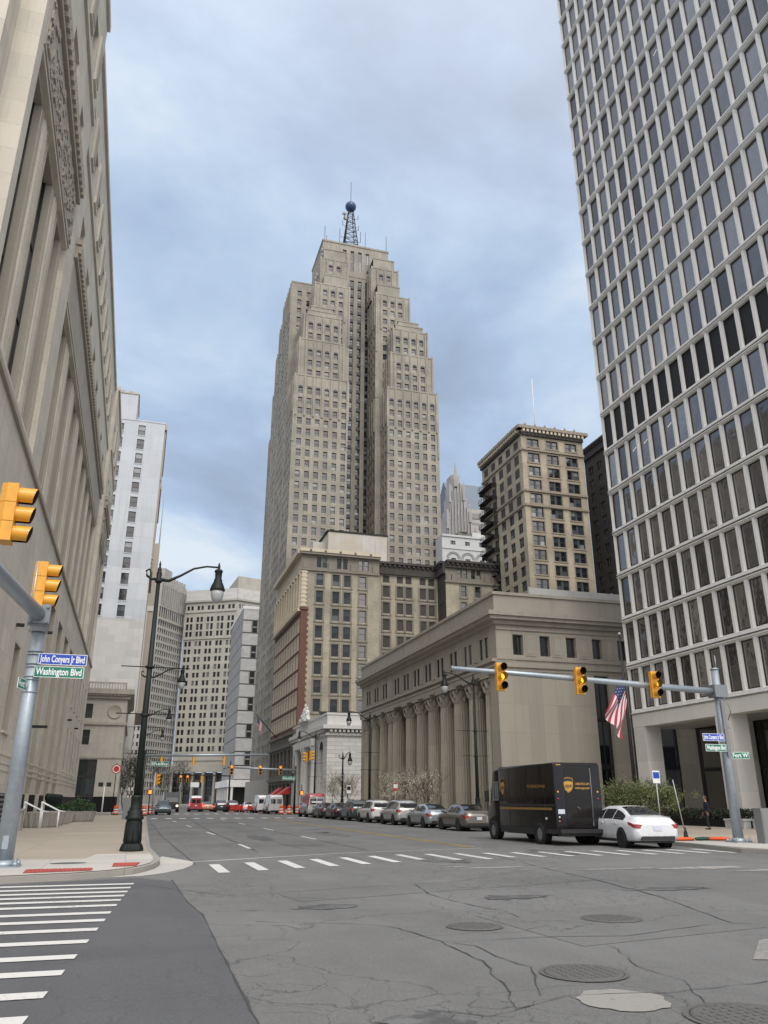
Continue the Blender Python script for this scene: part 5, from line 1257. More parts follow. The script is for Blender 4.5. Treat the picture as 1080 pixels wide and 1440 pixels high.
# barrels
def barrel(loc, label):
    t = thing('traffic_barrel', label, 'traffic barrel', loc, 0, 'orange and white construction barrels')
    mb = MB(); mb.lathe([(.38,0),(.38,.07),(.30,.08)], (0,0,0), 16); mb.build('foot', M['blk'], t)
    mb = MB(); zs = [.08,.28,.42,.58,.72,.95,1.05]; rr = [.30,.29,.275,.265,.25,.24,.20]
    for i in range(6): mb.lathe([(rr[i],zs[i]),(rr[i+1],zs[i+1])] , (0,0,0), 16, 1 if i in (1,3) else 0)
    mb.lathe([(.20,1.05),(.17,1.08),(.05,1.08),(.05,1.15),(0,1.15)], (0,0,0), 12, 0); mb.build('drum', [M['orange'], M['swhite']], t); return t
b0 = barrel((-1.75, 108, 0), 'orange barrel left of the grey cabinet near the pale stone block')
for x, y, lb in ((.3, 100.6, 'left barrel of the cluster right of the nearest lamp base'), (.95, 99.5, 'front barrel of the cluster right of the nearest lamp base'), (1.5, 103.5, 'back barrel of the cluster right of the nearest lamp base'), (2.4, 107.5, 'barrel just left of the oncoming dark car'),
                 (18.4, 106.8, 'barrel by the white van, leftmost of the right-hand three'), (19.5, 107.2, 'middle barrel of three by the marble bank corner'), (20.6, 107.6, 'rightmost barrel of three by the marble bank corner'), (.55, 105.8, 'half-hidden barrel at the back of the left cluster')):
    c = copy_tree(b0); c.location = (x, y, 0); c['label'] = lb
# cabinets, posts and signs
t = thing('control_cabinet', 'tall grey cabinet behind the nearest lamp base', 'cabinet', (-.3, 76.5, .13)); mb = MB(); mb.box(-.38,.38,-.3,.3,0,1.75); mb.build('body', M['boxgrey'], t); mb = MB(); mb.box(-.3,.3,-.32,-.301,.15,1.6); mb.build('door', M['boxgrey'], t)
t = thing('road_sign', 'round red sign on a dark post before the pale stone block', 'sign', (-2.1, 104, .1)); mb = MB(); pole(mb, 0, 0, 0, 5.8, .05, .05); mb.build('post', M['iron'], t); mb = MB(); mb.lathe([(0,-.06),(.55,-.06),(.55,.06),(0,.06)], (0,-.05,5.1), 24, 0, False, 'y'); mb.build('disc', M['sred'], t); mb = MB(); nq = 24
for k in range(nq):
    a0, a1 = 2*math.pi*k/nq, 2*math.pi*(k+1)/nq
    mb.face([(.44*math.cos(a0),-.125,5.1+.44*math.sin(a0)),(.44*math.cos(a1),-.125,5.1+.44*math.sin(a1)),(.34*math.cos(a1),-.125,5.1+.34*math.sin(a1)),(.34*math.cos(a0),-.125,5.1+.34*math.sin(a0))])
mb.build('emblem', M['swhite'], t)
t = thing('pedestrian_signal', 'white post with two dark heads seen from behind, left pavement', 'pedestrian signal', (-3.0, 97, .1)); mb = MB(); pole(mb, 0, 0, 0, 3.0, .07, .06); mb.build('post', M['swhite'], t)
for s_ in (-.42,.42):
    mb = MB(); mb.box(s_-.25,s_+.25,-.15,.15,3.0,3.45); mb.build('head', M['visor'], t)
def post_sign(name, label, x, y, z0, z1, w_, h_, mat, mark=None, lean=0, rz=0):
    t = thing(name, label, 'sign', (x, y, .13), rz); mb = MB(); mb.tube([(0,.03,0),(lean,.03,z1)], .028, 6); mb.build('post', M['alu'], t)
    mb = MB(); mb.box(lean-w_/2, lean+w_/2, -.012, .0, z1-h_, z1); mb.build('plate', mat, t)
    if mark: mb = MB(); mb.box(lean-w_*.42, lean+w_*.42, -.016, -.0125, z1-h_*.62, z1-h_*.12); mb.build('symbol', mark, t)
    return t
post_sign('bus_stop_sign', 'blue and white sign on a thin post behind the white saloon', 21.7, 31.2, 0, 2.75, .36, .52, M['swhite'], M['sblue'])
post_sign('parking_sign', 'small white parking sign in front of the far columns', 21.3, 83.5, 0, 3.0, .45, .75, M['swhite'], M['blk'])
post_sign('parking_sign', 'small red no-parking sign in front of the middle columns', 21.3, 67.5, 0, 2.9, .42, .6, M['sred'], M['swhite'])
t = thing('stand_post', 'thin leaning post in a black foot between the white saloon and the right pole', 'post', (21.9, 29.9, .13)); mb = MB(); mb.tube([(0,0,.1),(-.32,0,2.35)], .022, 6); mb.build('stick', M['alu'], t); mb = MB(); mb.lathe([(.3,0),(.28,.06),(.1,.1),(.07,.3),(.02,.5)], (0,0,0), 12); mb.build('foot', M['blk'], t)
def sandbag(x, y, mat, label, rz):
    t = thing('sandbag', label, 'sandbag', (x, y, .13), rz); mb = MB(); mb.loft([[(.16*s_*math.cos(a), yy, .07+.07*s_*math.sin(a)) for a in [2*math.pi*k/10 for k in range(10)]] for yy, s_ in ((-.45,.2),(-.38,.8),(-.1,1),(.2,.95),(.38,.75),(.45,.2))]); mb.build('sack', mat, t)
sandbag(21.5, 29.6, M['orange'], 'orange sandbag left of the black post foot', R(80)); sandbag(22.5, 29.6, plain('green_sack', (.03,.08,.06), .8), 'green sandbag right of the black post foot', R(100)); sandbag(23.1, 29.4, M['orange'], 'orange sandbag at the far right of the row', R(75))
# planters beside the courthouse
def planter(x, y, r_, hgt, label, shrub=0, ribs=20):
    t = thing('planter', label, 'planter', (x, y, .13), 0, 'concrete planters by the courthouse'); mb = MB(); n = ribs*4
    rg = lambda rr, z: [((rr-(.04 if i % 4 in (1,2) else 0))*math.cos(2*math.pi*i/n), (rr-(.04 if i % 4 in (1,2) else 0))*math.sin(2*math.pi*i/n), z) for i in range(n)]
    mb.loft([rg(r_*.86, 0), rg(r_*.9, .1), rg(r_, hgt-.12), rg(r_+.03, hgt)], 0, False); mb.build('tub', M['conc'], t)
    if shrub:
        s_ = MB(); q_ = random.Random(int(y*10))
        for k in range(900):
            a = q_.uniform(0, 6.28); rr = r_*.95*math.sqrt(q_.random()); z = hgt + q_.random()**.7*shrub*(1-(rr/r_)**2*.6); p = Vector((rr*math.cos(a), rr*math.sin(a), z)); d = Vector((q_.uniform(-1,1), q_.uniform(-1,1), q_.uniform(-.2,1))).normalized()*.11; e = d.cross(Vector((q_.uniform(-1,1), q_.uniform(-1,1), .3))).normalized()*.05
            s_.face([p-e, p+d, p+e, p-d*.4])
        s_.build('shrub', M['leafd'], t)
    return t
planter(-5.3, 55.5, 1.2, .85, 'large fluted concrete planter nearest the traffic pole'); planter(-5.2, 58.8, 1.2, .85, 'fluted concrete planter between two others at the courthouse wall'); planter(-5.0, 62.2, 1.1, .85, 'third fluted concrete planter, before the smaller tub')
planter(-4.7, 65.6, .8, .8, 'small round concrete tub with a dark shrub', .5); planter(-3.9, 69.8, 1.35, .75, 'wide concrete planter holding a bright green shrub', .95)
for i, y in enumerate((66, 68.3, 70.5, 72.8, 75, 77.2)):
    t = thing('bollard', ['dark urn-shaped post', 'dark post'][0] + ' in the row behind the planters', 'bollard', (-5.9, y, .13), 0, 'dark posts behind the planters'); mb = MB(); mb.lathe([(.18,0),(.18,.2),(.12,.3),(.12,1.5),(.2,1.6),(.22,1.85),(.12,2.0),(0,2.05)], (0,0,0), 10); mb.build('shaft', M['lampgreen'], t)
for x, y, lb in ((-5.9, 52.9, 'pale handrail on the courthouse steps, left one'), (-5.0, 53.2, 'pale handrail on the courthouse steps, right one')):
    t = thing('handrail', lb, 'handrail', (x, y, .13)); mb = MB()
    for dy in (0,.5): mb.tube([(0,-.6+dy,1.45),(0.9,.6+dy,.95),(1.2,.9+dy,.9)], .035, 6)
    for dy in (0,.5): mb.tube([(.0,-.4+dy,0),(.0,-.4+dy,1.4)], .03, 6); mb.tube([(.9,.6+dy,0),(.9,.6+dy,.95)], .03, 6)
    mb.build('rail', M['swhite'], t)
t = thing('litter_bin', 'grey concrete bin at the foot of the left traffic pole', 'bin', (-6.0, 49.5, .13)); mb = MB(); mb.box(-.45,.45,-.45,.45,0,1.0,0); mb.box(-.5,.5,-.5,.5,1.0,1.12,0); mb.build('body', M['conc'], t); mb = MB(); mb.box(-.3,.3,-.3,.3,1.121,1.16); mb.build('lid', M['blk'], t)
t = thing('louvre_panel', 'dark louvred panel low on the courthouse wall by the pole', 'vent', (-6.9, 50.5, 0)); mb = MB()
for k in range(7): mb.box(-.03,.05,-.9,.9,.4+.25*k,.52+.25*k)
mb.build('slats', M['boxgrey'], t)
# red barriers and awnings by the hotel
br0 = thing('barrier', 'red', 'barrier', (15, 130, 0), 0, 'red barriers in front of the hotel'); mb = MB(); mb.box(-.5,.5,-.05,.05,.35,.95); mb.box(-.45,-.35,-.2,.2,0,1.05); mb.box(.35,.45,-.2,.2,0,1.05); mb.build('board', M['sred'], br0); br0['label'] = 'red barrier in the row before the hotel awnings'
for i in range(1, 9): c = copy_tree(br0); c.location = (15+.72*i, 130-1.4*i*.9, 0)
for i, (y, lb) in enumerate(((139, 'red awning nearest the marble bank'), (148, 'red awning further along the hotel front'))):
    t = thing('awning', lb, 'awning', (28.9, y+22, 2.6)); mb = MB(); mb.face([(0,-2.2,1.6),(-1.9,-2.2,.2),(-1.9,2.2,.2),(0,2.2,1.6)]); mb.face([(-1.9,-2.2,.2),(-1.9,-2.2,-.15),(-1.9,2.2,-.15),(-1.9,2.2,.2)]); mb.face([(0,-2.2,1.6),(0,-2.2,.2),(-1.9,-2.2,.2)]); mb.face([(0,2.2,1.6),(-1.9,2.2,.2),(0,2.2,.2)]); mb.build('canopy', M['sred'], t)
# flags
def flag(name, label, loc, hoist_top, hoist_bot, fly_top, fly_bot, rip=.10):
    t = thing(name, label, 'flag', loc); mb = MB(); nu, nv = 24, 26
    A, B_, Cc, D = (Vector(v) for v in (hoist_top, hoist_bot, fly_top, fly_bot))
    def pt(u, v):
        p = (A*(1-v)+B_*v)*(1-u)+(Cc*(1-v)+D*v)*u
        return p + Vector((math.sin(v*9+u*3)*rip*u*.6, math.sin(v*11+u*5)*rip*(.3+u)*1.6, math.sin(u*7)*rip*.3))
    for i in range(nu):
        for j in range(nv):
            mi = 2 if (i < nu*.42 and j < 14) else (0 if (j//2) % 2 == 0 else 1)
            mb.face([pt(i/nu, j/nv), pt((i+1)/nu, j/nv), pt((i+1)/nu, (j+1)/nv), pt(i/nu, (j+1)/nv)], mi, True)
            if mi == 2 and i % 2 == 1 and j % 3 == 1:
                c = pt((i+.5)/nu, (j+.5)/nv); d = (pt((i+1)/nu, (j+.5)/nv)-c)*.8; e = (pt((i+.5)/nu, (j+1)/nv)-c)*.8; n_ = d.cross(e).normalized()*.006
                for sg_ in (-1, 1): mb.face([c-d+n_*sg_, c-e*1+n_*sg_, c+d+n_*sg_, c+e+n_*sg_], 3)
    mb.build('cloth', [M['fred'], M['fwhite'], M['fblue'], M['fwhite']], t); return t
M['fred'] = plain('flag_red', (.42,.03,.06), .8); M['fwhite'] = plain('flag_white', (.68,.68,.70), .8); M['fblue'] = plain('flag_blue', (.02,.035,.13), .8)
t = thing('flagpole', 'tall black flagpole rising beside the white office tower', 'flagpole', (31.3, 47.4, .13)); mb = MB(); mb.tube([(0,0,0),(0,0,6),(0,0,12.3)], [.14,.11,.06], 10); mb.lathe([(.2,0),(.2,.25),(.15,.35)], (0,0,0), 10); mb.build('shaft', M['iron'], t); mb = MB(); mb.lathe([(0,-.12),(.09,-.08),(.12,0),(.09,.08),(0,.12)], (0,0,12.4), 10); mb.build('finial', M['alu'], t)
flag('flag', 'large limp red, white and blue striped flag on the black pole', (31.2, 47.3, 9.6), (0,0,0), (.03,-.05,-1.7), (-1.85,-.1,-2.5), (-.6,-.1,-4.2))
t = thing('flagpole', 'short slanted flagpole on the hotel front, far down the street', 'flagpole', (29, 176, 14)); mb = MB(); mb.tube([(0,0,0),(-5.5,-2,5.2)], .09, 6); mb.build('shaft', M['iron'], t)
flag('flag', 'small striped flag on the slanted pole by the far hotel front', (23.9, 174.2, 18.6), (0,0,0), (1.2,.5,-1.4), (.3,0,-2.6), (1.6,.3,-3.6), .12)
# ================================================================== VEHICLES
def paintm(name, base, metal=.35, rough=.28):
    m, nt, b = nt_new(name); p = nt.nodes.new('ShaderNodeTexCoord').outputs['Object']
    s = nt.nodes.new('ShaderNodeSeparateXYZ'); lk(nt, p, s.inputs[0])
    n = noise(nt, p, 5, 5, .6)
    dirt = mathn(nt, 'MULTIPLY', ramp(nt, mathn(nt, 'ADD', s.outputs[2], mathn(nt, 'MULTIPLY', n, .5)), [(.3, 1.0), (.85, 0.0)]), .4)
    lk(nt, mixc(nt, dirt, base, (.12,.11,.10)), b.inputs['Base Color']); lk(nt, mathn(nt, 'ADD', mathn(nt, 'MULTIPLY', dirt, .6), rough), b.inputs['Roughness'])
    b.inputs['Metallic'].default_value = metal; b.inputs['Coat Weight'].default_value = .8; b.inputs['Coat Roughness'].default_value = .06; return m
M['cglass'] = glassmat('car_glass', [(0, (.012,.014,.016)), (1, (.012,.014,.016))], .04, 1.6, .0)
M['tyre'] = plain('tyre_rubber', (.014,.014,.014), .8); M['rim'] = plain('alloy_rim', (.38,.38,.39), .3, .8); M['rimdk'] = plain('dark_rim', (.06,.06,.065), .4, .6)
M['tail'] = plain('tail_lamp_red', (.30,.012,.015), .2, coat=1); M['headl'] = plain('head_lamp', (.6,.62,.65), .15, coat=1); M['trim'] = plain('black_trim', (.018,.018,.02), .5); M['plate'] = plain('number_plate', (.55,.58,.66), .5)
M['headon'] = plain('head_lamp_lit', (1,.9,.6), .3, emis=((1,.8,.45), 3)); M['tailon'] = plain('tail_lamp_lit', (1,.1,.05), .3, emis=((1,.12,.04), 2))
def cr(ts, xs, t):
    """monotone-ish interpolation of a station table"""
    if t <= ts[0]: return xs[0]
    if t >= ts[-1]: return xs[-1]
    for i in range(len(ts)-1):
        if ts[i] <= t <= ts[i+1]:
            h = ts[i+1]-ts[i]; s = (t-ts[i])/h
            def sl(j):
                if j <= 0 or j >= len(ts)-1: return 0 if j <= 0 else 0
                a = (xs[j]-xs[j-1])/(ts[j]-ts[j-1]); b_ = (xs[j+1]-xs[j])/(ts[j+1]-ts[j])
                return 0 if a*b_ <= 0 else 2*a*b_/(a+b_)
            m0, m1 = sl(i), sl(i+1)
            return (2*s**3-3*s*s+1)*xs[i] + (s**3-2*s*s+s)*h*m0 + (-2*s**3+3*s*s)*xs[i+1] + (s**3-s*s)*h*m1
KIND = {
 'sedan': dict(L=4.85, wr=.335, wb=(-1.38, 1.42), st=[
   # y, top, belt, w, wt, bottom
   (-2.42,.80,.62,.74,.62,.42),(-2.33,1.0,.80,.86,.70,.30),(-2.05,1.09,.88,.91,.74,.25),(-1.72,1.12,.92,.925,.72,.24),(-1.0,1.36,.955,.93,.60,.22),(-.45,1.455,.965,.93,.575,.21),(.15,1.455,.96,.93,.58,.21),(.65,1.36,.95,.925,.62,.21),(1.32,1.03,.93,.92,.70,.21),(1.9,.93,.86,.90,.70,.22),(2.25,.82,.76,.84,.64,.25),(2.42,.66,.60,.72,.56,.34)],
   side=(-1.55,1.05), rear=(-1.68,-.78), front=(.48,1.25)),
 'suv': dict(L=4.75, wr=.365, wb=(-1.33, 1.42), st=[
   (-2.36,.98,.72,.78,.66,.48),(-2.28,1.12,.98,.88,.74,.36),(-2.12,1.38,1.03,.92,.68,.32),(-1.85,1.60,1.05,.935,.64,.30),(-1.2,1.685,1.05,.94,.63,.28),(-.3,1.70,1.04,.94,.63,.27),(.3,1.64,1.03,.94,.65,.27),(.75,1.42,1.02,.935,.68,.27),(1.25,1.13,1.0,.93,.74,.27),(1.85,1.03,.94,.91,.74,.28),(2.25,.92,.84,.86,.66,.32),(2.38,.72,.64,.74,.56,.40)],
   side=(-1.95,1.0), rear=(-2.2,-1.88), front=(.4,1.12)),
 'van': dict(L=5.6, wr=.35, wb=(-1.6, 1.75), st=[
   (-2.8,2.05,1.15,.94,.80,.45),(-2.76,2.25,1.18,.98,.84,.36),(-2.6,2.34,1.2,1.0,.84,.33),(-1.0,2.40,1.2,1.0,.85,.32),(.6,2.38,1.2,1.0,.85,.32),(1.1,2.26,1.2,1.0,.82,.32),(1.6,1.75,1.18,.99,.78,.32),(2.05,1.28,1.12,.97,.78,.32),(2.55,1.12,1.0,.92,.74,.34),(2.8,.92,.8,.8,.66,.42)],
   side=(.55,1.6), rear=None, front=(1.22,1.98)),
}
def make_car(kind, name, label, cat, mat, loc, rz=0, group=None, glass='cglass', rim='rim', two=None, lit=None, L=None):
    K = KIND[kind]; ts = [s[0] for s in K['st']]; col = lambda k: [s[k] for s in K['st']]
    T, B, Wd, WT, ZB = (col(k) for k in (1,2,3,4,5))
    f = lambda xs, y: cr(ts, xs, y)
    def sec(y):
        zt, zb_, w_, wt, z0 = f(T,y), f(B,y), f(Wd,y), f(WT,y), f(ZB,y)
        e = min(.06, (zt-zb_)*.4)
        half = [(w_-.07, z0), (w_-.02, z0+.06), (w_, z0+(zb_-z0)*.35), (w_, z0+(zb_-z0)*.7), (w_-.025, zb_), (w_-.05, zb_+.02)]
        x2, z2 = wt, zt-e; half += [(half[-1][0]+(x2-half[-1][0])*.5+.012, half[-1][1]+(z2-half[-1][1])*.5), (x2, z2), (wt-.06, zt), (wt*.5, zt+.018), (0, zt+.025)]
        return half
    def sp(y, t):   # side glass point between belt and roof edge
        h = sec(y); a, m_, c = h[5], h[6], h[7]
        if t < .5: s = t/.5; return (a[0]+(m_[0]-a[0])*s, a[1]+(m_[1]-a[1])*s)
        s = (t-.5)/.5; return (m_[0]+(c[0]-m_[0])*s, m_[1]+(c[1]-m_[1])*s)
    t = thing(name, label, cat, loc, rz, group)
    mb = MB(); n = 44; ys = [ts[0]+(ts[-1]-ts[0])*i/n for i in range(n+1)]
    rings = []
    for y in ys:
        h = sec(y); rings.append([(-x, y, z) for x, z in h] + [(x, y, z) for x, z in h[::-1][1:]])
    mb.loft(rings, 0, True)
    if two:     # second colour on the upper body
        for i_, fc in enumerate(mb.f):
            if len(fc) == 4 and sum(mb.v[k][2] for k in fc)/4 > two[1] and sum(mb.v[k][1] for k in fc)/4 < two[2]: mb.m[i_] = 1
    mb.f = mb.f
    mb.build('body', [mat, two[0] if two else mat], t)
    sk = MB()
    for s_ in (-1, 1):
        for yw in K['wb']: sk.lathe([(0,.0),(K['wr']+.055,.0),(K['wr']+.055,.02*s_),(0,.02*s_)], (s_*(f(Wd,yw)-.012), yw, K['wr']), 22, 0, False, 'x')
        a, c = K['wb'][0]+.45, K['wb'][1]-.45; w_ = f(Wd, 0)
        sk.box(min(s_*(w_-.02), s_*(w_+.008)), max(s_*(w_-.02), s_*(w_+.008)), a, c, f(ZB,0)-.0, f(ZB,0)+.10)
    sk.box(-.66,.66,ts[0]+.0,ts[0]+.25,ZB[0]-.12,ZB[0]+.02); sk.box(-.62,.62,ts[-1]-.2,ts[-1]+.012,ZB[-1]-.1,ZB[-1]+.12); sk.box(-.75,.75,ts[0]+.2,ts[-1]-.2,.2,.34)
    sk.build('lower_trim', M['trim'], t)
    def panel(nm, rows, mat_):
        g_ = MB(); g_.loft(rows, 0, True, closed=False, cap=False); g_.build(nm, mat_, t)
    g_m = M[glass]
    a, c = K['side']; nS = 3 if kind != 'van' else 1
    for s_ in (-1, 1):
        for k in range(nS):
            y0, y1 = a+(c-a)*k/nS+.03, a+(c-a)*(k+1)/nS-.03
            rows = []
            for i in range(9):
                y = y0+(y1-y0)*i/8; cut = 0
                hgt = f(T,y)-f(B,y)
                tl, th = .05, (.90 if hgt > .25 else .7)
                r_ = []
                for q_ in (tl, (tl+th)/2, th):
                    x, z = sp(y, q_); r_.append((s_*(x+.012), y, z+.002))
                rows.append(r_ if s_ > 0 else r_[::-1])
            panel('side_window', rows[::-1], g_m)
    def topstrip(nm, y0, y1, mat_, wf=.86):
        rows = []
        for i in range(9):
            y = y0+(y1-y0)*i/8; wt = f(WT,y)*wf; zt = f(T,y)
            rows.append([(-wt, y, zt+.012), (-wt*.5, y, zt+.034), (0, y, zt+.038), (wt*.5, y, zt+.034), (wt, y, zt+.012)])
        panel(nm, rows, mat_)
    topstrip('windscreen', K['front'][0], K['front'][1], g_m)
    if kind == 'sedan': topstrip('rear_window', K['rear'][0], K['rear'][1], g_m)
    elif kind == 'suv':
        rows = []
        for i in range(6):
            q_ = i/5; y = -2.275+.33*q_; zt = 1.16+(1.52-1.16)*q_; wt = .70-.1*q_
            y = min(yy for yy in [ts[0]+.002*k for k in range(300)] if f(T,yy) >= zt)-.012
            rows.append([(-wt, y, zt), (-wt*.5, y-.012, zt), (0, y-.014, zt), (wt*.5, y-.012, zt), (wt, y, zt)])
        panel('rear_window', rows, g_m)
    else:
        for s_ in (-1, 1):
            g_ = MB(); g_.box(min(s_*.08,s_*.72), max(s_*.08,s_*.72), -2.825, -2.80, 1.3, 1.85); g_.build('rear_window', g_m, t)
    for s_ in (-1, 1):
        for k, yw in enumerate(K['wb']):
            w_ = MB(); r_ = K['wr']; x0 = s_*(f(Wd,yw)-.2)
            w_.lathe([(r_*.62,-.11*s_),(r_*.94,-.11*s_),(r_,-.06*s_),(r_,.10*s_),(r_*.94,.215*s_),(r_*.64,.222*s_),(r_*.6,.19*s_)], (x0, yw, r_), 24, 0, True, 'x')
            o = w_.build('wheel', M['tyre'], t); rm = MB(); rm.lathe([(0,.19*s_),(.05,.2*s_),(.06,.165*s_),(r_*.6,.13*s_),(r_*.62,.205*s_),(r_*.57,.205*s_)][::-1], (x0, yw, r_), 20, 1, True, 'x')
            for j in range(5):
                an = 2*math.pi*j/5; d = Vector((0, math.cos(an), math.sin(an))); e = Vector((0, -math.sin(an), math.cos(an)))*.032; X = Vector((x0+.20*s_, yw, r_)); X2 = Vector((x0+.19*s_, yw, r_))
                pts = [X+d*.03-e*1.4, X2+d*r_*.6-e, X2+d*r_*.6+e, X+d*.03+e*1.4]; rm.face(pts if s_ > 0 else pts[::-1], 0)
            rm.build('rim', [M[rim], M['rimdk']], o)
        yr, zr = ts[0], (B[1] if kind != 'van' else 1.05)
        tl = MB(); rows = []
        y_hi = .42 if kind == 'sedan' else .22
        hz = (-.11, .03) if kind == 'sedan' else ((-.14, .06) if kind == 'suv' else (-.35, .1))
        for i in range(7):    # wraps round the corner
            y = yr + .03 + y_hi*i/6 if i > 0 else yr+.05
            zb_ = f(B, max(y, yr+.12)); w_ = f(Wd, y)
            rows.append([(s_*(w_+.012), y, zb_+hz[0]+.04*i/6), (s_*(w_+.012), y, zb_+hz[1])])
        rows = [[(s_*.52, yr-.005+.02, f(B,yr+.1)+hz[0]), (s_*.52, yr+.02, f(B,yr+.1)+hz[1])], [(s_*.70, yr+.0, f(B,yr+.1)+hz[0]), (s_*.70, yr+.01, f(B,yr+.1)+hz[1])]] + rows
        tl.loft(rows if s_ > 0 else [r_[::-1] for r_ in rows], 0, True, closed=False, cap=False); tl.build('tail_lamp', M['tailon'] if lit == 'tail' else M['tail'], t)
        hl = MB(); yf = ts[-1]; rows = []
        for i in range(6):
            y = yf-.05-.38*i/5; rows.append([(s_*(f(Wd,y)+.01), y, f(B,y)-.12), (s_*(f(Wd,y)+.0), y, f(B,y)+.01)])
        rows = [[(s_*.5, yf+.004, f(B,yf)-.08), (s_*.5, yf+.004, f(B,yf)+.02)]] + rows
        hl.loft([r_[::-1] for r_ in rows] if s_ > 0 else rows, 0, True, closed=False, cap=False); hl.build('headlight', M['headon'] if lit == 'head' else M['headl'], t)
        mi_ = MB(); ym = K['side'][1]-.12; x, z = sp(ym, .1); mi_.loft([[(s_*(x+.02+q_), ym+.07*c_-q_*.1, z+.06+.055*sn) for c_, sn in ((-1,-1),(1,-1),(1,1),(-1,1))] for q_ in (0,.17,.2)]); mi_.build('wing_mirror', mat, t)
        for yd in ((-.95,.15) if kind != 'van' else (.9,)):
            h_ = MB(); h_.box(min(s_*(f(Wd,yd)-.01),s_*(f(Wd,yd)+.03)), max(s_*(f(Wd,yd)-.01),s_*(f(Wd,yd)+.03)), yd-.1, yd+.1, f(B,yd)-.12, f(B,yd)-.085); h_.build('door_handle', mat, t)
        dl = MB()
        for yd in ((-1.12,-.08,.98) if kind != 'van' else (.5,1.55)):
            for q_ in range(5):
                z0_ = f(ZB,yd)+.12+(f(B,yd)-f(ZB,yd)-.14)*q_/5; z1_ = f(ZB,yd)+.12+(f(B,yd)-f(ZB,yd)-.14)*(q_+1)/5
                x_ = f(Wd,yd)+.0025; dl.face([(s_*x_,yd-.006,z0_),(s_*x_,yd+.006,z0_),(s_*x_,yd+.006,z1_),(s_*x_,yd-.006,z1_)])
        dl.build('door_gap', M['trim'], t)
    p_ = MB(); zpl = (B[0]+.08) if kind != 'van' else .95; p_.box(-.16,.16,ts[0]-.02,ts[0]+.03,zpl-.08,zpl+.08,0); p_.build('number_plate', M['plate'], t)
    if kind == 'suv':
        for s_ in (-1, 1):
            rr = MB(); rr.tube([(s_*.55,-1.7,1.66),(s_*.56,-1.5,1.74),(s_*.57,-.1,1.75),(s_*.58,.15,1.67)], .02, 6); rr.build('roof_rail', M['trim'], t)
    return t
PG = 'cars parked along the right kerb'
make_car('sedan', 'parked_car', 'white saloon car half hidden behind the black delivery truck', 'car', paintm('paint_white', (.66,.68,.70), .0), (18.75, 29.3, 0), R(-5.5), PG, rim='rim')
make_car('sedan', 'parked_car', 'bronze-grey saloon car directly ahead of the black delivery truck', 'car', paintm('paint_bronze', (.16,.145,.13), .6), (19.15, 47.2, 0), 0, PG)
make_car('sedan', 'parked_car', 'silver-blue saloon car between the bronze one and the silver SUV', 'car', paintm('paint_silver', (.36,.40,.44), .6), (19.1, 53.2, 0), 0, PG)
make_car('suv', 'parked_car', 'silver SUV with dark rear glass behind the silver-blue saloon', 'car', paintm('paint_silver_suv', (.48,.48,.47), .5), (19.1, 59.6, 0), 0, PG)
make_car('suv', 'parked_car', 'white crossover car parked between the silver and dark green SUVs', 'car', paintm('paint_white_suv', (.62,.62,.61), .1), (19.1, 66.3, 0), 0, PG)
make_car('suv', 'parked_car', 'dark grey-green SUV in the row of parked cars', 'car', paintm('paint_green', (.06,.085,.08), .5), (19.1, 72.8, 0), 0, PG)
make_car('sedan', 'parked_car', 'black saloon car just before the dark green SUV', 'car', paintm('paint_black', (.012,.012,.014), .2), (19.0, 78.6, 0), 0, PG)
make_car('sedan', 'parked_car', 'black saloon car in front of the red van', 'car', paintm('paint_black_two', (.014,.015,.02), .2), (19.0, 84.3, 0), 0, PG)
vr = make_car('van', 'parked_van', 'tall red van with a silver lower body at the end of the parked row', 'van', paintm('paint_van_silver', (.40,.41,.42), .3), (18.9, 90.6, 0), 0, PG, two=(paintm('paint_van_red', (.36,.015,.03), 0), 1.22, 1.2))
mb = MB(); mb.face([(-.28,-2.84,2.1),(0,-2.84,1.85),(.28,-2.84,2.1),(0,-2.84,1.98)][::-1]); mb2 = MB(); mb2.box(-.55,.6,-2.84,-2.83,1.45,1.6); mb2.build('lettering_strip', M['swhite'], vr); mb.build('emblem', M['swhite'], vr)
TG = 'vehicles beyond the second crossing'
make_car('suv', 'car', 'dark teal car coming towards us beside the left barrels', 'car', paintm('paint_teal', (.05,.075,.085), .5), (3.9, 110, 0), math.pi, TG)
make_car('sedan', 'car', 'orange and white saloon right of the red vehicle in the far traffic', 'car', paintm('paint_orange', (.5,.22,.12), 0), (11.9, 141, 0), 0, TG, lit='tail')
make_car('suv', 'car', 'dark SUV leftmost in the distant right-hand parked row', 'car', paintm('paint_dk1', (.03,.03,.034), .3), (13.4, 134, 0), 0, TG)
make_car('suv', 'car', 'black SUV in the distant row, between the dark SUV and white saloon', 'car', paintm('paint_dk2', (.018,.018,.02), .3), (15.1, 133, 0), 0, TG)
make_car('sedan', 'car', 'distant white saloon with red tail lamps left of the barriers', 'car', paintm('paint_w2', (.6,.6,.6), 0), (17.0, 129, 0), 0, TG, lit='tail')
make_car('van', 'van', 'white van half hidden by its twin beside the barrels', 'van', paintm('paint_w3', (.6,.61,.62), 0), (17.6, 119, 0), 0, TG)
make_car('van', 'van', 'white van standing nearest the right-hand barrels', 'van', paintm('paint_w4', (.52,.53,.54), 0), (18.2, 112.5, 0), 0, TG)
rv = make_car('van', 'van', 'red and white van in the middle of the far street', 'van', paintm('paint_red2', (.38,.03,.05), 0), (9.8, 138.5, 0), 0, TG, two=(paintm('paint_w5', (.6,.6,.62), 0), 1.9, 4), lit='tail')
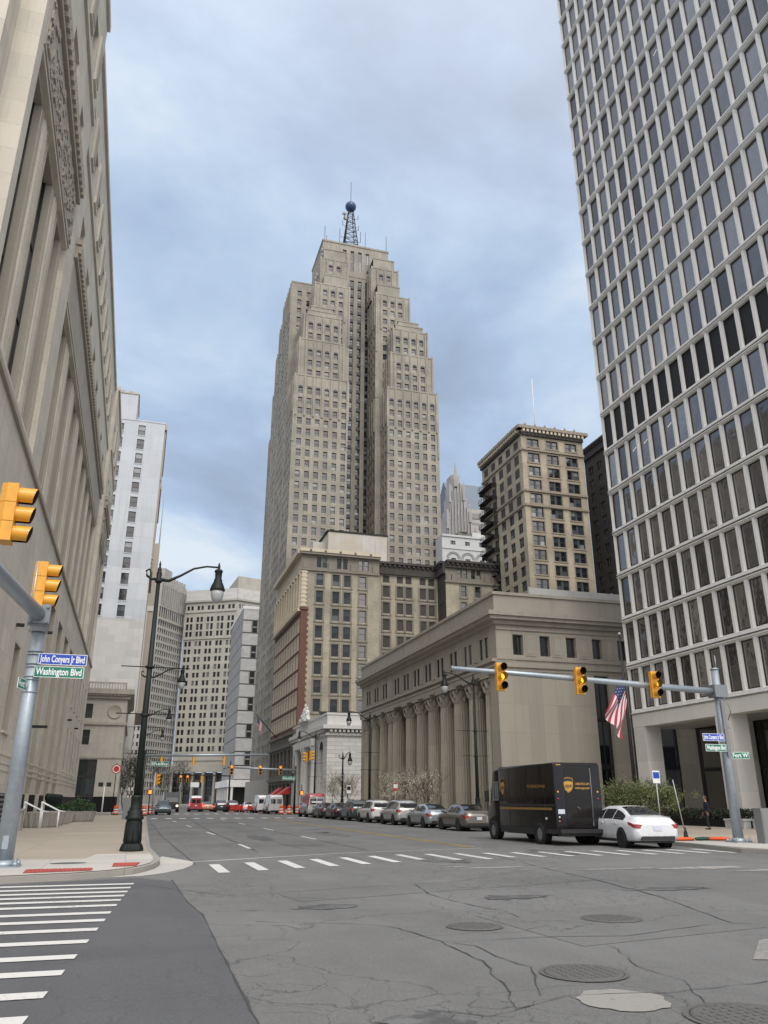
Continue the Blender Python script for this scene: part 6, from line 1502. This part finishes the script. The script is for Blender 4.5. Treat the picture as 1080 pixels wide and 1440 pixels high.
# oncoming box truck
t = thing('box_truck', 'dark box truck coming towards us behind the teal car', 'truck', (5.9, 134, 0), 0, TG); mb = MB(); mb.box(-1.2,1.2,-1.0,4.5,.6,2.9); mb.build('body', paintm('paint_truck', (.05,.055,.065), .1), t)
mb = MB(); mb.loft([[(-1.05,-2.4,.5),(1.05,-2.4,.5),(1.05,-2.4,1.25),(-1.05,-2.4,1.25)],[(-1.1,-1.9,.45),(1.1,-1.9,.45),(1.1,-1.9,1.4),(-1.1,-1.9,1.4)],[(-1.1,-1.0,.45),(1.1,-1.0,.45),(1.0,-1.3,2.2),(-1.0,-1.3,2.2)]], 0, False); mb.build('cab', M['trim'], t)
mb = MB(); mb.face([(-.9,-1.92,1.45),(.9,-1.92,1.45),(.85,-1.4,2.1),(-.85,-1.4,2.1)]); mb.build('windscreen', M['cglass'], t)
for s_ in (-1,1):
    mb = MB(); mb.box(s_*.8-.15,s_*.8+.15,-2.45,-2.41,.8,1.05); mb.build('headlight', M['headon'] if s_ > 0 else M['headl'], t)
    for y in (-1.7, 3.2):
        mb = MB(); mb.lathe([(0,-.12),(.42,-.12),(.42,.12),(0,.12)], (s_*1.0, y, .42), 16, 0, True, 'x'); mb.build('wheel', M['tyre'], t)

# ---- delivery truck
TX = 17.08; t = thing('delivery_truck', 'black parcel delivery truck with gold lettering double-parked beside the white saloon', 'truck', (TX, 33.2, 0))
DB = paintm('truck_brown_black', (.006,.0045,.0038), .0, .22); M['gold'] = plain('gold_lettering', (.55,.30,.06), .4, .3); M['golddim'] = plain('gold_stripe', (.28,.16,.045), .4, .2); M['truckgl'] = M['cglass']
HW = 1.05; y0, y1 = -3.3, 3.3
def rrect(y, w_, z0, z1, r_=.09):
    o = []
    for cx_, cz_, a0 in ((w_-r_, z0+.02, -90), (w_-r_, z1-r_, 0), (-w_+r_, z1-r_, 90), (-w_+r_, z0+.02, 180)):
        rr = r_ if cz_ > z0+.1 else .02
        cxx = cx_ if rr == r_ else (w_-.02)*(1 if cx_ > 0 else -1)
        for k in range(4): a = R(a0+30*k); o.append((cxx+rr*math.cos(a), y, cz_+rr*math.sin(a)))
    return o
mb = MB(); mb.loft([rrect(y0+.0, HW-.02, .62, 3.07), rrect(y0+.03, HW, .6, 3.1), rrect(1.9, HW, .6, 3.1), rrect(1.93, HW-.01, .6, 3.09)], 0, True)
mb.build('cargo_body', DB, t)
mb = MB(); mb.loft([rrect(1.94, HW-.03, .5, 3.02), rrect(2.6, HW-.04, .42, 2.98), rrect(2.95, HW-.06, .42, 2.2, .2), rrect(3.15, HW-.08, .42, 1.6, .2), rrect(3.5, HW-.12, .45, 1.42, .25), rrect(3.62, HW-.2, .5, 1.2, .2)], 0, True); mb.build('cab', DB, t)
mb = MB(); mb.face([(-.85,2.66,2.86),(.85,2.66,2.86),(.83,3.12,1.72),(-.83,3.12,1.72)][::-1]); mb.build('windscreen', M['cglass'], t)
for s_ in (-1, 1):
    x = s_*(HW-.022)
    mb = MB(); q_ = [(x,2.08,1.72),(x,2.56,1.72),(x,2.52,2.42),(x,2.08,2.42)]; mb.face(q_[::-1] if s_ > 0 else q_); mb.build('side_window', glassmat('cab_glass', [(0,(.10,.11,.11)),(1,(.10,.11,.11))], .05, 1.5, 0), t)
    mb = MB()
    for (a, b_, c, d) in ((2.04,2.6,1.66,1.71),(2.04,2.6,2.43,2.48),(2.04,2.075,1.71,2.43),(2.565,2.6,1.71,2.43),(2.3,2.32,1.72,2.42)): mb.box(min(x,x+s_*.015), max(x,x+s_*.015), a, b_, c, d)
    mb.build('window_frame', M['boxgrey'], t)
    mb = MB(); mb.tube([(s_*1.0,2.75,2.1),(s_*1.22,2.9,2.15),(s_*1.22,2.9,1.6),(s_*1.0,2.85,1.6)], .015, 6); mb.box(min(s_*1.13,s_*1.31), max(s_*1.13,s_*1.31), 2.87, 2.93, 1.62, 2.08); mb.build('wing_mirror', M['trim'], t)
    x = s_*(HW+.004)
    mb = MB(); mb.box(min(x,x+s_*.012), max(x,x+s_*.012), y0+.05, 1.88, 1.44, 1.52); mb.build('rub_rail', M['trim'], t)
    mb = MB(); mb.box(min(x,x+s_*.006), max(x,x+s_*.006), y0+.25, 1.86, 1.30, 1.385); mb.build('stripe', M['golddim'], t)
    mb = MB()
    for ys_ in (-2.45, -1.35, -.25, .85): mb.box(min(x-s_*.003,x+s_*.003), max(x-s_*.003,x+s_*.003), ys_-.012, ys_+.012, .62, 2.98)
    for zz in (2.96, .68):
        for k in range(32): mb.box(min(x,x+s_*.004), max(x,x+s_*.004), y0+.1+.16*k, y0+.12+.16*k, zz, zz+.02)
    mb.build('panel_seams', M['trim'], t)
    mb = MB(); mb.box(min(s_*.9,s_*1.06), max(s_*.9,s_*1.06), -1.35, 1.9, .36, .6); mb.box(min(s_*.9,s_*1.06), max(s_*.9,s_*1.06), y0+.05, -2.45, .42, .6); mb.box(min(s_*.95,s_*1.075), max(s_*.95,s_*1.075), -1.3, 1.8, .5, .54); mb.build('skirt', M['trim'], t)
    for k, (yw, r_) in enumerate(((-1.9, .40), (2.65, .40))):
        mb = MB(); mb.lathe([(0,0),(.53,0),(.53,.012*s_),(0,.012*s_)], (s_*(HW-.004), yw, .45), 24, 0, False, 'x'); mb.build('wheel_arch', M['blk'], t)
        w_ = MB(); w_.lathe([(r_*.6,-.24*s_),(r_*.95,-.24*s_),(r_,-.2*s_),(r_,.10*s_),(r_*.95,.14*s_),(r_*.62,.14*s_),(r_*.58,.10*s_)], (s_*(HW-.1), yw, r_), 28, 0, True, 'x'); o = w_.build('wheel', M['tyre'], t)
        rm = MB(); rm.lathe([(0,.10*s_),(.09,.10*s_),(.10,.02*s_ if k == 0 else .08*s_),(r_*.45,-.02*s_ if k == 0 else .06*s_),(r_*.58,.07*s_),(r_*.6,.11*s_)][::-1], (s_*(HW-.1), yw, r_), 22, 0, True, 'x')
        for j in range(8): a = 2*math.pi*j/8; rm.lathe([(.022,.0),(.022,.11*s_),(0,.11*s_)], (s_*(HW-.1), yw+.14*math.cos(a), r_+.14*math.sin(a)), 6, 1, False, 'x')
        rm.build('rim', [M['boxgrey'], M['alu']], o)
    mb = MB(); mb.box(min(s_*.93,s_*.99), max(s_*.93,s_*.99), 3.56, 3.64, .72, .95); mb.build('headlight', M['headl'], t)
yb = y0-.002
PB = paintm('truck_rear_panel', (.008,.009,.013), .0, .35)
for m__ in (DB, PB):
    pb_ = m__.node_tree.nodes['Principled BSDF']; pb_.inputs['Coat Weight'].default_value = .25; pb_.inputs['Specular IOR Level'].default_value = .3
    for n__ in m__.node_tree.nodes:
        if n__.type == 'MIX' and not n__.inputs[7].is_linked: n__.inputs[7].default_value = (.03,.027,.025,1)
mb = MB(); mb.box(-HW+.02, -.58, yb-.03, yb, .72, 2.98); mb.build('rear_panel', PB, t); mb = MB(); mb.box(.62, HW-.02, yb-.03, yb, .72, 2.98); mb.build('rear_panel', PB, t)
mb = MB(); 
for k in range(7): mb.box(-.56, .56, yb-.012, yb-.001, .78+.3*k, 1.072+.3*k)
mb.build('roller_door', DB, t)
mb = MB(); mb.box(.575,.605,yb-.045,yb-.001,.72,2.9); mb.tube([(.59,yb-.06,.9),(.59,yb-.06,2.7)], .012, 6); mb.tube([(-.1,yb-.04,1.42),(.0,yb-.09,1.36),(.0,yb-.09,1.22)], .012, 6); mb.build('grab_rail', M['boxgrey'], t)
mb = MB(); mb.box(-1.08,1.12,yb-.42,yb-.001,.46,.6); mb.box(-1.0,1.0,yb-.3,yb-.001,.36,.459); mb.build('rear_bumper', M['trim'], t)
mb = MB(); mb.box(-.8,.8,-2.9,1.8,.32,.59); mb.tube([(-.5,yb-.2,.38),(-.5,-2.6,.34)], .035, 6); mb.build('chassis', M['blk'], t)
mb = MB(); mb.box(-.95,-.66,yb-.05,yb-.031,1.16,1.33); mb.build('number_plate', M['plate'], t)
for s_, x in ((-1,-.9),(1,.88)):
    for z, mt, w_ in ((1.98,'sigy',.035),(1.0 if s_ > 0 else 1.04,'swhite',.03),(.88,'tail',.04),(1.72,'tail',.03)):
        mb = MB(); mb.lathe([(0,-.05),(w_,-.045),(w_*1.2,-.03)], (x, yb, z), 12, 0, True, 'y'); mb.build('marker_lamp', M[mt], t)
mb = MB(); mb.box(-.9,-.7,yb-.01,yb+.05,3.0,3.03); mb.build('marker_lamp', M['sigy'], t)
mb = MB(); mb.box(-1.062,-1.05,-2.6,-2.45,.95,1.02); mb.build('marker_lamp', M['swhite'], t)
def shield(x, y, z, s_, face):
    """parcel shield, gold with the letters cut dark"""
    pr = []
    for k in range(9): a = k/8; pr.append((-.5+a, .5+.12*math.sin(math.pi*a)))
    pr += [(.5,-.05),(.44,-.3),(.3,-.5),(.12,-.64),(0,-.7),(-.12,-.64),(-.3,-.5),(-.44,-.3),(-.5,-.05)]
    mb = MB()
    for sc_2, mi, off in ((1, 0, .006), (.92, 1, .009)):
        if face == 'y': pts = [(x+px*s_*sc_2, y-off, z+pz*s_*sc_2) for px, pz in pr][::-1]
        else: pts = [(x-off, y-px*s_*sc_2*.8, z+pz*s_*sc_2) for px, pz in pr][::-1]
        mb.face(pts, mi)
    # lower gold field
    lo = [(-.46,.22),(-.46,-.05),(-.41,-.28),(-.28,-.47),(-.11,-.6),(0,-.65),(.11,-.6),(.28,-.47),(.41,-.28),(.46,-.05),(.46,.22),(.2,.30),(-.1,.30),(-.3,.27)]
    if face == 'y': mb.face([(x+px*s_*.94, y-.012, z+pz*s_*.94) for px, pz in lo], 0)
    else: mb.face([(x-.012, y-px*s_*.94*.8, z+pz*s_*.94) for px, pz in lo], 0)
    o = mb.build('shield_emblem', [M['gold'], M['trim']], t)
    rot = (math.pi/2, 0, 0) if face == 'y' else (math.pi/2, 0, -math.pi/2)
    lc = (x, y-.014, z-.1*s_) if face == 'y' else (x-.014, y, z-.1*s_)
    text_obj('emblem_letters', 'ups', .52*s_, M['trim'], o, lc, rot, .001, 'CENTER', 1.0 if face == 'y' else .8, .012*s_)
shield(-.42, yb-.02, 2.26, .44, 'y'); shield(-HW-.004, 1.5, 2.28, .56, 'x')
text_obj('lettering', '1-800-PICK-UPS', .12, M['gold'], t, (.22, yb-.016, 2.28), (math.pi/2,0,0), .001, 'CENTER', .82, .002)
text_obj('lettering', 'www.ups.com', .14, M['gold'], t, (.22, yb-.016, 2.13), (math.pi/2,0,0), .001, 'CENTER', .82, .002)
text_obj('lettering', 'Worldwide Services', .21, M['golddim'], t, (-HW-.008, -1.75, 2.22), (math.pi/2,0,-math.pi/2), .001, 'CENTER', .95, .002)

# ================================================================== TREES
def tree(label, x, y, stems, crown_r, crown_z, crown_h, nleaf, leafmat, lsize, seed, spread=.6, trunk_r=.05, squash=1.0, group=None, z0=.13, gaps=.35):
    q_ = random.Random(seed); t = thing('tree', label, 'tree', (x, y, z0), 0, group); mb = MB(); tips = []
    def branch(p, d, L, r_, lev):
        n = 4; pts = [p]; dd = d.copy()
        for i in range(n):
            dd = (dd + Vector((q_.uniform(-.25,.25), q_.uniform(-.25,.25), q_.uniform(-.06,.16)))).normalized(); pts.append(pts[-1]+dd*L/n)
            if lev > 0 and i >= 1:
                for k in range(2 if lev > 1 else 2):
                    a = q_.uniform(0, 6.28); sd_ = Vector((math.cos(a), math.sin(a), q_.uniform(.1,.8))).normalized(); branch(pts[-1], (dd*.55+sd_*spread).normalized(), L*q_.uniform(.5,.72), r_*.5, lev-1)
        mb.tube(pts, [r_*(1-.6*i/n) for i in range(n+1)], 6 if lev > 1 else 4); tips.extend(pts[2:])
    for s_ in range(stems):
        a = 2*math.pi*s_/stems + q_.uniform(-.4,.4); ln = .28 if stems > 1 else .05
        branch(Vector((.08*math.cos(a), .08*math.sin(a), 0)), Vector((ln*math.cos(a), ln*math.sin(a), 1)).normalized(), crown_z+crown_h*.3, trunk_r, 3)
    mb.build('trunk', M['bark'], t); cm = MB(); cz = crown_z+crown_h/2
    tips = [p for p in tips if abs(p.z-cz) < crown_h*.75 and math.hypot(p.x, p.y) < crown_r*1.15] or [Vector((0,0,cz))]
    blobs = [Vector((q_.gauss(0,.45)*crown_r, q_.gauss(0,.45)*crown_r, cz+q_.uniform(-.42,.42)*crown_h)) for _ in range(int(30*(1-gaps))+8)]
    for k in range(nleaf):
        c = q_.choice(tips) if q_.random() < .5 else q_.choice(blobs)
        p = c + Vector((q_.gauss(0,1), q_.gauss(0,1), q_.gauss(0,.7)))*crown_r*.13
        d = Vector((q_.uniform(-1,1), q_.uniform(-1,1), q_.uniform(-1,1))).normalized()*lsize*q_.uniform(.6,1.3); e = d.cross(Vector((q_.uniform(-1,1), q_.uniform(-1,1), q_.uniform(-1,1)))).normalized()*lsize*.45
        cm.face([p-d, p+e, p+d, p-e])
    cm.build('crown', leafmat, t); return t
def leafm(name, a, b_):
    m, nt, b = nt_new(name); g_ = nt.nodes.new('ShaderNodeNewGeometry'); lk(nt, mixc(nt, g_.outputs['Random Per Island'], a, b_), b.inputs['Base Color']); b.inputs['Roughness'].default_value = .65; return m
M['lf1'] = leafm('blossom_leaves', (.26,.25,.17), (.62,.61,.52)); M['lf2'] = leafm('olive_leaves', (.05,.075,.022), (.17,.19,.07)); M['lf3'] = leafm('bud_twigs', (.10,.10,.09), (.26,.26,.24))
SP = 'young blossoming trees along the columns'
tree('multi-stemmed tree in pale blossom before the columns, above the silver SUV', 22.4, 64.5, 3, 1.6, 1.7, 1.9, 3000, M['lf1'], .055, 3, .75, .045, group=SP)
tree('thin pale-leaved tree before the columns, left of the larger one in blossom', 22.4, 72.5, 2, 1.0, 1.7, 1.8, 2200, M['lf1'], .055, 5, .6, .035, group=SP)
tree('sparse green-budded tree in front of the marble bank pier', 22.3, 93.5, 2, 1.7, 1.8, 2.6, 2600, M['lf1'], .06, 8, .7, .05, group=SP)
tree('leaning bare-stemmed tree right of the sparse one by the marble bank', 22.5, 88.0, 1, 1.1, 1.8, 1.8, 1000, M['lf1'], .055, 9, .7, .06, group=SP)
OG = 'low olive trees below the white tower'
tree('low wide olive-green tree behind the white saloon, left of the flagpole', 24.4, 38.0, 2, 1.35, .9, 1.45, 7500, M['lf2'], .05, 11, .8, .06, group=OG, gaps=-1.0)
tree('low wide olive-green tree right of the flagpole, behind the thin sign post', 25.9, 37.4, 2, 1.25, .9, 1.35, 7500, M['lf2'], .05, 14, .6, .06, group=OG, gaps=-1.0)
tree('grey leafless tree in the far gap left of the nearest lamp post', -1.0, 135, 2, 1.6, 3.0, 5, 2000, M['lf3'], .12, 21, .5, .14)
tree('grey leafless tree behind the dark oncoming truck', 8.5, 215, 2, 5, 4, 8, 2500, M['lf3'], .16, 25, .6, .18)
# low hedge and planter wall under the tower
t = thing('planter_wall', 'low black granite planter with a dark hedge at the foot of the white tower', 'planter', (35.2, 44, .13)); mb = MB(); mb.box(-.4,.6,-7,8.5,0,.45); mb.build('wall', M['granite'], t)
mb = MB(); q_ = random.Random(2)
for k in range(5200):
    p = Vector((q_.uniform(-.35,.55), q_.uniform(-6.9,8.4), .45+.5*q_.random()**.6+.12*math.sin(k*.01))); d = Vector((q_.uniform(-1,1), q_.uniform(-1,1), q_.uniform(-.5,1))).normalized()*.09; e = d.cross(Vector((q_.uniform(-1,1), q_.uniform(-1,1), .2))).normalized()*.04
    mb.face([p-d, p+e, p+d, p-e])
mb.build('hedge', leafm('dark_hedge', (.008,.014,.006), (.03,.045,.018)), t)
for x, y, lb in ((34.2, 41.7, 'pale stone block left of the walking officer'), (34.4, 39.6, 'pale stone block right of the walking officer')):
    t = thing('stone_bench', lb, 'bench', (x, y, .13)); mb = MB(); mb.box(-.25,.25,-.8,.8,0,.42); mb.box(-.3,.3,-.85,.85,.42,.52); mb.build('seat', M['panel'], t)

# ================================================================== PEOPLE
def skinned(name, verts, edges, radii, mat, parent, sub=2, root=0):
    me = bpy.data.meshes.new(name); me.from_pydata(verts, edges, []); me.materials.append(mat)
    o = bpy.data.objects.new(name, me); C.objects.link(o); o.parent = parent
    md_ = o.modifiers.new('skin', 'SKIN'); md_.use_smooth_shade = True
    for i, sv in enumerate(me.skin_vertices[0].data):
        r_ = radii[i]; sv.radius = (r_, r_) if isinstance(r_, (int, float)) else r_; sv.use_root = (i == root)
    s_ = o.modifiers.new('sub', 'SUBSURF'); s_.levels = sub; s_.render_levels = sub
    dg = bpy.context.evaluated_depsgraph_get(); me2 = bpy.data.meshes.new_from_object(o.evaluated_get(dg)); o.modifiers.clear(); o.data = me2; me2.name = name
    if not me2.materials: me2.materials.append(mat)
    return o
def person(label, x, y, rz, top, legs, hair, skin=(.36,.20,.14), z0=.13, walk=.0, s=1.0):
    t = thing('person', label, 'person', (x, y, z0), rz); t.scale = (s, s, s)
    sk = plain('skin_tone%s' % x, skin, .5)
    # joints: facing -Y
    V_ = [(0,0,.95),(0,.0,1.12),(0,.01,1.32),(0,.01,1.46),(0,-.01,1.54),(0,-.02,1.62),(0,-.02,1.70)]; E_l = [(i, i+1) for i in range(6)]; Rr = [(.15,.105),(.135,.095),(.165,.11),(.11,.075),(.055,.055),(.075,.09),(.06,.075)]
    def chain(start, pts, rs):
        p = start
        for q_, r_ in zip(pts, rs): V_.append(q_); Rr.append(r_); E_l.append((p, len(V_)-1)); p = len(V_)-1
        return p
    for s_ in (-1, 1):
        st_ = walk*s_
        chain(0, [(s_*.095,0,.88),(s_*.10,-.03-st_*.3,.50),(s_*.105,.02-st_*.55,.10),(s_*.11,-.12-st_*.55,.04)], [.085,.058,.040,(.035,.03)])
        w_ = chain(2, [(s_*.17,.01,1.40),(s_*.235,.03,1.13),(s_*.25,-.06+st_*.3,.89),(s_*.25,-.09+st_*.35,.82)], [.052,.042,.03,(.035,.018)])
        hx, hy, hz = V_[w_]
        for k, (dx, L_) in enumerate(((-.028,.062),(-.010,.075),(.009,.07),(.027,.055))):     # four fingers
            chain(w_, [(hx+dx*.3, hy+dx, hz-.03-L_*.4),(hx-s_*.012, hy+dx, hz-.03-L_)], [.010,.008])
        chain(w_, [(hx-s_*.03, hy-.03, hz-.02),(hx-s_*.045, hy-.035, hz-.05)], [.011,.009])
    body = skinned('body', V_, E_l, Rr, sk, t)
    # face and hair on the head
    hm = MB(); hm.lathe([(0,-.135),(.04,-.13),(.066,-.09),(.08,-.03),(.084,.03),(.078,.08),(.05,.118),(0,.13)], (0,-.025,1.66), 20); hm.lathe([(.004,.02),(.016,-.005),(.018,-.02),(.003,-.03)], (0,-.115,1.655), 8)
    for s_ in (-1, 1): hm.lathe([(0,-.008),(.012,-.006),(.02,0),(.012,.008)], (s_*.083,-.02,1.655), 8, 0, True, 'x')
    hm.build('head', sk, t)
    fm = MB()
    for s_ in (-1, 1): fm.lathe([(0,-.006),(.011,-.003),(.012,.004)], (s_*.03,-.104,1.672), 8, 0, True, 'y')
    fm.box(-.025,.025,-.108,-.1,1.595,1.602); fm.build('eyes_and_mouth', M['blk'], t)
    hr = MB(); hr.lathe([(.088,-.04),(.092,.02),(.088,.075),(.06,.125),(0,.14)], (0,-.008,1.665), 18); hr.build('hair', hair, t)
    # clothes: jacket and trousers as their own surfaces a little outside the body
    cv = [(0,0,.90),(0,.0,1.12),(0,.01,1.32),(0,.01,1.46)]; ce = [(0,1),(1,2),(2,3)]; crr = [(.185,.13),(.165,.12),(.195,.135),(.10,.08)]
    for s_ in (-1, 1):
        st_ = walk*s_; b0 = len(cv); cv += [(s_*.18,.01,1.405),(s_*.24,.03,1.13),(s_*.254,-.06+st_*.3,.87)]; crr += [.072,.062,.052]; ce += [(2,b0),(b0,b0+1),(b0+1,b0+2)]
    skinned('jacket', cv, ce, crr, top, t)
    lv = [(0,0,.96),(0,0,.90)]; le = [(0,1)]; lr = [(.165,.12),(.16,.12)]
    for s_ in (-1, 1):
        st_ = walk*s_; b0 = len(lv); lv += [(s_*.095,0,.82),(s_*.10,-.03-st_*.3,.50),(s_*.105,.02-st_*.55,.10)]; lr += [.10,.078,.066]; le += [(1,b0),(b0,b0+1),(b0+1,b0+2)]
    skinned('trousers', lv, le, lr, legs, t, root=1)
    for s_ in (-1, 1):
        sm_ = MB(); yy = .02-walk*s_*.55; sm_.loft([[(s_*.108+.05*w_*math.cos(a), yy+dy, .045+.045*h_*math.sin(a)) for a in [2*math.pi*k/10 for k in range(10)]] for dy, w_, h_ in ((.09,.5,.6),(.06,.9,1),(-.04,.95,1),(-.13,1,.8),(-.19,.6,.5))]); sm_.build('shoe', M['blk'], t)
    return t
navy = plain('navy_cloth', (.010,.012,.022), .85, var=.3)
p_ = person('officer in a dark navy uniform standing alone on the pavement below the white tower', 31.3, 40.6, R(-105), navy, navy, plain('brown_hair', (.05,.03,.02), .7), (.34,.19,.13), walk=.12, s=1.0)
mb = MB(); mb.box(-.06,-.02,-.155,-.148,1.30,1.35); mb.build('badge', M['gold'], p_); mb = MB(); mb.lathe([(.182,-.03),(.19,-.02),(.19,.02),(.182,.03)], (0,0,.98), 16); mb.build('belt', M['blk'], p_)
person('dark-haired pedestrian mostly hidden behind the roof of the white saloon', 25.3, 43.6, R(-60), plain('grey_coat', (.10,.12,.12), .85), plain('dark_trousers', (.02,.02,.025), .85), M['blk'], (.42,.28,.21), s=1.02)
# ================================================================== WORLD AND LIGHT
SUN_EL, SUN_AZ = 50, 178     # azimuth clockwise from +Y
wd = bpy.data.worlds.new('World'); sc.world = wd; wd.use_nodes = True; nt = wd.node_tree; nt.nodes.clear()
out = nt.nodes.new('ShaderNodeOutputWorld'); bg = nt.nodes.new('ShaderNodeBackground'); lk(nt, bg.outputs[0], out.inputs[0])
sky = nt.nodes.new('ShaderNodeTexSky'); sky.sky_type = 'NISHITA'; sky.sun_disc = False
sky.sun_elevation = R(SUN_EL); sky.sun_rotation = R(SUN_AZ); sky.air_density = 1.2; sky.dust_density = 2.0
tc = nt.nodes.new('ShaderNodeTexCoord'); sp = nt.nodes.new('ShaderNodeSeparateXYZ'); lk(nt, tc.outputs['Generated'], sp.inputs[0])
zc = mathn(nt, 'ADD', mathn(nt, 'MAXIMUM', sp.outputs[2], 0.0), .28)
cb = nt.nodes.new('ShaderNodeCombineXYZ'); lk(nt, mathn(nt, 'DIVIDE', sp.outputs[0], zc), cb.inputs[0]); lk(nt, mathn(nt, 'DIVIDE', sp.outputs[1], zc), cb.inputs[1]); cb.inputs[2].default_value = SKYSEED
n1 = noise(nt, cb.outputs[0], 1.0, 7, .52, .5); n2 = noise(nt, cb.outputs[0], 3.1, 6, .55, .4)
nn = mathn(nt, 'ADD', mathn(nt, 'MULTIPLY', n1, .7), mathn(nt, 'MULTIPLY', n2, .3))
cl = ramp(nt, nn, [(.39, (.33, .415, .555)), (.45, (.38, .48, .645)), (.505, (.45, .575, .775)), (.555, (.56, .70, .89)), (.62, (.78, .87, .96))])
skm = nt.nodes.new('ShaderNodeVectorMath'); skm.operation = 'SCALE'; skm.inputs['Scale'].default_value = .09; lk(nt, sky.outputs[0], skm.inputs[0])
base = mixc(nt, .93, skm.outputs[0], cl)
# warm glow added to the unseen sky behind the camera, to brighten the street
sd = Vector((math.sin(R(SUN_AZ))*math.cos(R(SUN_EL)), math.cos(R(SUN_AZ))*math.cos(R(SUN_EL)), math.sin(R(SUN_EL))))
dp = nt.nodes.new('ShaderNodeVectorMath'); dp.operation = 'DOT_PRODUCT'; dp.inputs[1].default_value = sd; lk(nt, tc.outputs['Generated'], dp.inputs[0])
gl_ = ramp(nt, mathn(nt, 'ADD', mathn(nt, 'MULTIPLY', dp.outputs['Value'], .5), .5), [(.5, 0.0), (.76, .22), (.92, .75), (1.0, 1.0)])
glow = mixc(nt, gl_, (0, 0, 0), SKYGLOW)
fin = mixc(nt, 1.0, base, glow, 'ADD'); lk(nt, fin, bg.inputs[0]); bg.inputs[1].default_value = 1.0
sl = bpy.data.lights.new('sun', 'SUN'); sl.energy = 1.5; sl.angle = R(25); sl.color = (1, .97, .92)
so = bpy.data.objects.new('sun', sl); C.objects.link(so); so.rotation_euler = (-sd).to_track_quat('-Z', 'Y').to_euler()
sc.view_settings.view_transform = 'Standard'; sc.view_settings.look = 'None'; sc.view_settings.gamma = 1; sc.view_settings.exposure = EXPO
sc.render.resolution_x = 768; sc.render.resolution_y = 1024
